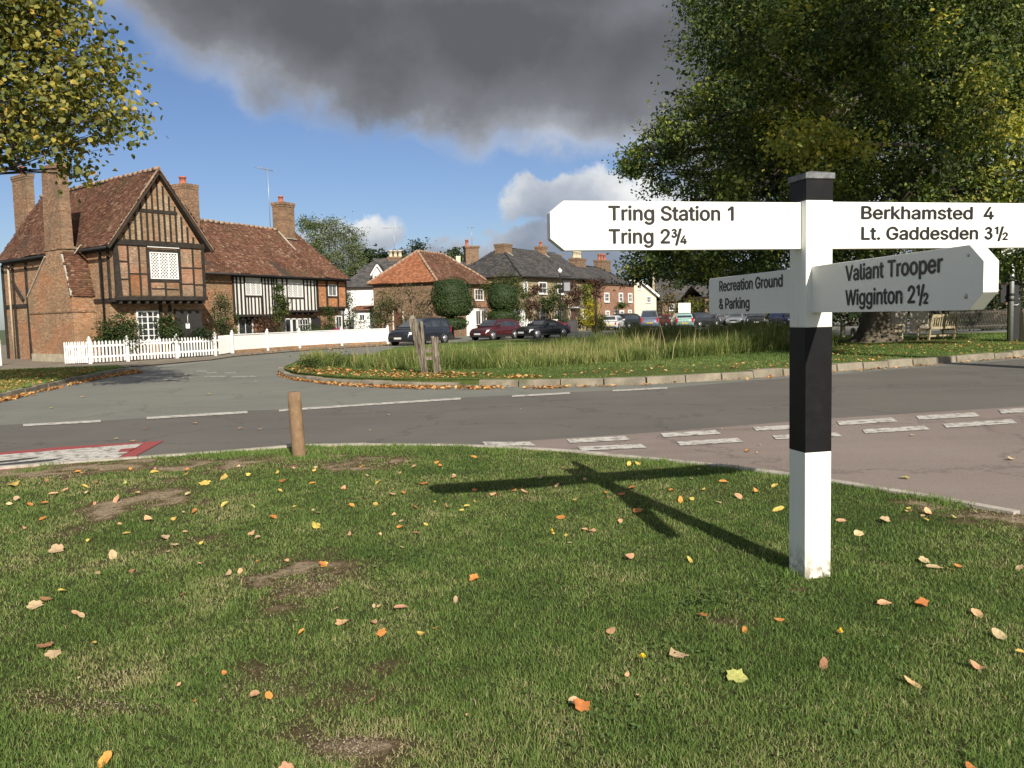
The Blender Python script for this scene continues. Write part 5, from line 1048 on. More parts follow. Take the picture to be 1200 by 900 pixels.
# small pale stones on the bare earth
SV = []; SF = []
m_grit = tint_mat('grit', [(0, (.05, .036, .022)), (.5, (.13, .095, .06)), (.85, (.26, .21, .14)), (1, (.40, .35, .27))], .9, .2)
pts_ = []
for (px, py, rx, ry, n_) in [(415, 880, 60, 24, 1700), (230, 545, 110, 6, 900), (0, 556, 90, 8, 500), (1160, 604, 70, 8, 700), (415, 541, 45, 6, 400), (168, 592, 48, 16, 700), (365, 690, 50, 22, 1100), (400, 640, 500, 60, 300), (130, 830, 70, 18, 300), (330, 815, 90, 20, 500)]:
    for k in range(n_):
        x, y, _ = G(px + rnd.gauss(0, rx * .55), py + rnd.gauss(0, ry * .55))
        pts_.append((x, y, .016 + float(0), rnd.uniform(.0015, .0058) * (1.6 if rnd.random() < .05 else 1)))
for (x, y, z, s) in pts_:
    if y > 9.2 and x < 0 and False: continue
    b0 = len(SV); a = rnd.uniform(0, 3)
    for k in range(4): SV.append((x + math.cos(a + k * 1.57) * s * rnd.uniform(.7, 1.2), y + math.sin(a + k * 1.57) * s, z))
    SV.append((x, y, z + s * .9)); SF += [(b0 + k, b0 + (k + 1) % 4, b0 + 4) for k in range(4)]
sv = np.array(SV); k5 = inpoly(sv[0::5, 0], sv[0::5, 1], lawn_poly)
SF = np.array(SF)[np.repeat(k5, 4)]
tag(link('gravel', np_mesh('gravel', sv, SF, np.repeat(rng.random(len(k5)), 5)), m_grit), kind='stuff')
# ------------------------------------------------------------------ buildings
class House:
    "local frame: x along the front, y into the house, z up"
    def __init__(s, name, x, y, a, **kw):
        s.x, s.y, s.a = x, y, a
        s.e = np.array([math.cos(a), math.sin(a), 0]); s.n = np.array([-math.sin(a), math.cos(a), 0]); s.o = np.array([x, y, 0.0])
        s.root = empty(name, (x, y, 0), a, **kw)
    def hit(s, px, py, nrm, off):
        d = ray(px, py); t = (off - (CAM - s.o) @ nrm) / (d @ nrm); p = CAM + d * t - s.o
        return p
    def fz(s, px, py, t=0.0):      # on the front plane at depth t -> (x, z)
        p = s.hit(px, py, s.n, t); return p @ s.e, p[2]
    def sz(s, px, py, x=0.0):      # on the side plane at x -> (y, z)
        p = s.hit(px, py, s.e, x); return p @ s.n, p[2]
    def rect(s, x0, x1, y0, y1, t=0.0):
        ym, xm = (y0 + y1) / 2, (x0 + x1) / 2
        return s.fz(x0, ym, t)[0], s.fz(x1, ym, t)[0], s.fz(xm, y1, t)[1], s.fz(xm, y0, t)[1]
    def box(s, name, mat, x0, x1, y0, y1, z0, z1, parent=None, bevel=0.0):
        return box(name, mat, parent or s.root, x0, x1, y0, y1, z0, z1, bevel)

def window(parent, x0, x1, z0, z1, t, nx=2, nz=2, kind='sash', depth=.06, fw=.07, bar=.03, glass='glass', frame='white_frame', side=False, sill=True):
    "window on the front plane (outside is -y)"
    fr = MB()
    B = (lambda a0, a1, b0, b1, c0, c1: fr.box(a0, a1, b0, b1, c0, c1)) if not side else (lambda a0, a1, b0, b1, c0, c1: fr.box(b0, b1, a0, a1, c0, c1))
    f0, f1 = t - depth, t + .02
    B(x0, x0 + fw, f0, f1, z0, z1); B(x1 - fw, x1, f0, f1, z0, z1)
    B(x0 + fw, x1 - fw, f0, f1, z0, z0 + fw); B(x0 + fw, x1 - fw, f0, f1, z1 - fw, z1)
    if sill: B(x0 - .05, x1 + .05, f0 - .06, f0 + .002, z0 - .06, z0 - .005)
    g0, g1 = t - depth * .55, t + .012
    if kind == 'lattice':
        n = max(2, int((x1 - x0) / .11)); hgt = z1 - z0 - 2 * fw; wd = x1 - x0 - 2 * fw; st = .145
        # diagonal white lattice
        k = -hgt
        while k < wd:
            for sg in (1, -1):
                a0 = max(0, k); b0 = a0 - k; a1 = min(wd, k + hgt); b1 = a1 - k
                if a1 - a0 > .03:
                    p0 = (x0 + fw + a0, z0 + fw + b0); p1 = (x0 + fw + a1, z0 + fw + b1)
                    if sg < 0: p0 = (p0[0], z1 + z0 - p0[1]); p1 = (p1[0], z1 + z0 - p1[1])
                    y_ = g0 + .004 * sg
                    if side: fr.beam((y_, p0[0], p0[1]), (y_, p1[0], p1[1]), .05, .008, up=(1, 0, 0))
                    else: fr.beam((p0[0], y_, p0[1]), (p1[0], y_, p1[1]), .036, .008, up=(0, 1, 0))
            k += st
        for i in range(1, nx): 
            xx = x0 + (x1 - x0) * i / nx; B(xx - .025, xx + .025, f0 + .01, f1 - .012, z0 + fw, z1 - fw)
    else:
        for i in range(1, nx):
            xx = x0 + (x1 - x0) * i / nx; b_ = bar * (1.8 if kind == 'casement' and nx > 2 and i == nx // 2 else 1)
            B(xx - b_ / 2, xx + b_ / 2, g0, g1, z0 + fw, z1 - fw)
        for j in range(1, nz):
            zz = z0 + (z1 - z0) * j / nz; b_ = bar * (1.8 if kind == 'sash' and j == nz // 2 else 1)
            B(x0 + fw, x1 - fw, g0 + .003, g1 - .002, zz - b_ / 2, zz + b_ / 2)
    w_ = fr.build('window', M[frame], parent)
    gl = MB()
    if side: gl.box(t - depth * .3, t + .01, x0 + fw * .6, x1 - fw * .6, z0 + fw * .6, z1 - fw * .6)
    else: gl.box(x0 + fw * .6, x1 - fw * .6, t - depth * .3, t + .01, z0 + fw * .6, z1 - fw * .6)
    gl.build('pane', M[glass], w_)
    return w_
def tiles(parent, name, P0, U, Vd, poly, mat, tw=.165, th=.105, thick=.018, sag=.03, seed=1, jit=.012, kind='stuff'):
    """overlapping tiles on the plane P0 + u*U + v*Vd (unit vectors), kept where (u,v) lies in poly"""
    r = np.random.default_rng(seed)
    U = np.array(U, float); Vd = np.array(Vd, float); Nn = np.cross(U, Vd); Nn /= np.linalg.norm(Nn)
    us = [p[0] for p in poly]; vs = [p[1] for p in poly]
    rows = np.arange(min(vs), max(vs), th); V = []; F = []; T = []
    cu, cv = [], []
    for j, v in enumerate(rows):
        u = np.arange(min(us) - tw, max(us) + tw, tw) + (j % 2) * tw / 2 + r.normal() * .01
        cu.append(u); cv.append(np.full(len(u), v))
    u = np.concatenate(cu); v = np.concatenate(cv)
    k = inpoly(u, v + th * .5, poly); u, v = u[k], v[k]; n = len(u)
    sg = sag * (np.sin(u * .9 + seed) * np.sin(v * .8 + 1.0) + .5 * np.sin(u * 2.3 + v)) if sag else 0 * u
    lift = thick * r.uniform(.8, 1.5, n) + sg; top = .004 + sg; low = -.03 + sg
    hw_ = tw * .485 + r.normal(size=n) * .002
    dv = r.normal(size=n) * jit
    def pt(uu, vv, h): return np.array(P0) + uu[:, None] * U + vv[:, None] * Vd + (h)[:, None] * Nn
    a = pt(u - hw_, v + dv, low); b = pt(u + hw_, v + dv, low); c = pt(u + hw_, v + dv, lift + r.normal(size=n) * .002); d = pt(u - hw_, v + dv, lift)
    e = pt(u + hw_, v + th * 1.15, top); f = pt(u - hw_, v + th * 1.15, top)
    V = np.stack([a, b, c, d, e, f], 1).reshape(-1, 3); i = np.arange(n)[:, None] * 6
    F = np.concatenate([i + np.array([[0, 1, 2, 3]]), i + np.array([[3, 2, 4, 5]])])
    o = link(name, np_mesh(name, V, F, np.repeat(r.random(n), 6)), mat, parent)
    if kind: o['kind'] = kind
    return o
def roof_plane(parent, pts, off=(0, 0, -.10), name='roof'):
    m = MB().prism(pts, off); o = m.build(name, M['roof_under'], parent); bm_fix(o); return o
def unit(v):
    v = np.array(v, float); return v / np.linalg.norm(v)
def tiled(parent, quad, mat, tw=.165, th=.105, seed=1, sag=.03, thick=.018, poly=None):
    "quad: eaves-left, eaves-right, ridge-right, ridge-left (3-D); builds slab and tiles"
    q = [np.array(p, float) for p in quad]
    U = unit(q[1] - q[0]); n = np.cross(U, q[-1] - q[0]); n /= np.linalg.norm(n)
    if n[2] < 0: n = -n
    Vd = np.cross(n, U); 
    if Vd[2] < 0: Vd = -Vd
    pl = [((p - q[0]) @ U, (p - q[0]) @ Vd) for p in q]
    rf = roof_plane(parent, [tuple(p - n * .045) for p in q], tuple(-n * .10))
    if np.cross(U, Vd)[2] < 0:      # keep the outside up
        U2 = -U; pl2 = [(-a, b) for a, b in pl]; tiles(rf, 'roof_tiles', q[0], U2, Vd, pl2, mat, tw, th, thick, sag, seed)
    else: tiles(rf, 'roof_tiles', q[0], U, Vd, pl, mat, tw, th, thick, sag, seed)
    return rf
def chimney(parent, x0, x1, y0, y1, z0, z1, mat='brick_stack', pots=(), pr=.13, ph=.45, crown=.06, cap_h=.3, pot_mat='pot_red', name='chimney', square=False):
    m = MB().box(x0, x1, y0, y1, z0, z1 - cap_h)
    m.box(x0 - crown * .5, x1 + crown * .5, y0 - crown * .5, y1 + crown * .5, z1 - cap_h + .002, z1 - cap_h * .6)
    m.box(x0 - crown, x1 + crown, y0 - crown, y1 + crown, z1 - cap_h * .6 + .002, z1)
    c = m.build(name, M[mat], parent, bevel=.015)
    for (px_, py_) in pots:
        q = MB().lathe([(pr * 1.15, 0), (pr * 1.15, .05), (pr, .08), (pr * .88, ph * .8), (pr * 1.12, ph * .82), (pr * 1.12, ph), (pr * .7, ph), (pr * .7, ph - .05)], (px_, py_, z1 - .01), 12)
        q.build('chimney_pot', M[pot_mat], c)
    return c
def aerial(parent, x, y, z0, z1, wd=.9):
    m = MB().tube([(x, y, z0), (x, y, z1)], .022, n=5)
    m.tube([(x - wd, y, z1 - .08), (x + wd * .6, y, z1 - .05)], .016, n=4)
    for k in range(7):
        xx = x - wd + k * wd * .25; m.tube([(xx, y - .22, z1 - .07), (xx, y + .22, z1 - .07)], .010, n=4)
    return m.build('aerial', M['steel'], parent)

# ================= timber framed gable house
H1 = House('timber_framed_house', -17.01, 36.0, .916, label='large timber framed brick cottage with steep jettied gable and tall tapering side chimney', cat='house')
W1, ZE, ZR, ZJ, L1 = 4.30, 5.12, 8.52, 2.70, 11.2
r1 = H1.root
# walls: lower storey set back under the jetty, upper box, gable triangle
H1.box('wall', M['brick_old'], .0, W1 - .05, .62, L1, -.1, ZJ)
up_ = MB().prism([(0, 0.0, ZJ), (W1, 0.0, ZJ), (W1, 0.0, ZE - .05), (W1 / 2, 0.0, ZR - .2), (0, 0.0, ZE - .05)], (0, L1, 0))
o = up_.build('wall', M['brick_old'], r1); bm_fix(o)
# rails and posts of the front
def post_px(H, xa, ya, xb, yb, wd, t=0.0, depth=.07, name='timber_post', mat='timber'):
    a = H.fz(xa, ya, t); b = H.fz(xb, yb, t)
    return MB().beam((a[0], t - depth / 2 + .02, a[1]), (b[0], t - depth / 2 + .02, b[1]), wd, depth, up=(0, 1, 0)).build(name, M[mat], H.root)
zt = H1.fz(190, 283.5)[1]            # top of the tie beam
xs_ = [H1.fz(px, 330)[0] for px in (150, 162.5)]
T = .05
def bar(name, x0, x1, z0, z1, t0=-.05, t1=.02, mat='timber', H=H1):
    return H.box(name, M[mat], x0, x1, t0, t1, z0, z1)
bar('tie_beam', -.02, W1 + .02, zt - .22, zt, -.09)
bar('bressummer', -.06, W1 + .06, ZJ - .02, ZJ + .16, -.10)
for k in range(11):      # joist ends under the jetty
    bar('joist', .12 + k * (W1 - .3) / 10, .25 + k * (W1 - .3) / 10, ZJ - .17, ZJ - .025, -.04, .62)
MB().hexa([(-.02, -.08, ZJ), (.27, -.08, ZJ), (.27, .03, ZJ), (-.02, .03, ZJ), (-.02, -.08, zt - .22), (.16, -.08, zt - .22), (.16, .03, zt - .22), (-.02, .03, zt - .22)]).build('corner_post', M['timber'], r1)
bar('corner_post', W1 - .13, W1 + .01, ZJ + .16, zt - .22, -.07)
fx = lambda px, py=330: H1.fz(px, py)[0]
fzz = lambda px, py: H1.fz(px, py)[1]
wx0, wx1 = fx(175.5, 311), fx(208, 311)
wz0, wz1 = fzz(191, 327), fzz(191, 296)
uprights = [(fx(151.5), ZJ + .16, zt - .22, .07), (fx(164.5), ZJ + .16, zt - .22, .07), (wx0 - .09, ZJ + .16, zt - .22, .14), (wx1 + .09, ZJ + .16, zt - .22, .13), (fx(227), ZJ + .16, zt - .22, .08), (fx(194, 340), ZJ + .16, wz0 - .08, .08)]
for (x_, a, b, wd) in uprights: bar('timber_stud', x_ - wd / 2, x_ + wd / 2, a, b, -.045)
bar('window_rail', wx0 - .02, wx1 + .02, wz0 - .14, wz0 - .02, -.048); bar('window_rail', wx0 - .02, wx1 + .02, wz1 + .02, wz1 + .13, -.048)
colx = [.22] + [u[0] for u in uprights[:2]] + [wx0 - .09], [wx1 + .09, uprights[4][0], W1 - .1]
rl = []
for (xa, xb, py) in [(.2, fx(151.5), 308), (.2, fx(151.5), 328), (fx(151.5), fx(164.5), 321.5), (fx(164.5), wx0 - .12, 321.5), (wx1 + .12, fx(227), 313), (fx(227), W1 - .1, 313), (wx1 + .12, fx(227), 332.5), (fx(227), W1 - .1, 333), (wx0, fx(194, 340), 338.5), (fx(194, 340), wx1, 339)]:
    z_ = fzz(190, py); rl.append((xa, xb, z_)); bar('timber_rail', xa + .03, xb - .03, z_ - .03, z_ + .03, -.042)
# brick infill panels, each its own, standing a little proud of the wall
def panels(H, xs, zs_lists, t=-.012, mat='brick_panel', inset=.045, name='brick_panel'):
    for (xa, xb), zs in zip(zip(xs, xs[1:]), zs_lists):
        for za, zb in zip(zs, zs[1:]):
            H.box(name, M[mat], xa + inset, xb - inset, t - rnd.uniform(0, .012), t + .03, za + .03, zb - .03)
zA, zB = ZJ + .16, zt - .22
zz = lambda py: fzz(190, py)
panels(H1, [.2, fx(151.5), fx(164.5), wx0 - .1], [[zA, zz(328), zz(308), zB], [zA, zz(321.5), zB], [zA, zz(321.5), zB]])
panels(H1, [wx1 + .1, fx(227), W1 - .08], [[zA, zz(332.5), zz(313), zB], [zA, zz(333), zz(313), zB]])
panels(H1, [wx0 - .03, fx(194, 340), wx1 + .03], [[zA, zz(338.5), wz0 - .12], [zA, zz(339), wz0 - .12]])
panels(H1, [wx0 - .02, wx1 + .02], [[wz1 + .12, zB]])
bar('lead_strip', wx0 - .1, wx1 + .1, zB - .05, zB - .002, -.07, .0, 'white_frame')
window(r1, wx0, wx1, wz0, wz1, 0, 3, 1, 'lattice', fw=.05, glass='glass_pale', sill=False)
# gable: collar and close studs
zc = fzz(190, 247); zcb = zc - .13
def gx(z):   # half width of the gable at height z
    return (ZR - .25 - z) / (ZR - ZE) * (W1 / 2) * 1.0
bar('collar_beam', W1 / 2 - gx(zc) + .1, W1 / 2 + gx(zc) - .1, zcb, zc, -.06)
n_s = 14
for k in range(n_s + 1):
    x_ = .22 + (W1 - .44) * k / n_s
    ztop = min(zcb, ZR - .3 - abs(x_ - W1 / 2) * (ZR - ZE) / (W1 / 2))
    if ztop > zt + .1: bar('timber_stud', x_ - .04, x_ + .04, zt, ztop, -.045)
    if k < n_s:
        xm = x_ + (W1 - .44) / n_s / 2; zm = min(zcb, ZR - .42 - abs(xm - W1 / 2) * (ZR - ZE) / (W1 / 2))
        if zm > zt + .15: H1.box('brick_panel', M['brick_tan'], x_ + .05, x_ + (W1 - .44) / n_s - .05, -.02, .01, zt + .02, zm)
for k in range(7):
    x_ = W1 / 2 + (k - 3) * .27
    ztop = ZR - .3 - abs(x_ - W1 / 2) * (ZR - ZE) / (W1 / 2)
    if ztop > zc + .1: bar('timber_stud', x_ - .035, x_ + .035, zc, ztop, -.045)
    xm = x_ + .135; zm = ZR - .45 - abs(xm - W1 / 2) * (ZR - ZE) / (W1 / 2)
    if k < 6 and zm > zc + .1: H1.box('brick_panel', M['brick_tan'], x_ + .045, x_ + .225, -.02, .01, zc + .02, zm)
# roof
OV = .36
def gable_roof(r, W, L, ze, zr, ov_e, ov_g, mat, seeds=(1, 2), ridge=True, back=0.0, **kw):
    k = (zr - ze) / (W / 2 + ov_e)
    mid = W / 2
    tiled(r, [(-ov_e, -ov_g, ze), (-ov_e, L + back, ze), (mid, L + back, zr), (mid, -ov_g, zr)], mat, seed=seeds[0], **kw)
    tiled(r, [(W + ov_e, -ov_g, ze), (W + ov_e, L + back, ze), (mid, L + back, zr), (mid, -ov_g, zr)], mat, seed=seeds[1], **kw)
gable_roof(r1, W1, L1, ZE - .1, ZR, OV, .30, M['tile_old'], sag=.045)
# barge boards and undercloak along the verge
for sx in (-1, 1):
    e_ = (W1 / 2 + sx * (W1 / 2 + OV), -.27, ZE - .20); a_ = (W1 / 2, -.27, ZR - .11)
    MB().beam(e_, a_, .035, .17, up=(0, 0, 1)).build('barge_board', M['timber'], r1)
    MB().beam((e_[0], -.26, ZE - .08), (W1 / 2, -.26, ZR + .01), .12, .035).build('verge', M['ridge'], r1)
def ridge_line(r, a, b, mat='ridge', rad=.10, step=.42):
    a, b = Vector(a), Vector(b); n = int((b - a).length / step); m = MB()
    for i in range(n):
        p = a.lerp(b, i / n); q = a.lerp(b, (i + .96) / n); j = Vector((0, 0, rnd.uniform(-.012, .012)))
        m.tube([p + j, q + j], rad * rnd.uniform(.95, 1.05), n=8)
    o = m.build('ridge_tiles', M[mat], r); o['kind'] = 'stuff'; return o
ridge_line(r1, (W1 / 2, -.25, ZR - .01), (W1 / 2, L1 + .2, ZR - .01), 'ridge')
# ground floor front
a, b, c_, d_ = H1.rect(160, 186, 364, 398, .62)
window(r1, a, b, max(.25, c_ - .1), d_, .62, 4, 5, 'casement', fw=.07, bar=.035, sill=False)
a, b, c_, d_ = H1.rect(207, 236, 364, 400, .62)
dr = H1.box('door', M['door_dark'], a, b, .55, .63, 0, d_); box('door_frame', M['timber'], dr, a - .09, a, .54, .63, 0, d_ + .08)
a, b, c_, d_ = H1.rect(217.5, 222, 379, 385, .55)
H1.box('notice', M['white_frame'], a, b, .52, .548, c_, d_)
MB().tube([((a + b) / 2, .5, d_), ((a + b) / 2, .5, d_ + .3), ((a + b) / 2 + .05, .54, d_ + .42)], .015, n=5).build('lantern_bracket', M['white_frame'], r1)
for px in (189, 200): 
    x_ = H1.fz(px, 380, .62)[0]; H1.box('timber_stud', M['timber'], x_ - .07, x_ + .07, .58, .63, 0, ZJ - .2)
# side wall (x = 0 plane, facing -x): posts, rails, panels
def sbar(name, y0, y1, z0, z1, mat='timber', t0=-.06, t1=.02): return H1.box(name, M[mat], t0, t1, y0, y1, z0, z1)
sbar('wall_plate', -.02, L1, ZE - .32, ZE - .12, t0=-.10)
sbar('timber_rail', 0, L1, ZJ - .08, ZJ + .08, t0=-.07)
for (pxa, pya) in [(128.5, 320), (119, 320), (96, 300), (31, 320), (21.5, 400), (5, 340)]:
    y_, z_ = H1.sz(pxa, pya)
    sbar('timber_post', y_ - .08, y_ + .08, 0 if pya == 400 or pxa < 40 else ZJ, ZE - .3, t0=-.07)
# bracket and downpipe
y0_, z0_ = H1.sz(16, 330); y1_, z1_ = H1.sz(29, 352)
MB().beam((-.06, y0_, z0_), (-.06, y1_, z1_), .09, .12, up=(1, 0, 0)).build('timber_brace', M['timber'], r1)
y_, z_ = H1.sz(121, 300)
MB().tube([(-.13, y_, .1), (-.13, y_, ZE - .5), (-.35, y_ - .2, ZE - .3)], .045, n=8).build('drainpipe', M['iron'], r1)
y_, z_ = H1.sz(16, 360)
MB().tube([(-.13, y_, .1), (-.13, y_, ZE - .4)], .05, n=8).build('drainpipe', M['stone_plinth'], r1)
MB().tube([(-OV - .06, -.2, ZE - .2), (-OV - .06, L1, ZE - .2)], .06, n=7).build('gutter', M['iron'], r1)
# the great side chimney
XC = -1.0
def sp(px, py): y_, z_ = H1.sz(px, py, XC); return (XC, y_, z_)
yb0, yb1 = sp(89, 420)[1], sp(39, 420)[1]
zs = sp(89, 346)[2]; zn = sp(70, 300)[2]; st0, st1 = sp(73, 290)[1], sp(52.5, 290)[1]
zs2 = sp(36, 348)[2]
ztop = sp(64, 190)[2]
pr_ = [(XC, yb0, -.1), (XC, yb0, zs), (XC, st0 + .05, zn), (XC, st0 + .05, zn + .4), (XC, st1 - .05, zn + .4), (XC, st1 - .02, zn), (XC, yb1 + .12, zs2), (XC, yb1, -.1)]
ch1 = MB().prism(pr_, (abs(XC) + .02, 0, 0)).build('side_chimney', M['brick_old'], r1); bm_fix(ch1)
st = MB().hexa([(XC, st0, zn + .2), (XC + .50, st0, zn + .2), (XC + .50, st1, zn + .2), (XC, st1, zn + .2), (XC + .05, st0 + .05, ztop), (XC + .45, st0 + .05, ztop), (XC + .45, st1 - .06, ztop), (XC + .05, st1 - .06, ztop)])
st.box(XC - .04, XC + .54, st0 - .06, st1 + .04, zn + .30, zn + .42)
st.build('chimney_stack', M['brick_stack'], ch1)
H1.box('string_course', M['brick_stack'], XC - .035, .0, yb0 - .035, yb1 + .03, sp(60, 366)[2] - .04, sp(60, 366)[2] + .04)
H1.box('plinth', M['stone_plinth'], XC - .05, .0, yb0 - .3, yb1 + .03, -.1, .38)
# tiled weathering on its right shoulder
tl = tiled(ch1, [(XC - .03, yb0 - .05, zs - .05), (-.02, yb0 - .05, zs - .05), (-.02, st0 + .0, zn + .15), (XC - .03, st0 + .0, zn + .15)], M['tile_old'], seed=9, sag=0)
MB().beam((XC - .02, yb0 - .02, zs), (XC - .02, st0 + .05, zn + .06), .07, .06).build('coping', M['flash'], ch1)
MB().beam((XC - .02, yb1 + .10, zs2), (XC - .02, st1, zn + .05), .07, .06).build('coping', M['flash'], ch1)
MB().beam((XC + .50, st0 - .05, zn + .1), (XC + .6, st0 - .45, zn + .45), .08, .05).build('flashing', M['flash'], ch1)
# rear stack seen over the ridge
def place_stack(H, pxa, pxb, pyt, pyb, s, dep, **kw):
    "chimney whose near face lies on the front-parallel plane at depth s"
    xa, za = H.fz(pxa, pyb, s); xb, _ = H.fz(pxb, pyb, s); _, zt_ = H.fz((pxa + pxb) / 2, pyt, s)
    return xa, xb, za, zt_
yq, zq = H1.sz(25, 204, 2.6); yq2, _ = H1.sz(13, 204, 2.6); yq0, _ = H1.sz(30, 204, 2.6)
chimney(r1, 2.6, 3.0, yq0, yq2, 5.5, zq, pots=[(2.8, (yq0 + yq2) / 2)], ph=.5, pr=.15, crown=.05)
aq = H1.fz(220, 240, 3.5)

# ================= long white and black cottage row
H2 = House('half_timbered_cottage', -15.82, 45.65, 1.138, label='low half timbered cottage with black and white panels and a long sagging red tile roof', cat='cottage')
r2 = H2.root; W2, D2 = 11.0, 2.95
E2, R2 = 4.28, 7.55
x2 = lambda px, py=345, t=0: H2.fz(px, py, t)[0]
z2 = lambda px, py, t=0: H2.fz(px, py, t)[1]
H2.box('wall', M['brick_old'], -2.4, W2, .35, D2 * 2, -.1, 2.6)
H2.box('wall', M['brick_old'], -2.4, x2(272.5), .0, .36, -.1, E2)
H2.box('wall', M['brick_old'], x2(275), W2, .02, D2 * 2, 2.25, E2)
def bay(xa, xb, pyb, studs, whites_mat, name, base_mat):
    a, b = x2(xa), x2(xb); zb = z2((xa + xb) / 2, pyb)
    H2.box('plaster_panel', M[base_mat], a, b, -.06, .03, zb, E2 - .02)
    return a, b, zb
a1, b1_, zb1 = bay(272.5, 319.5, 369, None, None, 'bay', 'plaster')
a2, b2_, zb2 = bay(321.5, 370, 364, None, None, 'bay', 'plaster')
a3, b3_, zb3 = bay(371, 404.8, 360, None, None, 'bay', 'brick_orange')
def stud2(px, z0, z1, wd=.10, t0=-.095): 
    x_ = x2(px); H2.box('timber_stud', M['timber'], x_ - wd / 2, x_ + wd / 2, t0, -.03, z0, z1)
for px in (272.9, 276.6, 281.3, 285.9): stud2(px, zb1, E2, .13)
for px in (306.3, 310, 313.9, 317.8): stud2(px, zb1, E2, .11)
wa, wb, wc, wd_ = H2.rect(287, 305.6, 330, 346.2, -.06)
window(r2, wa, wb, wc, wd_, -.06, 3, 1, 'lattice', fw=.035, glass='glass_pale', sill=False)
for px in (289.5, 293, 297.3, 301.6, 305): stud2(px, zb1, wc - .03, .10)
H2.box('window_rail', M['timber'], wa - .05, wb + .05, -.10, -.03, wc - .09, wc - .01)
for px in (323.5, 330.3, 335.6): stud2(px, zb2, E2, .11)
for px in (355.2, 359.4, 363.4, 367.6, 370.3): stud2(px, zb2, E2, .12)
wa, wb, wc, wd_ = H2.rect(336.8, 354.2, 333, 348.3, -.06)
window(r2, wa, wb, wc, wd_, -.06, 3, 1, 'lattice', fw=.035, glass='glass_pale', sill=False)
for px in (340.6, 345.5, 350.1): stud2(px, zb2, wc - .03, .10)
H2.box('window_rail', M['timber'], wa - .05, wb + .05, -.10, -.03, wc - .09, wc - .01)
for px, wd0 in ((371.2, .16), (382.2, .18), (395, .14), (404.6, .14)): stud2(px, zb3, E2, wd0)
wa, wb, wc, wd_ = H2.rect(384.2, 394.0, 333.5, 347, -.06)
window(r2, wa, wb, wc, wd_, -.06, 2, 1, 'casement', fw=.045, glass='glass_pale', sill=False)
H2.box('window_rail', M['timber'], wa - .05, wb + .05, -.10, -.03, wc - .10, wc - .01)
H2.box('wall_plate', M['timber'], x2(272), W2 + .1, -.14, -.02, E2 - .14, E2 + .02)
for (aa, bb, zb) in ((a1, b1_, zb1), (a2, b2_, zb2), (a3, b3_, zb3)):
    H2.box('bressummer', M['timber'], aa - .03, bb + .03, -.12, .04, zb - .10, zb + .03)
    H2.box('soffit', M['timber'], aa, bb, -.05, .5, zb - .08, zb - .02) if False else None
    for k in range(7): 
        xx = aa + (bb - aa) * (k + .5) / 7; H2.box('joist', M['timber'], xx - .06, xx + .06, -.05, .36, zb - .24, zb - .105)
# recess between bays and dark ground floor openings
H2.box('timber_post', M['timber'], b1_ + .02, a2 - .02, -.08, .03, 2.0, E2)
def gwin(pa, pb, ya, yb, nx, nz, t=.35, **kw):
    a, b, c_, d_ = H2.rect(pa, pb, ya, yb, t); return window(r2, a, b, max(.15, c_), min(d_, zb1 - .12), t, nx, nz, 'casement', fw=.075, sill=False, **kw)
gwin(278.5, 296, 372, 395, 2, 1)
gwin(348, 363.5, 373, 388, 5, 2)
gwin(393, 400.5, 370, 388, 2, 1)
for (pa, pb) in ((333.3, 340.5), (341, 347.3)):
    a, b, c_, d_ = H2.rect(pa, pb, 373, 392, .35)
    fr_ = MB().box(a, a + .07, .27, .36, 0, d_).box(b - .07, b, .27, .36, 0, d_).box(a + .07, b - .07, .27, .36, d_ - .07, d_)
    dd = fr_.build('glazed_door', M['white_frame'], r2); box('pane', M['glass'], dd, a + .07, b - .07, .30, .355, .1, d_ - .07)
a, b, c_, d_ = H2.rect(365, 375.5, 372, 392, .35)
H2.box('door', M['door_dark'], a, b, .30, .36, 0, d_)  # dark slab in place of a shaded recess, not a door leaf
# roof
e0, e1, rr0, rr1 = -1.9, W2 + .35, -1.9, x2(361, 268, D2) 
tiled(r2, [(-2.3, -.45, E2 + .02), (W2 + .35, -.45, E2 + .02), (W2 - 1.0, D2, R2), (-2.3, D2, R2)], M['tile_old'], seed=4, sag=.05)
tiled(r2, [(-2.3, D2 * 2 + .45, E2 + .02), (W2 + .35, D2 * 2 + .45, E2 + .02), (W2 - 1.0, D2, R2), (-2.3, D2, R2)], M['tile_old'], seed=5)
tiled(r2, [(W2 + .35, -.45, E2 + .02), (W2 + .35, D2 * 2 + .45, E2 + .02), (W2 - 1.0, D2, R2)], M['tile_old'], seed=6)
ridge_line(r2, (-2.3, D2, R2), (W2 - 1.0, D2, R2))
MB().tube([(-2.2, -.50, E2 - .03), (W2 + .3, -.50, E2 - .03)], .055, n=7).build('gutter', M['iron'], r2)
xa, xb = x2(332, 250, D2 - .6), x2(345, 250, D2 - .6) + .35
zt_ = z2(331, 236, D2 - .6)
chimney(r2, xa, xb - .35, D2 - .6, D2 + .3, 5.8, zt_, pots=[(xa + .35, D2 - .15)], ph=.42, pr=.16)
MB().beam((xa - .06, D2 - 1.5, 6.15), (xa - .06, D2 - .2, 7.42), .10, .05).build('flashing', M['flash'], r2)
MB().beam((xa - .04, D2 - .64, 6.97), (xb - .3, D2 - .64, 6.97), .12, .05).build('flashing', M['flash'], r2)
aerial(r2, xa - .6, D2, R2, z2(320, 199, D2), 1.0)
xa, xb = x2(218, 230, D2 - .6) - .3, x2(233, 230, D2 - .6) + .1; zt_ = z2(218, 217, D2)
chimney(r2, xa + .3, xb - .1, D2 - .6, D2 + .5, 5.0, zt_, pots=[(xa + .7, D2)], ph=.45, pr=.19, crown=.03, mat='brick_stack')

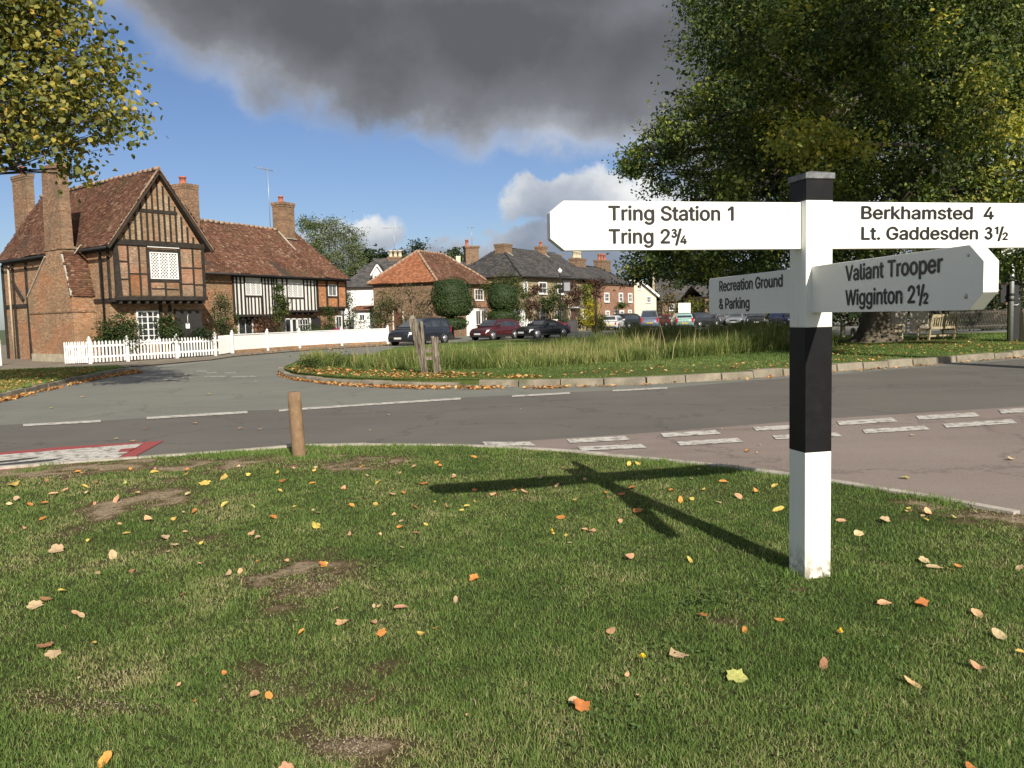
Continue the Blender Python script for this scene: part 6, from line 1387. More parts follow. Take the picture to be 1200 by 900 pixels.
# ================= white house with slate roof and dormer
H3 = House('white_dormer_house', -15.4, 72.0, -.02, label='white rendered house with dark slate roof, small gabled dormer and three cream pots', cat='house')
r3 = H3.root
x3 = lambda px, py=340, t=0: H3.fz(px, py, t)[0]
z3 = lambda px, py, t=0: H3.fz(px, py, t)[1]
X0, X1 = x3(398), x3(476); ZE3 = z3(430, 336); ZR3 = z3(440, 303, 3.2)
H3.box('wall', M['plaster'], X0 + .3, X1, 0, 6.4, -.1, ZE3)
tiled(r3, [(X0, -.35, ZE3), (X1 + .2, -.35, ZE3), (X1 + .2, 3.2, ZR3), (X0 + 2.6, 3.2, ZR3)], M['slate'], tw=.3, th=.2, seed=21, sag=.02, thick=.012)
tiled(r3, [(X0, 6.7, ZE3), (X1 + .2, 6.7, ZE3), (X1 + .2, 3.2, ZR3), (X0 + 2.6, 3.2, ZR3)], M['slate'], tw=.3, th=.2, seed=22, sag=.02, thick=.012)
tiled(r3, [(X0, -.35, ZE3), (X0, 6.7, ZE3), (X0 + 2.6, 3.2, ZR3)], M['slate'], tw=.3, th=.2, seed=23, sag=.02, thick=.012)
da, db, dc, dd_ = H3.rect(437.5, 449.5, 318, 334, .3)
dm = MB().prism([(da, .0, dc), (db, .0, dc), (db, .0, dd_ - .25), ((da + db) / 2, .0, dd_ + .45), (da, .0, dd_ - .25)], (0, 2.2, 0)).build('dormer', M['plaster'], r3); bm_fix(dm)
mid = (da + db) / 2
for sx in (-1, 1):
    MB().prism([(mid, -.15, dd_ + .58), (mid + sx * (db - da) * .68, -.15, dd_ - .38), (mid + sx * (db - da) * .68, -.15, dd_ - .30), (mid, -.15, dd_ + .68)], (0, 2.3, 0)).build('dormer_roof', M['slate'], dm)
    MB().beam((mid, -.17, dd_ + .55), (mid + sx * (db - da) * .66, -.17, dd_ - .36), .04, .13).build('barge_board', M['white_frame'], dm)
window(dm, mid - .34, mid + .34, dc + .15, dd_ - .35, 0, 2, 1, 'casement', fw=.06, sill=False)
ca, cb, cz, ct = H3.rect(455, 470, 301, 309, 3.0)
chimney(r3, ca, cb, 2.8, 3.6, 5.0, ct, pots=[(ca + .2 + k * .42, 3.2) for k in range(3)], pot_mat='pot_cream', pr=.17, ph=.6, mat='brick_brown')
aerial(r3, (ca + cb) / 2, 3.2, ct, z3(468, 266, 3.2), 1.0)
tiled(r3, [(x3(417) , -2.2, z3(430, 363, -2.2)), (x3(447), -2.2, z3(430, 363, -2.2)), (x3(447), -.02, z3(430, 358)), (x3(417), -.02, z3(430, 358))], M['tile_old'], seed=24, sag=0)
H3.box('porch_wall', M['plaster'], x3(419), x3(445), -2.0, .01, -.1, z3(430, 366, -2))
a, b, c_, d_ = H3.rect(421, 428, 368, 376, -2.0); window(r3, a, b, c_, d_, -2.0, 2, 1, 'casement')
a, b, c_, d_ = H3.rect(439, 443, 341, 346, 0); window(r3, a, b, c_, d_, 0, 1, 1, 'casement', sill=False)

# ================= red hipped house
H4 = House('hipped_brick_house', -5.86, 65.6, 1.20, label='brown brick cottage with bright orange hipped tile roof beside the clipped yews', cat='cottage')
r4 = H4.root
x4 = lambda px, py=345, t=0: H4.fz(px, py, t)[0]
z4 = lambda px, py, t=0: H4.fz(px, py, t)[1]
W4, D4, E4, R4 = 11.2, 5.6, 4.45, 7.15
H4.box('wall', M['brick_brown'], 0, W4, 0, D4, -.1, E4)
A_ = (D4 * .46, D4 / 2, R4); B_ = (W4 - 3.6, D4 / 2, R4)
tiled(r4, [(-.35, -.35, E4), (W4 + .35, -.35, E4), B_, A_], M['tile_old'], seed=31, tw=.2, th=.13)
tiled(r4, [(-.35, -.35, E4), (-.35, D4 + .35, E4), A_], M['tile_orange'], seed=32, tw=.2, th=.13)
tiled(r4, [(-.35, D4 + .35, E4), (W4 + .35, D4 + .35, E4), B_, A_], M['tile_old'], seed=33, tw=.2, th=.13)
tiled(r4, [(W4 + .35, -.35, E4), (W4 + .35, D4 + .35, E4), B_], M['tile_old'], seed=34, tw=.2, th=.13)
ridge_line(r4, A_, B_, 'ridge', .12); ridge_line(r4, (-.35, -.35, E4 + .05), A_, 'ridge', .11); ridge_line(r4, (-.35, D4 + .35, E4 + .05), A_, 'ridge', .11); ridge_line(r4, (W4 + .35, -.35, E4 + .05), B_, 'ridge', .11)
a, b, c_, d_ = H4.rect(556, 566, 339, 352, 0); window(r4, a, b, c_, d_, 0, 3, 2, 'casement')
H4.box('brick_band', M['brick_red'], x4(553), W4 + .03, -.05, .02, z4(560, 360), z4(560, 353))
a, b, c_, d_ = H4.rect(556.5, 570, 363, 380, -.8)
pb = H4.box('porch', M['white_frame'], a, b, -.8, .0, 0, d_ + .12)
window(pb, a + .1, a + (b - a) * .48, .9, d_ - .05, -.8, 2, 1, 'casement', sill=False); window(pb, a + (b - a) * .52, b - .1, .9, d_ - .05, -.8, 2, 1, 'casement', sill=False)
a, b, c_, d_ = H4.rect(547, 552.5, 370, 380, 0); window(r4, a, b, c_, d_, 0, 3, 1, 'casement')
wl = MB().box(x4(544) - 1, W4 + 1.5, -3.2, -3.0, 0, 1.25).build('garden_wall', M['plaster'], None)
wl.matrix_world = r4.matrix_basis.copy(); tag(wl, 'low white rendered garden wall in front of the hipped cottage porch', 'wall')
y_, z_ = H4.sz(467, 372, 0)      # doorway in the shaded hip end wall
dd = H4.box('door', M['door_brown'], -.04, .02, y_ - .4, y_ + .4, 0, 2.1); box('door_frame', M['render_cream'], dd, -.07, .0, y_ - .52, y_ - .4, 0, 2.2); box('door_frame', M['render_cream'], dd, -.07, .0, y_ + .4, y_ + .52, 0, 2.2)

# ================= slate roofed inn and the terrace beyond
H5 = House('slate_roofed_inn', .90, 74.0, .995, label='long yellow brick inn with dark hipped slate roof, white sash windows and climbing plants', cat='inn')
r5 = H5.root
x5 = lambda px, py=345, t=0: H5.fz(px, py, t)[0]
z5 = lambda px, py, t=0: H5.fz(px, py, t)[1]
W5, D5, E5, R5 = x5(692), 8.0, 5.15, 8.1
H5.box('wall', M['brick_yellow'], 0, W5, 0, D5, -.1, E5)
A_ = (3.2, D5 / 2, R5)
xb5 = W5 * .70
S_ = M['slate']; kw = dict(tw=.32, th=.22, thick=.012, sag=.02)
tiled(r5, [(-.35, -.4, E5), (W5, -.4, E5), (W5, D5 / 2, R5 - .15), A_], S_, seed=41, **kw)
tiled(r5, [(-.35, -.4, E5), (-.35, D5 + .4, E5), A_], S_, seed=42, **kw)
tiled(r5, [(-.35, D5 + .4, E5), (W5, D5 + .4, E5), (W5, D5 / 2, R5 - .15), A_], S_, seed=43, **kw)
ridge_line(r5, A_, (W5, D5 / 2, R5 - .15), 'slate', .08); ridge_line(r5, (-.35, -.4, E5 + .02), A_, 'slate', .08)
MB().tube([(-.3, -.46, E5 - .06), (W5, -.46, E5 - .06)], .07, n=6).build('gutter', M['iron'], r5)
def stack5(pa, pb, pt, pots, zb, t, dp=1.0, mat='brick_stack', pm='pot_red', **kw):
    xa, xb = x5(pa * .45 + pb * .55, pt, t), x5(pb, pt, t); xb = xa + (xb - xa) / .75; zt_ = z5((pa + pb) / 2, pt, t); w_ = min(dp, (xb - xa) * .55)
    return chimney(r5, xa, xb - (xb - xa) * .25, t, t + dp, zb, zt_, mat, [(xa + (xb - xa) * .75 * (k + .5) / max(1, pots), t + dp / 2) for k in range(pots)], pot_mat=pm, **kw)
stack5(579.5, 600, 285, 0, 6.5, D5 / 2 - .9, 1.1, mat='brick_brown')
stack5(629, 641, 288, 1, 6.5, D5 / 2 - .6, .9, pr=.14, ph=.5)
stack5(649, 658, 298, 0, 6.5, D5 / 2 + .4, .8, mat='brick_brown')
for (pa, pb, tt) in ((579.5, 600, D5 / 2 - .9), (629, 641, D5 / 2 - .6)):
    xa, xb = x5(pa, 290, tt), x5(pb, 290, tt); xf = xb - (xb - xa) * .25 + .1
    sl_ = (R5 - E5) / (D5 / 2 + .4)
    MB().beam((xf, tt - .5, E5 + sl_ * (tt - .5 + .4) + .05), (xf, D5 / 2, R5 + .05), .12, .05).build('flashing', M['flash'], r5)
for (pa, pb, ya, yb) in ((613.5, 618, 330, 344), (631, 640.5, 330.5, 344.5), (653, 660, 332, 345), (679, 683.5, 335, 347)):
    a, b, c_, d_ = H5.rect(pa, pb, ya, yb, 0); window(r5, a, b, c_, d_, 0, 2, 2, 'sash', fw=.11)
for (pa, pb, ya, yb) in ((632, 639, 363, 376), (652.5, 658, 364, 376), (683, 688, 362, 374)):
    a, b, c_, d_ = H5.rect(pa, pb, ya, yb, 0); window(r5, a, b, c_, d_, 0, 2, 2, 'sash', fw=.11)
a, b, c_, d_ = H5.rect(668, 674.5, 362, 384, 0); H5.box('door', M['door_brown'], a, b, -.05, .02, 0, d_); H5.box('door_surround', M['render_cream'], a - .35, a - .02, -.12, .02, 0, d_ + .2); H5.box('door_hood', M['white_frame'], a - .4, b + .35, -.5, .02, d_ + .08, d_ + .2)
a, b, c_, d_ = H5.rect(610.5, 615.5, 361, 377, -1.5)
pt_ = MB().prism([(a, -1.5, 0), (b, -1.5, 0), (b, -1.5, d_ - .4), ((a + b) / 2, -1.5, d_), (a, -1.5, d_ - .4)], (0, 1.5, 0)).build('porch', M['white_frame'], r5); bm_fix(pt_)

H6 = House('brick_terrace_house', x := AY(703, 345, 88)[0], 88.0, 1.06, label='red brick terrace house with slate roof and small white arched windows beyond the yellow shrub', cat='house')
r6 = H6.root
x6 = lambda px, py=345, t=0: H6.fz(px, py, t)[0]
z6 = lambda px, py, t=0: H6.fz(px, py, t)[1]
W6 = x6(743.3); E6 = z6(705, 331); D6 = 7.0; R6 = z6(690, 312.5, 3.5)
H6.box('wall', M['brick_red'], -3.5, W6, 0, D6, -.1, E6)
H6.box('fascia', M['white_frame'], -3.5, W6 + .02, -.06, .0, E6 - .15, E6 - .02)
for i, q in enumerate([[(-4.5, -.3, E6), (W6 + .2, -.3, E6), (W6 - 2.6, D6 / 2, R6), (-4.5, D6 / 2, R6)], [(-4.5, D6 + .3, E6), (W6 + .2, D6 + .3, E6), (W6 - 2.6, D6 / 2, R6), (-4.5, D6 / 2, R6)], [(W6 + .2, -.3, E6), (W6 + .2, D6 + .3, E6), (W6 - 2.6, D6 / 2, R6)]]):
    tiled(r6, q, S_, seed=50 + i, **kw)
for (pa, pb, pt, n_, pm) in ((670.5, 687, 302, 5, 'pot_cream'), (699, 716, 304.5, 3, 'pot_red')):
    xa, xb = x6(pa, 305, D6 / 2 - .4), x6(pb, 305, D6 / 2 - .4); zt_ = z6((pa + pb) / 2, pt, D6 / 2 - .4)
    xa += (xb - xa) * .35; chimney(r6, xa, xb - .1, D6 / 2 - .4, D6 / 2 + .6, R6 - 1.2, zt_, 'brick_brown', [(xa + (xb - xa - .4) * (k + .5) / n_, D6 / 2 + .1) for k in range(n_)], pot_mat=pm, pr=.15, ph=.75)
for (pa, pb, ya, yb) in ((708, 713.7, 343, 354), (725, 729.8, 343, 354), (736, 740.6, 343.5, 354.5), (709.5, 714, 364, 372), (720, 724, 362, 371), (726, 731, 363.5, 371), (736, 740, 363, 370)):
    a, b, c_, d_ = H6.rect(pa, pb, ya, yb, 0); window(r6, a, b, c_, d_, 0, 2, 2, 'sash', fw=.16)

H7 = House('cream_gabled_house', AY(745, 362, 98)[0], 98.0, .05, label='cream rendered house with a steep gable facing the road, past the brick terrace', cat='house')
r7 = H7.root
x7 = lambda px, py=345, t=0: H7.fz(px, py, t)[0]
z7 = lambda px, py, t=0: H7.fz(px, py, t)[1]
xr = x7(769); zap = z7(744, 325); ze7 = z7(769, 346); xm7 = x7(744.5)
xl = 2 * xm7 - xr
o = MB().prism([(xl, 0, -.1), (xr, 0, -.1), (xr, 0, ze7), (xm7, 0, zap), (xl, 0, ze7)], (0, 9, 0)).build('wall', M['render_cream'], r7); bm_fix(o)
for sx, xe in ((1, xr), (-1, xl)):
    tiled(r7, [(xe + sx * .3, -.3, ze7 - .15), (xe + sx * .3, 9, ze7 - .15), (xm7, 9, zap + .1), (xm7, -.3, zap + .1)], M['tile_old'], seed=60 + sx, tw=.3, th=.2)
    MB().beam((xe + sx * .3, -.32, ze7 - .15), (xm7, -.32, zap + .12), .05, .22).build('barge_board', M['white_frame'], r7)
for (pa, pb, ya, yb, n_) in ((748, 752, 331, 339, 2), (757, 763, 347.5, 354.5, 3)):
    a, b, c_, d_ = H7.rect(pa, pb, ya, yb, 0); window(r7, a, b, c_, d_, 0, n_, 2, 'casement')
# small flat roofed house behind the hipped cottage with the pale chimney
H8 = House('rear_slate_house', AY(540, 300, 92)[0], 92.0, .3, label='slate roofed house mostly hidden behind the hipped cottage, showing its tall dark chimney', cat='house')
r8 = H8.root
H8.box('wall', M['brick_brown'], -3, 6, 0, 7, -.1, 5.2)
for i, q in enumerate([[(-3.3, -.3, 5.2), (6.3, -.3, 5.2), (6.3, 3.5, 7.9), (-3.3, 3.5, 7.9)], [(-3.3, 7.3, 5.2), (6.3, 7.3, 5.2), (6.3, 3.5, 7.9), (-3.3, 3.5, 7.9)]]): tiled(r8, q, S_, seed=70 + i, **kw)
xa, zt_ = H8.fz(545.5, 288, 3.0); xb, _ = H8.fz(561, 288, 3.0)
chimney(r8, xa, xb, 3.0, 4.0, 6, zt_, 'brick_brown', [(xa + .3, 3.5)], pr=.2, ph=.75, crown=.12)
aerial(r8, xa + .9, 3.5, zt_, H8.fz(556, 266, 3.5)[1], .5)
xp, zp = H8.fz(537, 300, 3.2); chimney(r8, xp - .25, xp + .25, 3.2, 3.7, 6, zp, 'render_cream', [], crown=.02)
# houses behind the car park, tree shade put into dark roof and wall colours
for i, (pa, pb, pe, pr2, Y, lab) in enumerate([(776, 822, 352, 322, 120, 'dim brown roofed barn under the oak branches behind the vans'), (826, 872, 346, 334, 112, 'dark brick house in shade behind the yellow-green hedge'), (1165, 1290, 330, 292, 60, 'shadowed brick house with brown windows behind the hedge at far right')]):
    pl = AY(pa, pe, Y); H9 = House('dim_house', pl[0], Y, .12, label=lab, cat='house'); x1_, z1_ = H9.fz(pb, pe, 0)
    H9.box('wall', M['brick_brown'], 0, x1_, 0, 8, -.1, z1_)
    zr_ = H9.fz((pa + pb) / 2, pr2, 4)[1]
    for q in ([(-.4, -.4, z1_), (x1_ + .4, -.4, z1_), (x1_ + .4, 4, zr_), (-.4, 4, zr_)], [(-.4, 8.4, z1_), (x1_ + .4, 8.4, z1_), (x1_ + .4, 4, zr_), (-.4, 4, zr_)]):
        tiled(H9.root, q, M['slate'], seed=80 + i, tw=.3, th=.2)
    if i == 2:
        for (a_, b_, c0, c1) in ((1183, 1189, 306, 318), (1193, 1200, 306, 318), (1183, 1190, 325, 335)):
            a, b, c_, d_ = H9.rect(a_, b_, c0, c1, 0); window(H9.root, a, b, c_, d_, 0, 2, 2, 'casement', frame='render_cream')
    else:
        a, b, c_, d_ = H9.rect(pa + 8, pa + 14, pe + 4, pe + 12, 0); window(H9.root, a, b, c_, d_, 0, 2, 2, 'casement')
M['dim_wood'] = simple('shade_toned_fence_wood', (0.12, 0.11, 0.09), 0.95, 0.3, 8)  # wood colour darkened in place of shade on the pale fence
# ------------------------------------------------------------------ fences
FW = M['fence_white']
picket_me = MB().hexa([(-.035, -.011, .06), (.035, -.011, .06), (.035, .011, .06), (-.035, .011, .06), (-.035, -.011, .90), (.035, -.011, .90), (.035, .011, .90), (-.035, .011, .90)])
picket_me.add([(-.035, -.011, .90), (.035, -.011, .90), (.035, .011, .90), (-.035, .011, .90), (0, -.011, .955), (0, .011, .955)], [(0, 1, 4), (2, 3, 5), (1, 2, 5, 4), (3, 0, 4, 5)])
pm_ = bpy.data.meshes.new('picket'); pm_.from_pydata(picket_me.v, [], picket_me.f); pm_.materials.append(FW)
def fence_line(name, a, b, label, cat, step=.15, posts=(), hs=1.0, group=None, pk=True, scale_w=1.0, cross=False):
    a = Vector((a[0], a[1], 0)); b = Vector((b[0], b[1], 0)); d = b - a; L = d.length; ang = math.atan2(d.y, d.x)
    f = empty(name, (a.x, a.y, .02), ang, label=label, cat=cat, group=group)
    if pk:
        n = int(L / step)
        for k in range(n):
            o = link('picket', pm_, None, f, ((k + .5) * L / n, -.03, rnd.uniform(-.008, .008))); o.rotation_euler = (0, rnd.gauss(0, .008), 0); o.scale = (scale_w, 1, hs)
    for z in (.24, .70):
        MB().box(0, L, -.018, .022, z * hs, (z + .085) * hs).build('rail', FW, f)
    if cross:
        for (z0, z1) in ((.26, .74), (.74, .26)): MB().beam((.05, .03, z0), (L - .05, .03, z1), .03, .06, up=(0, 1, 0)).build('brace', FW, f)
    for p in posts:
        q = MB().box(p - .055, p + .055, -.055, .055, 0, 1.02 * hs)
        q.box(p - .07, p + .07, -.07, .07, 1.02 * hs + .001, 1.05 * hs)
        q.lathe([(.03, 0), (.05, .04), (.035, .085), (.005, .10)], (p, 0, 1.05 * hs), 8)
        q.build('fence_post', FW, f)
    return f, L
pa_, pb_ = G(106, 427.3), G(253, 417.6)
Lf = math.dist(pa_[:2], pb_[:2])
fence_line('picket_fence', pa_, pb_, 'long white picket fence in front of the timber framed gable house', 'fence', step=Lf / 40, posts=[0, Lf * .27, Lf * .66, Lf - .02], scale_w=1.1)
fence_line('picket_gate', G(76.5, 428.2), G(104, 427.5), 'closely spaced white picket gate with crossed braces at the foot of the big chimney', 'gate', step=.085, scale_w=.75, cross=True)
fence_line('picket_gate', G(256, 417.3), G(270, 415), 'narrow white picket gate between the picket fence and the solid boarded fence', 'gate', step=.12, scale_w=.85, cross=True)
fence_line('picket_fence', G(-60, 431), G(1, 429), 'end of a second white picket fence cut by the left side of the view', 'fence', step=.16, posts=[0, math.dist(G(-60, 431)[:2], G(1, 429)[:2])])
pc = [G(273, 414.5), G(314, 411.3), G(351.5, 408.6), G(401, 405.6), G(455, 403)]
bf = empty('boarded_fence', (pc[0][0], pc[0][1], .02), 0, label='long solid white boarded fence with capped posts before the half timbered cottage', cat='fence')
for i, (a, b) in enumerate(zip(pc, pc[1:])):
    a = Vector((a[0] - pc[0][0], a[1] - pc[0][1], 0)); b = Vector((b[0] - pc[0][0], b[1] - pc[0][1], 0)); d = (b - a); L = d.length; d.normalize(); n = Vector((-d.y, d.x, 0))
    nb = int(L / .16); q = MB()
    for k in range(nb):
        p = a + d * (L * k / nb); r_ = a + d * (L * (k + .95) / nb); z1 = .93 + rnd.uniform(-.006, .006)
        j = n * rnd.uniform(-.004, .004)
        q.hexa([(*(v + j).xy, z) for z in (.12, z1) for v in (p, r_, r_ + n * .02, p + n * .02)])
    o = q.build('fence_board', FW, bf); o['kind'] = 'stuff'
    MB().beam(a + Vector((0, 0, .96)), b + Vector((0, 0, .96)), .07, .05).build('top_rail', FW, bf)
    MB().beam(a + Vector((0, 0, .08)) + n * .05, b + Vector((0, 0, .08)) + n * .05, .12, .16).build('brick_footing', M['brick_old'], bf)
for i, a in enumerate(pc):
    p = Vector((a[0] - pc[0][0], a[1] - pc[0][1], 0))
    q = MB().box(p.x - .07, p.x + .07, p.y - .09, p.y + .05, 0, 1.08).lathe([(.04, 0), (.065, .05), (.045, .10), (.005, .12)], (p.x, p.y - .02, 1.08), 8); q.build('fence_post', FW, bf)
a = G(605, 396, 0); a = AY(604, 386, 70); b = AY(625, 386, 72)
fence_line('picket_fence', (a[0], a[1]), (b[0], b[1]), 'short white picket fence in front of the inn beside the red hatchback', 'fence', step=.22, hs=1.15, posts=[0, 1.7], scale_w=1.6)
a = AY(632, 386, 73); b = AY(652, 386, 75)
wl = MB().box(0, 1.6, 0, .25, 0, 1.15).box(-.05, 1.65, -.04, .29, 1.152, 1.21).build('garden_wall', M['plaster'], None, (a[0], a[1], 0)); tag(wl, 'short white painted wall in front of the inn behind the black convertible', 'wall')
# lattice-like picket fence in the shade at right
a = AY(1108, 388, 47); b = AY(1182, 388, 49); L = math.dist(a[:2], b[:2])
fd = empty('diagonal_fence', (a[0], a[1], 0), math.atan2(b[1] - a[1], b[0] - a[0]), label='pale slatted fence in the shade behind the benches, slats leaning', cat='fence')
sm_ = MB().beam((0, 0, .15), (.25, 0, 1.25), .02, .05, up=(0, 1, 0)); sme = bpy.data.meshes.new('slat'); sme.from_pydata(sm_.v, [], sm_.f); sme.materials.append(M['dim_wood'])
for k in range(int(L / .13)): link('slat', sme, None, fd, (k * .13, 0, 0))
for z in (.3, 1.1): MB().box(0, L, .015, .05, z, z + .07).build('rail', M['dim_wood'], fd)
a = AY(1040, 388, 46)
o = MB().box(0, 1.1, 0, .05, .1, 1.35).box(1.25, 2.3, 0, .05, .1, 1.35).build('painted_gates', M['flash'], None, (a[0], a[1], 0)); tag(o, 'pair of pale grey solid gates in the shade behind the oak trunk', 'gate')

# ------------------------------------------------------------------ benches
def bench(x, y, rz, label, sc=1.0):
    b = empty('bench', (x, y, .12), rz, label=label, cat='bench', group='wooden benches on the green'); w = M['bench_wood']; W = 1.5
    for sx in (-1, 1):
        MB().box(sx * W / 2 - .035, sx * W / 2 + .035, -.50, -.43, 0, .64).build('leg', w, b)
        MB().beam((sx * W / 2, .0, 0), (sx * W / 2, .14, .98), .07, .07).build('leg', w, b)
        MB().box(sx * W / 2 - .04, sx * W / 2 + .04, -.54, .08, .642, .69).build('armrest', w, b)
        MB().box(sx * W / 2 - .03, sx * W / 2 + .03, -.43, .02, .36, .43).build('side_rail', w, b)
        MB().box(sx * W / 2 - .025, sx * W / 2 + .025, -.43, .02, .14, .19).build('side_rail', w, b)
    for k in range(5): MB().box(-W / 2 + .036, W / 2 - .036, -.49 + k * .10, -.41 + k * .10, .43, .46).build('seat_slat', w, b)
    MB().beam((-W / 2 + .036, .07, .48), (W / 2 - .036, .07, .48), .04, .09).build('back_rail', w, b)
    MB().beam((-W / 2 + .036, .14, .94), (W / 2 - .036, .14, .94), .04, .12).build('back_rail', w, b)
    for k in range(11):
        xx = -W / 2 + .11 + k * (W - .22) / 10; MB().beam((xx, .075, .52), (xx, .133, .88), .055, .02).build('back_slat', w, b)
    MB().box(-W / 2, W / 2, -.24, -.20, .13, .20).build('stretcher', w, b)
    b.scale = (sc, sc, sc); return b
p = G(1096, 402); bench(p[0] + .25, p[1], R(207), 'pale slatted wooden bench seen from behind, right one beside the sign pole', 1.08)
p = G(1071, 402.5); bench(p[0] - .8, p[1] + 1.2, R(96), 'greyer wooden bench seen end on between the oak trunk and the other bench', 1.0)
# short posts on the edge of the green
for i, (px, pyb, pyt, Y) in enumerate([(987.5, 396, 376, 41), (999.5, 396, 384, 41), (1050, 397, 382, 41)]):
    b_ = AY(px, pyb, Y); t_ = AY(px, pyt, Y)
    q = MB().box(-.09, .09, -.09, .09, 0, t_[2] - .12 - .06).add([(-.09, -.09, t_[2] - .18), (.09, -.09, t_[2] - .18), (.09, .09, t_[2] - .18), (-.09, .09, t_[2] - .18), (0, 0, t_[2] - .08)], [(0, 1, 4), (1, 2, 4), (2, 3, 4), (3, 0, 4)])
    o = q.build('short_post', M['grey_wood'], None, (b_[0], Y, .1))
    tag(o, ['taller short wooden post left of the oak trunk', 'lower short wooden post next to the oak trunk, left side', 'short wooden post between the oak trunk and the benches'][i], 'post', 'low posts along the far edge of the green')
# steel pole with its plate, dark post behind, pebbled bin
x, y, _ = G(1184, 404); y0_ = y
sp_ = empty('sign_pole', (x, y, .12), R(-12), label='grey steel pole with a small white plate at the right of the green', cat='sign')
zt_ = AY(1184, 270, y)[2]
MB().tube([(0, 0, 0), (0, 0, zt_)], .085, n=10).build('pole', M['steel'], sp_)
zp0, zp1 = AY(1184, 302, y)[2], AY(1184, 289, y)[2]
plt_ = box('sign_plate', M['sign_white'], sp_, -.42, 1.1, -.13, -.10, zp0 - .12, zp1 - .12)
for body, zz_, x_ in (('Except for', zp1 - .12 - .19, -.18), ('access', zp0 - .12 + .06, .0)):
    me, wd_ = text_mesh(body, .12, bold=.02); t_ = link('lettering', me, M['letter'], plt_); t_.matrix_local = Matrix(((.9, 0, 0, x_), (0, 0, -1, -.133), (0, 1, 0, zz_), (0, 0, 0, 1)))
for z in (1.55, 1.75, 2.3): MB().lathe([(.10, 0), (.12, .02), (.12, .07), (.10, .09)], (0, 0, z), 10).build('clamp', M['iron'], sp_)
box('small_plate', M['iron'], sp_, -.34, .28, .10, .13, 1.5, 2.15)
x, y, _ = G(1192, 403)
dp = empty('lamp_column', (x + .25, y + .6, .1), 0, label='thick dark post behind the steel sign pole with iron scroll brackets', cat='post')
MB().box(-.22, .14, -.14, .14, 0, 2.6).build('column', M['iron'], dp)
for k in range(3):
    q = MB(); c = .42; q.tube([(-.1 + math.cos(a) * .16, -.2, 1.55 + k * .34 + math.sin(a) * .15) for a in np.linspace(.4, 5.6, 12)], .022, n=5); q.build('scroll', M['steel'], dp)
x, y, _ = G(1203, 404)
o = MB().lathe([(.30, 0), (.33, .05), (.33, .86), (.30, .92), (.24, .96), (.20, .96)], (0, 0, 0), 20).build('litter_bin', M['concrete'], None, (x + .15, y, .1)); tag(o, 'round pebbled concrete litter bin at the right edge of the green', 'bin')
o.scale = (1.15, 1.15, 1.3)

# telegraph pole, brown post, hanging inn sign, A-board, small white sign
p = AY(766, 364, 104); t_ = AY(766, 319, 104)
tp = empty('telegraph_pole', (p[0], p[1], 0), 0, label='tall wooden telegraph pole beside the cream gabled house', cat='pole')
MB().tube([(0, 0, 0), (0, 0, t_[2])], [.2, .15], n=8).build('pole', M['bench_wood'], tp); MB().tube([(.1, -.05, t_[2] - .4), (-.5, -.1, t_[2] - .35)], .05, n=5).build('bracket', M['iron'], tp)
p = AY(698.7, 388, 66); t_ = AY(698.7, 352, 66)
o = MB().tube([(0, 0, 0), (0, 0, t_[2] - .05), (0, 0, t_[2])], [.12, .11, .07], n=8).build('wooden_post', M['bollard'], None, (p[0], 66, 0)); tag(o, 'brown wooden post standing in front of the yellow shrub', 'post')
Y = 71; p = AY(665, 385, Y)
hs_ = empty('inn_sign', (p[0], Y, 0), .5, label='hanging inn sign on a dark post with a small lamp on top', cat='sign')
zb_, zt_ = AY(665, 343, Y)[2], AY(665, 329, Y)[2]
MB().box(-.69, -.61, -.04, .04, 0, zt_ + .6).build('post', M['iron'], hs_); MB().beam((-.65, 0, zt_ + .35), (.55, 0, zt_ + .35), .08, .08).build('bracket', M['iron'], hs_)
b_ = box('sign_board', M['door_dark'], hs_, -.42, .42, -.05, .05, zb_, zt_); box('sign_panel', M['slate_panel'] if 'slate_panel' in M else M['steel'], b_, -.30, .30, -.06, -.052, zb_ + .15, zt_ - .15)
MB().lathe([(.03, 0), (.16, .12), (.20, .30), (.05, .42), (.01, .5)], (-.65, 0, zt_ + .6), 8).build('lamp', M['white_frame'], hs_)
p = AY(670, 386, 72); ab = empty('a_board', (p[0], 72, 0), .4, label='black chalkboard sign standing outside the inn door', cat='sign')
MB().hexa([(-.45, -.35, 0), (.45, -.35, 0), (.45, -.30, 0), (-.45, -.30, 0), (-.45, -.05, 1.15), (.45, -.05, 1.15), (.45, 0, 1.15), (-.45, 0, 1.15)]).build('board', M['trim'], ab)
MB().hexa([(-.36, -.335, .12), (.36, -.335, .12), (.36, -.32, .12), (-.36, -.32, .12), (-.36, -.105, 1.02), (.36, -.105, 1.02), (.36, -.09, 1.02), (-.36, -.09, 1.02)]).build('chalk_face', M['slate_dark'] if 'slate_dark' in M else M['door_dark'], ab)
p = AY(802, 366, 96); o = MB().box(-.06, .06, -.05, .05, 0, AY(802, 362, 96)[2] - .5).box(-.7, .7, -.07, -.02, AY(802, 362, 96)[2] - .65, AY(802, 355, 96)[2]).build('notice_sign', M['sign_white'], None, (p[0], 96, 0)); tag(o, 'small white square sign standing before the yellow-green hedge', 'sign')

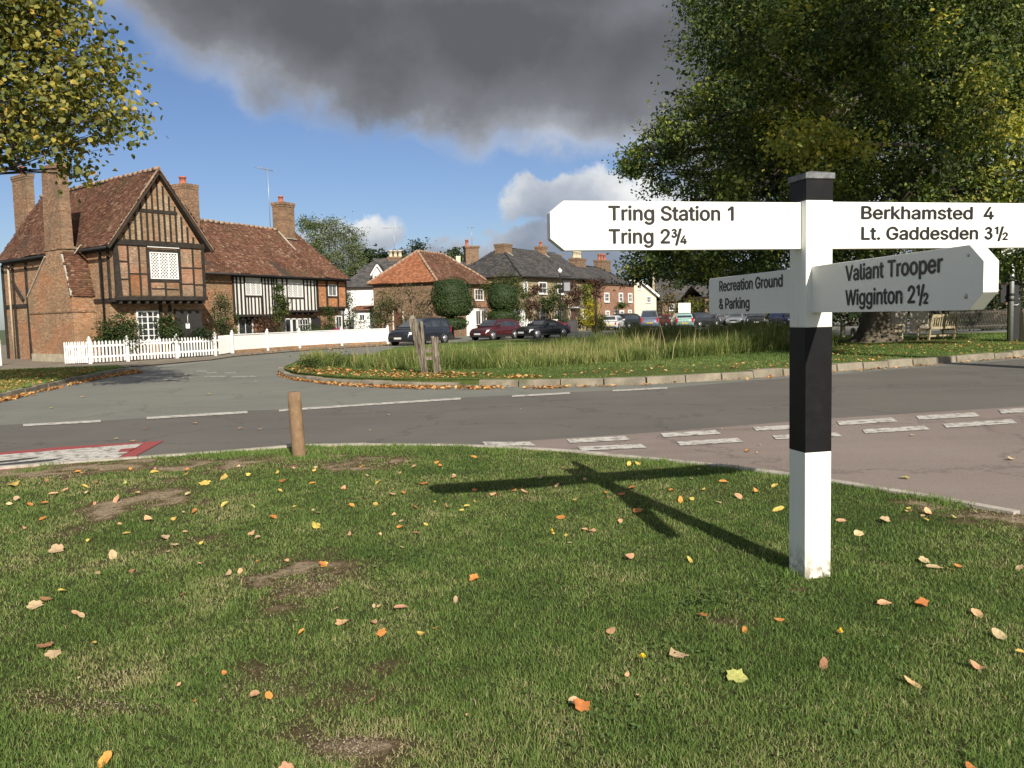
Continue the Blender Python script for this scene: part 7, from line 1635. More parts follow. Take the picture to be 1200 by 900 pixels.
# ------------------------------------------------------------------ vehicles
def car(name, x, y, heading, label, cat, paint, kind='hatch', L=4.0, W=1.70, H=1.43, rim='rim', plates=('plate_w', 'plate_y'), soft=False, lamps='lamp_glass'):
    """heading: direction the nose points (radians). local +x is forward"""
    c = empty(name, (x, y, 0), heading, label=label, cat=cat, group='parked cars and vans by the green')
    hl, hw = L / 2, W / 2
    P = {  # stations along x as share of half length: (x, belt height), greenhouse (x, z)
        'hatch': dict(body=[(-1, .62), (-.98, .80), (-.90, .88), (-.5, .90), (.0, .90), (.42, .90), (.52, .88), (.80, .80), (.94, .70), (1, .55)], roof=[(-.97, .90), (-.80, 1.30), (-.62, 1.41), (-.2, 1.43), (.12, 1.40), (.25, 1.34), (.55, .90)]),
        'mpv': dict(body=[(-1, .60), (-.985, .95), (-.9, 1.0), (-.5, 1.0), (.0, 1.0), (.45, .98), (.6, .96), (.82, .88), (.95, .76), (1, .55)], roof=[(-.96, 1.0), (-.86, 1.45), (-.74, 1.56), (-.2, 1.60), (.05, 1.57), (.20, 1.50), (.64, .97)]),
        'van': dict(body=[(-1, .60), (-.99, 1.05), (-.9, 1.1), (-.5, 1.1), (.0, 1.1), (.40, 1.08), (.6, 1.0), (.85, .90), (.96, .75), (1, .55)], roof=[(-.985, 1.1), (-.95, 1.76), (-.88, 1.84), (-.2, 1.86), (.05, 1.84), (.2, 1.76), (.58, 1.04)]),
        'sport': dict(body=[(-1, .55), (-.96, .76), (-.85, .82), (-.5, .86), (.0, .84), (.3, .84), (.5, .82), (.78, .74), (.93, .62), (1, .48)], roof=[(-.66, .84), (-.42, 1.10), (-.25, 1.22), (-.05, 1.25), (.05, 1.24), (.10, 1.20), (.38, .84)]),
        'saloon': dict(body=[(-1, .62), (-.97, .90), (-.85, .93), (-.5, .92), (.0, .90), (.42, .90), (.55, .88), (.8, .80), (.94, .70), (1, .55)], roof=[(-.72, .92), (-.5, 1.32), (-.35, 1.41), (-.1, 1.43), (.1, 1.41), (.2, 1.36), (.52, .90)])}[kind]
    ks = H / P['roof'][3][1]
    # lower body, lofted along the length
    ST = []; 
    xs = sorted(set([b[0] for b in P['body']] + [-.99, .985]))
    zb = lambda u: np.interp(u, [b[0] for b in P['body']], [b[1] for b in P['body']])
    rings = []
    for u in xs:
        e = max(0, (abs(u) - .80) / .20); wv = hw * (1 - .16 * e ** 2.2); z1 = float(zb(u)) * ks; z0 = .20 + .10 * e
        rings.append([(wv * .90, z0), (wv * .99, z0 + .10), (wv, z0 + .25 * (z1 - z0) + .08), (wv * .995, z0 + .62 * (z1 - z0)), (wv * .95, z1 - .05), (wv * .86, z1), (wv * .4, z1 + .018), (-wv * .4, z1 + .018), (-wv * .86, z1), (-wv * .95, z1 - .05), (-wv * .995, z0 + .62 * (z1 - z0)), (-wv, z0 + .25 * (z1 - z0) + .08), (-wv * .99, z0 + .10), (-wv * .90, z0)])
    V = [(u * hl, a, b) for u, r_ in zip(xs, rings) for a, b in r_]; n = 14; F = []
    for i in range(len(xs) - 1):
        for k in range(n): F.append((i * n + k, i * n + (k + 1) % n, (i + 1) * n + (k + 1) % n, (i + 1) * n + k))
    F += [tuple(range(n)), tuple((len(xs) - 1) * n + k for k in range(n - 1, -1, -1))]
    m = MB().add(V, F, True); body = m.build('body', paint, c); bm_fix(body)
    # cabin
    gr = P['roof']; rg = []
    def cw(z): f = max(0.0, (z - gr[0][1]) / (gr[3][1] - gr[0][1])); return hw * (.925 - .20 * f ** 1.3)
    top = [(a, b) for a, b in gr]
    belt = .80 * ks if kind != 'van' else 1.0 * ks
    V = []; F = []
    for (u, z) in top:
        wv = cw(z); V += [(u * hl, wv - .03, z * ks - .02), (u * hl, wv * .80, z * ks), (u * hl, -wv * .80, z * ks), (u * hl, -wv + .03, z * ks - .02)]
    for (u, z) in top: V += [(u * hl, cw(gr[0][1]), gr[0][1] * ks - .06), (u * hl, -cw(gr[0][1]), gr[0][1] * ks - .06)]
    nt = len(top); o_ = nt * 4
    for i in range(nt - 1):
        a, b = i * 4, (i + 1) * 4
        F += [(a, b, b + 1, a + 1), (a + 1, b + 1, b + 2, a + 2), (a + 2, b + 2, b + 3, a + 3), (o_ + 2 * i, o_ + 2 * i + 2, b, a), (o_ + 2 * i + 3, o_ + 2 * i + 1, a + 3, b + 3)]
    cab = MB().add(V, F, False).build('roof' if not soft else 'soft_top', paint if not soft else M['trim'], c); bm_fix(cab)
    for pl in cab.data.polygons: pl.use_smooth = False
    # glass: side windows, windscreen, rear window, set just proud of the cabin skin
    zb0 = gr[0][1]; zt0 = gr[3][1] - .10
    def edge_x(z, front):
        pts = gr[3:] if front else gr[:4]
        return float(np.interp(z, [p[1] for p in (pts[::-1] if front else pts)], [p[0] for p in (pts[::-1] if front else pts)]))
    def wy(z): 
        f = (z - zb0) / (gr[3][1] - zb0); w0 = cw(zb0); return w0 + (cw(gr[3][1]) - .03 - w0) * min(1, max(0, (z - zb0 + .06) / (gr[3][1] - zb0)))
    za, zc_ = zb0 + .03, zt0
    xf0, xf1 = edge_x(za, True) - .10, edge_x(zc_, True) - .04; xr0, xr1 = edge_x(za, False) + .08, edge_x(zc_, False) + .07
    if kind == 'van': splits = [(-.0 + .04, None)]
    else: splits = None
    for s in (-1, 1):
        if kind == 'van': parts_ = [(.08, xf0 + .02, .08, xf1)]
        elif kind == 'sport': parts_ = [(xr0 + .22, xf0, xr1 + .15, xf1)]
        elif kind in ('mpv',): parts_ = [(-.05, xf0, -.05, xf1), (-.50, -.09, -.50, -.09), (xr0 + .03, -.55, xr1 + .03, -.55)]
        else: parts_ = [(-.06, xf0, -.06, xf1), (xr0 + .12, -.10, xr1 + .06, -.10)]
        for (a0, a1, b0, b1) in parts_:
            q = [(a0 * hl, s * (wy(za) + .012), za * ks), (a1 * hl, s * (wy(za) + .012), za * ks), (b1 * hl, s * (wy(zc_) + .014), zc_ * ks - .01), (b0 * hl, s * (wy(zc_) + .014), zc_ * ks - .01)]
            g_ = MB().prism(q, (0, -s * .02, 0)).build('side_window', M['car_glass'], c); bm_fix(g_)
        # wheel arches, wheels, mirrors, handles, sill
        for u in (-.60, .64):
            rw = .31 if kind != 'sport' else .33
            MB().lathe([(rw + .055, -.02), (rw + .055, .02)], (u * hl, s * (hw - .012), rw + .01), 20, 'y').build('wheel_arch', M['trim'], c)
            wh = MB().lathe([(rw - .06, -.10), (rw, -.085), (rw, .075), (rw - .03, .10), (rw - .10, .10)], (u * hl, s * (hw - .075), rw), 20, 'y').build('wheel', M['tyre'], c)
            rm = MB().lathe([(rw - .10, -.012), (rw - .10, .012)], (u * hl, s * (hw + .015), rw), 16, 'y')
            for k in range(5):
                a = k * 2 * math.pi / 5; rm.beam((u * hl, s * (hw + .03), rw), (u * hl + math.cos(a) * (rw - .10), s * (hw + .03), rw + math.sin(a) * (rw - .10)), .012, .06, up=(0, 1, 0))
            rm.build('rim', M[rim], wh)
        xm_ = (edge_x(za, True) - .16) * hl
        MB().hexa([(xm_ - .06, s * (hw - .05), za * ks), (xm_ + .08, s * (hw - .05), za * ks), (xm_ + .08, s * (hw + .17), za * ks), (xm_ - .06, s * (hw + .17), za * ks), (xm_ - .06, s * (hw - .05), za * ks + .13), (xm_ + .03, s * (hw - .05), za * ks + .13), (xm_ + .03, s * (hw + .17), za * ks + .13), (xm_ - .06, s * (hw + .17), za * ks + .13)]).build('mirror', paint, c)
        MB().box(-.52 * hl, .50 * hl, s * (hw - .03), s * (hw + .012), .22, .33).build('sill', M['trim'], c)
        MB().box(-.09 * hl, -.085 * hl, s * (hw - .03), s * (hw + .004), .34, .78 * ks).build('door_seam', M['trim'], c)
        # lamps
        zh = float(zb(.9)) * ks
        hlm = MB().hexa([(hl * .90, s * hw * .50, zh - .20), (hl * .985, s * hw * .50, zh - .22), (hl * .97, s * hw * .90, zh - .18), (hl * .84, s * hw * .965, zh - .18), (hl * .88, s * hw * .52, zh - .02), (hl * .945, s * hw * .52, zh - .06), (hl * .93, s * hw * .88, zh - .03), (hl * .80, s * hw * .955, zh - .0)])
        hlm.build('headlight', M[lamps], c)
        z1 = float(zb(-.95)) * ks
        MB().box(-hl * 1.006, -hl * .975, s * hw * .70, s * hw * .86, z1 - .30, z1 + (.10 if kind in ('mpv', 'van') else -.04)).build('tail_light', M['tail'], c)
    def cross_glass(name, z0, z1, front, k=.80):
        x0, x1 = edge_x(z0, front) * hl, edge_x(z1, front) * hl; off = .022 if front else -.022
        w0, w1 = cw(z0) * .86, cw(z1) * .80
        q = [(x0 + off, -w0, z0 * ks + .02), (x0 + off, w0, z0 * ks + .02), (x1 + off, w1, z1 * ks + .015), (x1 + off, -w1, z1 * ks + .015)]
        g_ = MB().prism(q, (-off * 1.4, 0, -.012)).build(name, M['car_glass'], c); bm_fix(g_)
    cross_glass('windscreen', zb0 + .05, gr[3][1] - .09, True)
    cross_glass('rear_window', zb0 + (.12 if kind != 'sport' else .05), gr[3][1] - .12, False)
    zf = .55 * ks
    MB().box(hl * .93, hl * 1.0 + .012, -hw * .45, hw * .45, zf - .02, zf + .12).build('grille', M['trim'], c)
    MB().box(hl * .93, hl + .016, -hw * .80, hw * .80, .24, .34).build('bumper', M['trim'], c)
    MB().box(-hl - .016, -hl * .93, -hw * .80, hw * .80, .26, .40).build('bumper', M['trim'], c)
    MB().box(hl * .97, hl + .03, -.26, .26, .38, .49).build('number_plate', M[plates[0]], c)
    MB().box(-hl - .03, -hl * .97, -.26, .26, .50 if kind != 'van' else .62, .61 if kind != 'van' else .73).build('number_plate', M[plates[1]], c)
    return c
def at_px(pxc, Y): return AY(pxc, 400, Y)[0], Y
NA = math.atan2(-math.cos(R(30)), -math.sin(R(30)))
x, y = at_px(493, 50.5); car('parked_suv', x, y, math.atan2(-1, -.62), 'dark blue-grey people carrier parked nose toward the white boarded fence end', 'car', car_paint('dark_blue_paint', (0.022, 0.026, 0.035)), 'mpv', 4.35, 1.78, 1.62)
x, y = at_px(581, 57); car('parked_hatchback', x, y, math.atan2(-1, -.78), 'dark maroon hatchback parked beside the black convertible', 'car', car_paint('maroon_paint', (0.085, 0.012, 0.014)), 'hatch', 3.9, 1.66, 1.42, lamps='lamp_glass')
x, y = at_px(636, 58.5); car('parked_convertible', x, y, math.atan2(-.92, -1), 'black sports convertible with closed soft top in front of the inn', 'car', car_paint('black_paint', (0.008, 0.008, 0.010)), 'sport', 4.2, 1.75, 1.30, soft=True)
x, y = at_px(719, 80); car('parked_hatchback', x, y, R(70), 'white hatchback seen from the rear beside the yellow shrub', 'car', car_paint('white_paint', (0.62, 0.62, 0.60), 0), 'hatch', 3.8, 1.66, 1.42)
x, y = at_px(738, 83); car('parked_estate', x, y, R(48), 'dark green estate car between the white hatchback and the grey-blue van', 'car', car_paint('dark_green_paint', (0.014, 0.020, 0.018)), 'mpv', 4.6, 1.8, 1.6)
x, y = at_px(761.5, 76); car('parked_van', x, y, R(80), 'grey-blue panel van seen from behind with yellow rear plate', 'van', car_paint('grey_blue_paint', (0.16, 0.19, 0.24)), 'van', 4.1, 1.78, 1.82)
x, y = at_px(781, 88); car('parked_hatchback', x, y, R(115), 'small dull red car half hidden between the van and the turquoise estate', 'car', car_paint('dull_red_paint', (0.20, 0.05, 0.045)), 'hatch', 3.8, 1.64, 1.4)
x, y = at_px(799, 77); car('parked_estate', x, y, R(86), 'pale turquoise estate car seen from behind with tall red lamps', 'car', car_paint('turquoise_paint', (0.22, 0.36, 0.33), .1), 'mpv', 4.2, 1.75, 1.52)
x, y = at_px(822, 84); car('parked_estate', x, y, R(40), 'dark estate car just right of the turquoise estate', 'car', car_paint('charcoal_paint', (0.03, 0.032, 0.036)), 'mpv', 4.5, 1.78, 1.5)
x, y = at_px(843, 88); car('parked_saloon', x, y, R(200), 'dim grey saloon below the lower left sign board', 'car', car_paint('mid_grey_paint', (0.12, 0.12, 0.125)), 'saloon', 4.5, 1.75, 1.45)
x, y = at_px(864, 86); car('parked_hatchback', x, y, math.atan2(-1, -.5), 'silver-grey hatchback facing the camera under the Parking board', 'car', car_paint('silver_paint', (0.30, 0.32, 0.34)), 'hatch', 4.0, 1.7, 1.45)
x, y = at_px(885, 82); car('parked_saloon', x, y, math.atan2(-1, -.25), 'black saloon with bright headlights facing the camera under the Parking board', 'car', car_paint('black_paint', (0.012, 0.012, 0.014)), 'saloon', 4.5, 1.78, 1.45)
x, y = at_px(921, 78); car('parked_hatchback', x, y, math.atan2(-1, .2), 'dark blue hatchback right next to the fingerpost shaft', 'car', car_paint('blue_paint', (0.03, 0.04, 0.10)), 'hatch', 3.9, 1.68, 1.5)

# ------------------------------------------------------------------ people outside the inn (a few pixels tall, seated)
def person(x, y, rz, coat, legs, label, seated=True, s=1.0):
    pr = empty('person', (x, y, 0), rz, label=label, cat='person', group='people outside the inn')
    zs_ = .47 if seated else .92
    J = {'pel': (0, 0, zs_), 'sp': (0, .02, zs_ + .28), 'nk': (0, 0, zs_ + .56), 'hd': (0, -.01, zs_ + .66), 'top': (0, 0, zs_ + .84)}
    V = []; Ed = []; Rd = []
    def ad(p, r): V.append(p); Rd.append(r); return len(V) - 1
    a = ad(J['pel'], .16); b = ad(J['sp'], .15); c_ = ad(J['nk'], .07); d_ = ad(J['hd'], .09); e = ad(J['top'], .085); Ed += [(a, b), (b, c_), (c_, d_), (d_, e)]
    for sx in (-1, 1):
        sh = ad((sx * .19, 0, zs_ + .49), .07); el_ = ad((sx * .24, -.06, zs_ + .22), .05); hd = ad((sx * .12, -.28, zs_ + .18), .035); Ed += [(c_, sh), (sh, el_), (el_, hd)]
        hp = ad((sx * .10, 0, zs_ - .03), .10)
        kn = ad((sx * .13, -.42 if seated else -.03, zs_ if seated else .50), .07); ft = ad((sx * .13, -.45 if seated else 0, .08), .05); to = ad((sx * .13, -.62 if seated else -.18, .05), .045); Ed += [(a, hp), (hp, kn), (kn, ft), (ft, to)]
    me = bpy.data.meshes.new('body'); me.from_pydata(V, Ed, [])
    o = link('body', me, None, pr); 
    o.modifiers.new('skin', 'SKIN')
    for i, r_ in enumerate(Rd): me.skin_vertices[0].data[i].radius = (r_, r_)
    me.skin_vertices[0].data[0].use_root = True
    sub = o.modifiers.new('sub', 'SUBSURF'); sub.levels = 1; sub.render_levels = 1
    mm, t, b_, _o = new_mat('clothing')
    sepz = t.node('ShaderNodeSeparateXYZ'); t.l.new(coord(t), sepz.inputs[0])
    col = t.mix(t.math('GREATER_THAN', sepz.outputs[2], zs_ + .04), legs, coat); col = t.mix(t.math('GREATER_THAN', sepz.outputs[2], zs_ + .59), col, (.55, .33, .25))
    t.l.new(col, b_.inputs['Base Color']); b_.inputs['Roughness'].default_value = .85; o.data.materials.append(mm)
    hm = MB().lathe([(.02, .155), (.07, .14), (.10, .09), (.105, .02), (.08, -.03)], (0, .02, zs_ + .74), 10).build('hair', M['door_brown'], pr)
    pr.scale = (s, s, s); return pr
p = AY(627.5, 384, 66); person(p[0], 66, .4, (.55, .03, .04), (.03, .03, .05), 'person in a red coat sitting outside the inn behind the black convertible', s=1.0)
p = AY(645, 384, 69); person(p[0], 69, -.3, (.03, .03, .035), (.03, .03, .04), 'person in dark clothes sitting right of the one in red', s=1.0)
p = AY(627.5, 384, 66)
def chair(x, y, rz, label):
    c = empty('garden_chair', (x, y, 0), rz, label=label, cat='chair', group='chairs outside the inn')
    MB().box(-.24, .24, -.24, .24, .40, .44).build('seat', M['iron'], c); MB().box(-.24, .24, .22, .25, .45, .88).build('backrest', M['iron'], c)
    for sx in (-.21, .21):
        for sy in (-.21, .21): MB().box(sx - .02, sx + .02, sy - .02, sy + .02, 0, .40).build('leg', M['iron'], c)
chair(AY(627.5, 384, 66)[0], 66, .4, 'dark garden chair under the person in red'); chair(AY(645, 384, 69)[0], 69, -.3, 'dark garden chair under the person in dark clothes')
# ------------------------------------------------------------------ trees and shrubs
def leafmat(name, stops, transl=.3, tcol=(1.25, 1.35, .6), rough=.6, spec=.3): return tint_mat(name, stops, rough, spec, transl=transl, tcol=tcol)
LF = dict(
    oak=leafmat('oak_leaf', [(0, (.026, .045, .013)), (.35, (.054, .086, .021)), (.6, (.128, .172, .040)), (.82, (.29, .30, .055)), (1, (.46, .40, .06))]),
    lime=leafmat('lime_leaf', [(0, (.045, .065, .018)), (.3, (.105, .125, .030)), (.55, (.22, .215, .05)), (.8, (.46, .38, .08)), (1, (.62, .36, .08))]),
    willow=leafmat('willow_leaf', [(0, (.07, .10, .04)), (.5, (.14, .175, .075)), (1, (.23, .26, .12))]),
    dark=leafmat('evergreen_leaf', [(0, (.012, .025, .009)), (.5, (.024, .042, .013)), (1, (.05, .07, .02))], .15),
    yew=leafmat('clipped_yew', [(0, (.020, .038, .010)), (.5, (.038, .064, .015)), (1, (.068, .096, .022))], .1),
    green=leafmat('shrub_leaf', [(0, (.03, .055, .015)), (.5, (.065, .095, .026)), (1, (.14, .16, .045))]),
    olive=leafmat('dry_shrub_leaf', [(0, (.055, .055, .025)), (.4, (.11, .098, .045)), (.7, (.19, .155, .07)), (1, (.26, .19, .10))]),
    yellow=leafmat('yellow_leaf', [(0, (.20, .19, .02)), (.5, (.42, .37, .03)), (1, (.60, .50, .05))]),
    lime2=leafmat('yellow_green_leaf', [(0, (.06, .08, .02)), (.5, (.15, .17, .03)), (1, (.32, .30, .05))]),
    vine=leafmat('red_vine_leaf', [(0, (.035, .020, .013)), (.5, (.085, .040, .025)), (.8, (.13, .08, .04)), (1, (.10, .12, .03))], .2, (1.2, 1, .7)),
    wall=leafmat('wall_climber_leaf', [(0, (.028, .05, .013)), (.5, (.075, .10, .026)), (.85, (.18, .18, .055)), (1, (.28, .24, .10))]),
    flower=leafmat('pink_flower', [(0, (.35, .02, .10)), (1, (.60, .10, .25))], .1, (1, 1, 1)))
def shrub(name, label, cat, Y, lobes_px, mat, leaf=.10, per=26, clumps=26, clump_r=.22, group=None, trunk=None, stem_mat='bark_dark', base=None, aspect=.6, shell=.35, crown='foliage', twigs=2, r0=.10, tint_off=.45, stalks=True):
    L = px_lobes(lobes_px, Y)
    b = base if base is not None else (sum(l[0] for l in L) / len(L), Y)
    root = empty(name, (b[0], b[1], 0), 0, label=label, cat=cat, group=group)
    CL_MIN[0] = .36; P, N, T = lobe_points(L, per, clumps, clump_r, shell); CL_MIN[0] = 0.0
    k = P[:, 2] > .02; P, N, T = P[k], N[k], T[k]
    P = P - np.array([b[0], b[1], 0])
    leaf_cloud(crown, P, leaf, LF[mat], root, tint=T + tint_off + rng.normal(size=len(P)) * .17, normal=N, aspect=aspect)
    if stalks:
        LL = [(l[0] - b[0], l[1] - b[1], l[2], l[3]) for l in L]
        m = branches(None, LL, r0, lambda c: (c.x * .15, c.y * .3, min(c.z * .35, .5)), twigs=twigs, rmin=.012)
        m.tube([(0, 0, -.05), (0, 0, .55)], [r0, r0 * .7], n=7)
        m.build('stem' if crown == 'foliage' else 'trunk', M[stem_mat], root)
    return root
# --- the great oak
ox, oy, _ = G(1027, 404)
oak = empty('oak_tree', (ox, oy, .1), 0, label='huge spreading oak behind the fingerpost with dense dark green crown and flared trunk', cat='tree')
OL = [(850, 40, 46), (835, -15, 40), (880, -40, 55), (945, 50, 62), (878, 108, 44), (835, 118, 24), (808, 150, 34), (775, 172, 26), (748, 186, 17), (786, 205, 28), (742, 200, 9), (860, 180, 52), (930, 145, 52), (900, 228, 56), (840, 245, 44), (795, 262, 26), (772, 300, 28), (748, 316, 15), (815, 300, 34), (870, 305, 40), (930, 308, 46),
      (1000, 20, 62), (1060, 75, 58), (1000, 125, 50), (1085, 160, 62), (1150, 30, 62), (1150, 120, 62), (1205, 190, 62), (1125, 235, 56), (1040, 235, 56), (975, 260, 50), (1060, 300, 48), (1125, 298, 42), (1200, 285, 56), (1005, -60, 75), (1100, -85, 85), (1200, -50, 85), (1270, 90, 85), (1310, 210, 70), (925, -70, 60), (1000, 320, 34), (890, 60, 40), (965, 190, 48), (1000, 60, 40)]
L3 = []
for (px, py, rp) in OL:
    R_ = 11.0
    p = AY(px, py, oy); dxx = (p[0] - ox) / R_; dzz = (p[2] - 10) / 10
    dep = R_ * .8 * math.sqrt(max(.04, 1 - min(.96, dxx * dxx * .8 + dzz * dzz * .5)))
    sunlit_tint = .0  # sunlit parts of the crown are put into the leaf tint
    if 900 < px < 1020 and 125 < py < 200: sunlit_tint = .28
    if px > 1050 and 40 < py < 250: sunlit_tint = .13
    for f, ext in ((-1, 1.0), (.75, 1.05), (-.35, .9)):
        if f == -.35 and rnd.random() < .45: continue
        yo = f * dep * rnd.uniform(.75, 1.0); yo = max(yo, -10)
        q = AY(px, py, oy + yo); L3.append((q[0] - ox, q[1] - oy, q[2] - .1, rp * ext * (oy + yo) / FPX, .85, (sunlit_tint if f == -1 else 0.0) + rnd.gauss(0, .09)))
# sunlit yellow patch in the middle of the crown, its light put into the tint
for (px, py, rp) in ((935, 150, 20), (960, 165, 24), (985, 172, 18), (925, 170, 14), (1005, 178, 12)):
    q = AY(px, py, oy - 9.5); L3.append((q[0] - ox, q[1] - oy, q[2], rp * (oy - 9.5) / FPX, .8, .42))
L3 = [(a[0], a[1], a[2], a[3] * (.9 if a[1] < 2 else 1.05), *a[4:]) for a in L3]
P, N, T = lobe_points(L3, 62, 54, .29, .62)
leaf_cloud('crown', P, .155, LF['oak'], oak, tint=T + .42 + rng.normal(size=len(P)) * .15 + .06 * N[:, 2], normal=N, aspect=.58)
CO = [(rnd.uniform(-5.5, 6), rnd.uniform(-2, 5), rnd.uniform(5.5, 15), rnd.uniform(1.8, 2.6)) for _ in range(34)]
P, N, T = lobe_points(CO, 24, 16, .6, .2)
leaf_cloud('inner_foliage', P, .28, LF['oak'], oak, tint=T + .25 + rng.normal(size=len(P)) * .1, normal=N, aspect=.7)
print('oak core', len(P))
tr = MB()
# flared trunk
V = []; F = []; nn = 22; prof = [(0, 1.10), (.12, .92), (.35, .74), (.8, .60), (1.6, .54), (3.0, .52), (4.2, .58)]
for z, r_ in prof:
    for k in range(nn):
        a = 2 * math.pi * k / nn; fl = 1 + (.20 * math.sin(5 * a + .7) + .10 * math.sin(9 * a)) * max(.15, 1 - z / 1.3)
        V.append((math.cos(a) * r_ * fl, math.sin(a) * r_ * fl, z))
for i in range(len(prof) - 1):
    for k in range(nn): F.append((i * nn + k, i * nn + (k + 1) % nn, (i + 1) * nn + (k + 1) % nn, (i + 1) * nn + k))
tr.add(V, F, True)
lim = [l for i, l in enumerate(L3) if i % 3 == 0]
forks = [Vector((math.cos(a) * 3.4, math.sin(a) * 3.4, 6.6 + 1.2 * (k % 3))) for k, a in enumerate(np.linspace(0, 2 * math.pi, 9)[:-1])]
for f in forks: tr.tube([(0, 0, 3.6), (f.x * .25, f.y * .25, 4.6), (f.x * .6, f.y * .6, 5.4), tuple(f)], [.5, .40, .32, .24], n=8)
tr.build('trunk', M['bark'], oak)
bm_ = branches(None, lim, .34, lambda c: tuple(min(forks, key=lambda f: (f - c).length + (0 if f.dot(c) > 0 else 5))), twigs=3, rmin=.025)
bm_.build('limbs', M['bark_dark'], oak)

# --- lime tree at the left, its trunk outside the view
lx, ly = -15.8, 18.2
lime = empty('lime_tree', (lx, ly, .1), 0, label='lime tree reaching in from the left with yellowing green leaves above the cottage chimneys', cat='tree')
LL = [(15, 20, 48), (60, 35, 36), (30, 85, 46), (85, 85, 34), (120, 72, 20), (140, 70, 11), (90, 25, 18), (78, 8, 12), (60, 130, 38), (110, 120, 30), (135, 135, 20), (155, 130, 9), (150, 152, 9), (118, 160, 18), (20, 140, 38), (70, 170, 22), (95, 182, 15), (30, 172, 20), (140, 100, 12), (110, 50, 14), (45, -30, 45), (0, -60, 60), (-60, 0, 80), (-60, 100, 70), (-120, 60, 90), (-30, 150, 30), (-90, -60, 80), (100, 205, 6), (85, 195, 9), (10, 185, 12), (-180, 0, 90), (-200, 120, 80)]
L3 = []
for (px, py, rp) in LL:
    for yo in (-1.0, .9) if rp > 15 else (0,):
        q = AY(px, py, 16.6 + yo * rnd.uniform(.5, 1.4)); L3.append((q[0] - lx, q[1] - ly, q[2] - .1, rp * 16.6 / FPX, .95))
P, N, T = [], [], []
for l in L3:
    p_, n_, t_ = lobe_points([l], 17, 190, .20, .12); P.append(p_); N.append(n_); T.append(t_)
P, N, T = map(np.concatenate, (P, N, T))
leaf_cloud('crown', P, .108, LF['lime'], lime, tint=T + .33 + rng.normal(size=len(P)) * .17 + .14 * (P[:, 0] > 6.3), normal=N, aspect=.85, hexa=True)
print('lime leaves', len(P))
tr = MB().tube([(0, 0, -.1), (.02, 0, 1.2), (0, .1, 3.0), (.1, .1, 5.6), (.2, .0, 9.8)], [.42, .33, .28, .24, .12], n=12); tr.build('trunk', M['bark'], lime)
branches(None, L3, .16, lambda c: (.1, .05, max(4.0, min(9.5, c.z * .7 + .6))), twigs=4, rmin=.006, rk=.15).build('limbs', M['bark_dark'], lime)

# --- tall tree by the road that throws its shade on the rushes (stands out of view)
sx_, sy_ = 15.6, 10.5
shade = empty('roadside_tree', (sx_, sy_, 0), 0, label='tall broadleaf tree beside the road whose shade falls on the rushes, outside the view', cat='tree')
L3 = [(rnd.gauss(0, 1.9), rnd.gauss(0, 1.9), rnd.uniform(13.0, 20.5), rnd.uniform(1.6, 2.3)) for _ in range(20)]
P, N, T = lobe_points(L3, 20, 36, .3, .3)
leaf_cloud('crown', P, .24, LF['oak'], shade, tint=T + .4 + rng.normal(size=len(P)) * .15, normal=N)
MB().tube([(0, 0, -.1), (.1, 0, 5), (0, .1, 12), (0, 0, 17)], [.5, .36, .26, .1], n=10).build('trunk', M['bark'], shade)
branches(None, L3, .3, lambda c: (0, 0, c.z * .75), twigs=2, rmin=.02).build('limbs', M['bark_dark'], shade)

# --- trees behind the houses
def far_tree(name, label, Y, lobes, mat, leaf=.3, per=22, clumps=22, clump_r=.5, group='trees beyond the houses', **kw):
    return shrub(name, label, 'tree', Y, lobes, mat, leaf, per, clumps, clump_r, group, crown='crown', r0=.3, **kw)
wl_ = [(375, 275, 16, 0), (392, 268, 14), (408, 275, 13), (414, 292, 12), (385, 295, 22), (405, 310, 18), (370, 295, 12), (420, 312, 10), (395, 325, 22), (362, 264, 8), (415, 330, 12)]
far_tree('willow_tree', 'pale green weeping willow behind the end of the long cottage roof', 82, [(a[0], a[1], a[2]) for a in wl_], 'willow', leaf=.22, per=46, clumps=70, clump_r=.4, aspect=.35)
far_tree('distant_tree', 'low dark green treetops behind the white house roof', 110, [(428, 300, 8), (440, 302, 9), (455, 302, 7), (468, 302, 7)], 'dark', leaf=.45, clumps=60)
far_tree('conifer_tree', 'small dark pointed conifer behind the orange hipped roof', 100, [(490, 296, 4), (490, 291, 3), (490, 287, 2), (490, 302, 6)], 'dark', leaf=.3)
far_tree('distant_tree', 'rounded green treetop between the hipped roof and the dark chimney', 100, [(536, 299, 8), (527, 302, 6), (545, 305, 8), (530, 310, 9)], 'green', leaf=.4)
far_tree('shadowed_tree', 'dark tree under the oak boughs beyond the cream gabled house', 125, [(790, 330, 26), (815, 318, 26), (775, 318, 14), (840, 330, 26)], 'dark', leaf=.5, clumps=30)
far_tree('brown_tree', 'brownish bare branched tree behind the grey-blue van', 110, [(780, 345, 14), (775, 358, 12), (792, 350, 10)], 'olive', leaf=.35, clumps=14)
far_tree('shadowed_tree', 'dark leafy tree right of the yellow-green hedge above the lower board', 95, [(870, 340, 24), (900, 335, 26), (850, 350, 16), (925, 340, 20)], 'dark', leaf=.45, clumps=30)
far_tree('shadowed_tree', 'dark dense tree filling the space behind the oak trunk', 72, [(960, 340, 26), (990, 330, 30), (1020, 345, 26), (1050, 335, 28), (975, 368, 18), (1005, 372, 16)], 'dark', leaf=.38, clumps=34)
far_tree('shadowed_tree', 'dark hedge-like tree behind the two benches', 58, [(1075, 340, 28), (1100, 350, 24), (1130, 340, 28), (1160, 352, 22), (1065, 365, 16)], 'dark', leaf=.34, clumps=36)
far_tree('shadowed_tree', 'dark bushy tree behind the steel sign pole', 52, [(1185, 355, 22), (1210, 345, 24), (1195, 372, 16), (1235, 350, 30), (1270, 360, 30)], 'dark', leaf=.30, clumps=34)
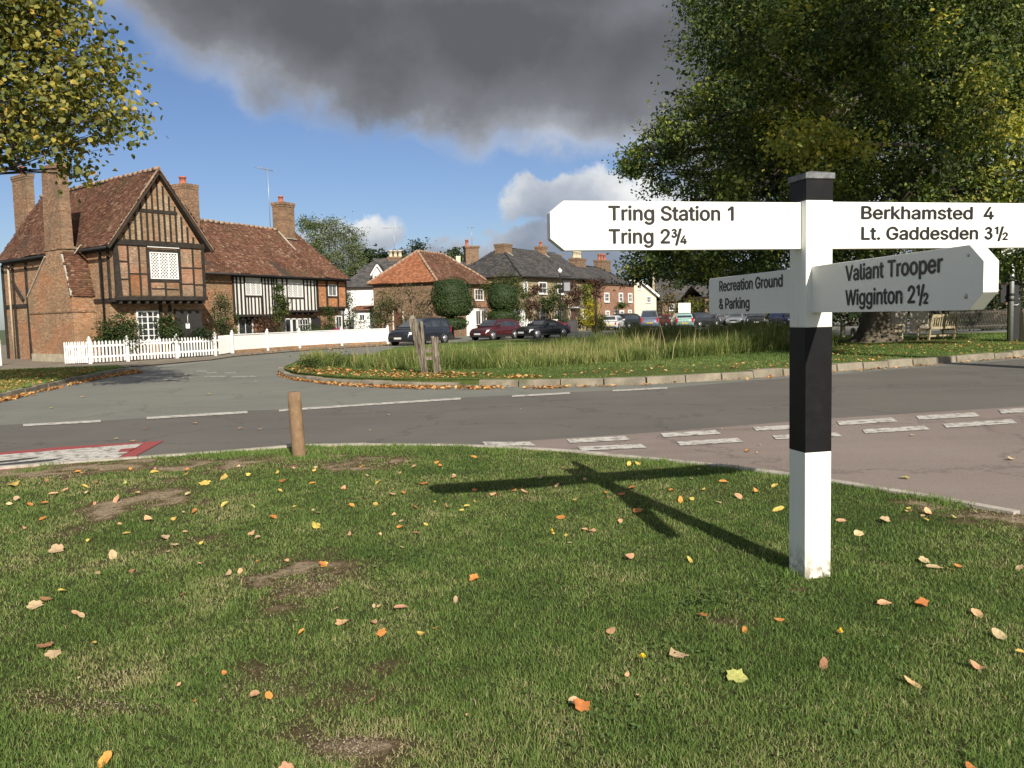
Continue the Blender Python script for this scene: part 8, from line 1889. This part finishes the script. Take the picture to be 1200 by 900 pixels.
far_tree('distant_wood', 'wooded rise closing the view behind the inn and terrace, mostly hidden', 150, [(560 + 60 * k, 345 + 3 * (k % 2), 26) for k in range(9)], 'dark', leaf=.7, clumps=10)
# hedge behind the fence at right
shrub('yellow_green_hedge', 'yellow-green rounded hedge behind the turquoise estate car', 'hedge', 98, [(798, 362, 9), (812, 357, 11), (826, 360, 11), (840, 366, 9), (805, 370, 9), (820, 370, 10)], 'lime2', leaf=.30, clump_r=.35, clumps=22)
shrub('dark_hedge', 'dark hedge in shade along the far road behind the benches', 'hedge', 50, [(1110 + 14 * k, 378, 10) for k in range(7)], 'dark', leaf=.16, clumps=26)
shrub('low_hedge', 'dim green hedge behind the parked saloons', 'hedge', 100, [(845 + 13 * k, 372, 10) for k in range(7)], 'green', leaf=.3, clumps=12)
# clipped yews
def clipped(name, label, Y, parts):
    root = empty(name, (AY(parts[0][0], 390, Y)[0], Y, 0), 0, label=label, cat='shrub', group='clipped yews in front of the hipped cottage')
    pts = []; nr = []
    for (px, py, rx, rz) in parts:
        c = AY(px, py, Y); a = rx * Y / FPX; b = rz * Y / FPX; n = int(2600 * a * b)
        d = rng.normal(size=(n, 3)); d /= np.linalg.norm(d, axis=1)[:, None]
        sq = np.abs(d) ** .82 * np.sign(d)
        p = sq * np.array([a, a, b]) * (1 + rng.normal(size=(n, 1)) * .022 + .045 * np.sin(d[:, :1] * 5 + 2 * d[:, 2:] * 3 + px) + .03 * np.sin(d[:, 2:] * 9 + d[:, 1:2] * 6)) + c - np.array([root.location.x, Y, 0]); pts.append(p); nr.append(d * 2.0)
        m = MB(); pr_ = [(a * .9 * math.cos(t) ** .82 if math.cos(t) > 0 else .01, b * .93 * (abs(math.sin(t)) ** .82) * (1 if t > 0 else -1)) for t in np.linspace(-1.55, 1.55, 12)]
        m.lathe(pr_, (c[0] - root.location.x, 0, c[2]), 18).build('core', LF['yew'], root)
    P = np.concatenate(pts); leaf_cloud('foliage', P, .085, LF['yew'], root, normal=np.concatenate(nr), tint=.5 + rng.normal(size=len(P)) * .2, aspect=.7)
    MB().tube([(0, 0, 0), (0, 0, 1.6)], [.22, .18], n=8).build('stem', M['bark_dark'], root)
clipped('clipped_yew', 'tall mushroom shaped clipped yew behind the people carrier', 60, [(529, 345, 23, 19), (531, 355, 24, 16), (531, 362, 22, 9), (531, 379, 17, 8)])
clipped('clipped_yew', 'round topped clipped yew with a narrower lower tier beside the inn', 61, [(589, 349, 19.5, 17), (588, 371, 18, 9)])
# garden shrubs and climbers
def sh(*a, **k): return shrub(*a, **k)
sh('rose_bush', 'dark green leafy bush under the jetty left of the white cottage window', 'shrub', 36.0, [(140, 378, 15), (125, 385, 12), (152, 386, 14), (135, 396, 15), (150, 400, 12), (122, 400, 9)], 'green', leaf=.10, clumps=60, clump_r=.14, tint_off=.22, stalks=False)
sh('rose_bush', 'dark green bush between the white cottage window and the dark door', 'shrub', 38.1, [(197, 376, 9), (203, 385, 10), (192, 388, 9), (205, 394, 8)], 'green', leaf=.10, clumps=50, clump_r=.13, tint_off=.22, stalks=False)
sh('box_bush', 'small round dark bush right of the dark cottage door', 'shrub', 39.3, [(236, 390, 8), (241, 392, 7), (225, 395, 7)], 'dark', leaf=.08, clumps=60, clump_r=.1, stalks=False)
sh('small_tree', 'slender small tree against the brick wall between gable house and black and white panels', 'tree', 43.6, [(259, 352, 9), (257, 366, 12), (266, 376, 12), (255, 384, 9), (264, 362, 10), (270, 388, 8)], 'green', leaf=.09, clumps=44, clump_r=.16, crown='crown', tint_off=.28)
sh('climbing_plant', 'green climber rising between the two black and white bays', 'climber', 48.7, [(327, 338, 3.5), (329, 350, 5), (328, 362, 6), (326, 374, 6), (332, 356, 5), (325, 385, 6), (333, 366, 4)], 'wall', leaf=.10, clumps=50, clump_r=.12)
sh('wall_shrub', 'brownish twiggy shrub on the wall below the first black and white bay', 'shrub', 47.4, [(305, 381, 8), (313, 378, 7), (318, 385, 7), (309, 388, 7)], 'vine', leaf=.10, clumps=36, clump_r=.16)
sh('box_bush', 'low rounded clipped bush in front of the cottage glazed doors', 'shrub', 50.8, [(355, 387, 7), (364, 386, 8), (372, 388, 6)], 'green', leaf=.07, clumps=70, clump_r=.1, tint_off=.3)
sh('porch_climber', 'dark climbing plant beside the orange brick bay of the cottage', 'climber', 52.8, [(386, 371, 6), (388, 380, 7), (383, 388, 6), (386, 363, 4)], 'green', leaf=.09, clumps=40, clump_r=.13, tint_off=.25)
sh('pink_flowers', 'small clump of pink flowers over the white boarded fence', 'flowers', 53, [(394, 387, 3), (398, 387, 2.5)], 'flower', leaf=.08, clumps=60, clump_r=.08, stalks=False)
sh('ivy_mass', 'dark ivy covered bush rising against the right end of the half timbered cottage', 'shrub', 57, [(407, 356, 8), (409, 370, 11), (413, 382, 11), (405, 386, 10), (418, 390, 8), (404, 345, 6)], 'green', leaf=.11, clumps=44, clump_r=.2, tint_off=.2)
sh('garden_bush', 'mid green bush in front of the white dormer house', 'shrub', 61, [(447, 352, 9), (443, 364, 11), (452, 372, 12), (440, 376, 9), (455, 358, 9)], 'green', leaf=.14, clumps=34, clump_r=.25)
sh('bare_bush', 'large straw brown twiggy bush hiding the wall of the hipped cottage', 'shrub', 60, [(468, 350, 13), (480, 345, 13), (494, 352, 15), (503, 364, 15), (485, 368, 16), (468, 372, 13), (500, 380, 12), (478, 384, 12), (508, 350, 9), (460, 360, 9)], 'olive', leaf=.12, clumps=34, clump_r=.26, twigs=9)
sh('ivy_mass', 'big glossy climber covering the near corner of the inn', 'climber', 70, [(584, 331, 8), (597, 328, 9), (608, 333, 9), (611, 345, 9), (609, 358, 9), (606, 370, 9), (598, 342, 12), (578, 336, 7), (604, 382, 9), (572, 338, 6)], 'wall', leaf=.16, clumps=40, clump_r=.24, tint_off=.38)
sh('vine', 'dark red vine on the inn front left of the first window', 'climber', 73.5, [(625, 345, 7), (622, 356, 8), (620, 368, 7), (628, 338, 5), (617, 378, 6)], 'vine', leaf=.16, clumps=34, clump_r=.22)
sh('vine', 'green and red vine spreading between inn storeys', 'climber', 75.5, [(634, 353, 6), (643, 352, 7), (652, 354, 7), (646, 360, 7), (649, 336, 6), (648, 345, 6), (640, 361, 6), (656, 361, 5)], 'wall', leaf=.16, clumps=30, clump_r=.22, tint_off=.32)
sh('vine', 'dark purple vine around the hanging sign at the inn', 'climber', 78, [(667, 347, 9), (673, 352, 8), (663, 356, 7), (675, 342, 7), (670, 336, 6)], 'vine', leaf=.17, clumps=34, clump_r=.24)
sh('climbing_plant', 'light yellow-green climber at the far end of the inn front', 'climber', 81, [(687, 343, 6), (689, 352, 6), (685, 336, 5)], 'lime2', leaf=.18, clumps=34, clump_r=.24)
sh('vine', 'dark vine over the joint between inn and brick terrace', 'climber', 83, [(697, 340, 8), (695, 350, 8), (701, 333, 6), (693, 332, 5)], 'vine', leaf=.2, clumps=34, clump_r=.26)
sh('yellow_shrub', 'bright golden yellow shrub outside the inn beside the white hatchback', 'shrub', 73, [(694, 359, 6), (692, 368, 7), (698, 374, 8), (690, 377, 7), (701, 382, 7)], 'yellow', leaf=.16, clumps=40, clump_r=.2)
sh('green_shrub', 'green bush right under the golden shrub', 'shrub', 72.5, [(705, 374, 6), (706, 382, 6), (700, 386, 6)], 'green', leaf=.14, clumps=36, clump_r=.2)
sh('pink_flowers', 'magenta flower tub in front of the inn door', 'flowers', 70, [(657, 381, 4), (661, 384, 4), (655, 385, 3)], 'flower', leaf=.13, clumps=50, clump_r=.12, stalks=False)
sh('green_shrub', 'dark shrubs along the inn wall behind the chalkboard', 'shrub', 75, [(680, 378, 6), (688, 380, 6), (655, 374, 5), (663, 378, 5)], 'green', leaf=.15, clumps=30, clump_r=.2, tint_off=.25)
sh('dark_bush', 'small dark rounded bush at the pond edge below the black convertible', 'shrub', 43, [(662, 401, 5), (657, 403, 3)], 'dark', leaf=.09, clumps=80, clump_r=.1)
sh('wall_shrub', 'small green shrub high on the brick terrace wall', 'shrub', 91, [(728, 358, 3)], 'green', leaf=.2, clumps=50, clump_r=.2, stalks=False)

# low scrub and water plants growing among the rushes
PL = []
for (px, py, rp, Y) in [(672, 412, 9, 30), (690, 408, 11, 31), (712, 405, 12, 32), (735, 403, 12, 33), (760, 402, 12, 34), (785, 400, 11, 35), (812, 399, 11, 36), (840, 398, 11, 37), (870, 397, 10, 38), (900, 395, 10, 39), (700, 421, 8, 28), (740, 418, 9, 29), (790, 414, 9, 31), (640, 415, 7, 29), (600, 424, 5, 26), (560, 420, 5, 27), (450, 425, 4, 25), (400, 424, 5, 26), (520, 428, 4, 24.6), (362, 427, 5, 25)]:
    q = AY(px, py, Y); PL.append((q[0], q[1], q[2], rp * Y / FPX, .8))
CL_MIN[0] = .3; P, N, T = lobe_points(PL, 26, 60, .16, .2); CL_MIN[0] = 0
P = P[P[:, 2] > .12]; 
tag(leaf_cloud('pond_scrub', P, .085, LF['green'], None, tint=.3 + rng.normal(size=len(P)) * .2, aspect=.4), kind='stuff')
import os
if os.environ.get('TRI'):
    for o in sorted(bpy.data.objects, key=lambda o: -(len(o.data.polygons) if o.type=='MESH' else 0))[:8]: print('TRI', o.name, len(o.data.polygons))
    print('TRI total', sum(sum(len(p.vertices)-2 for p in o.data.polygons) for o in bpy.data.objects if o.type=='MESH'))
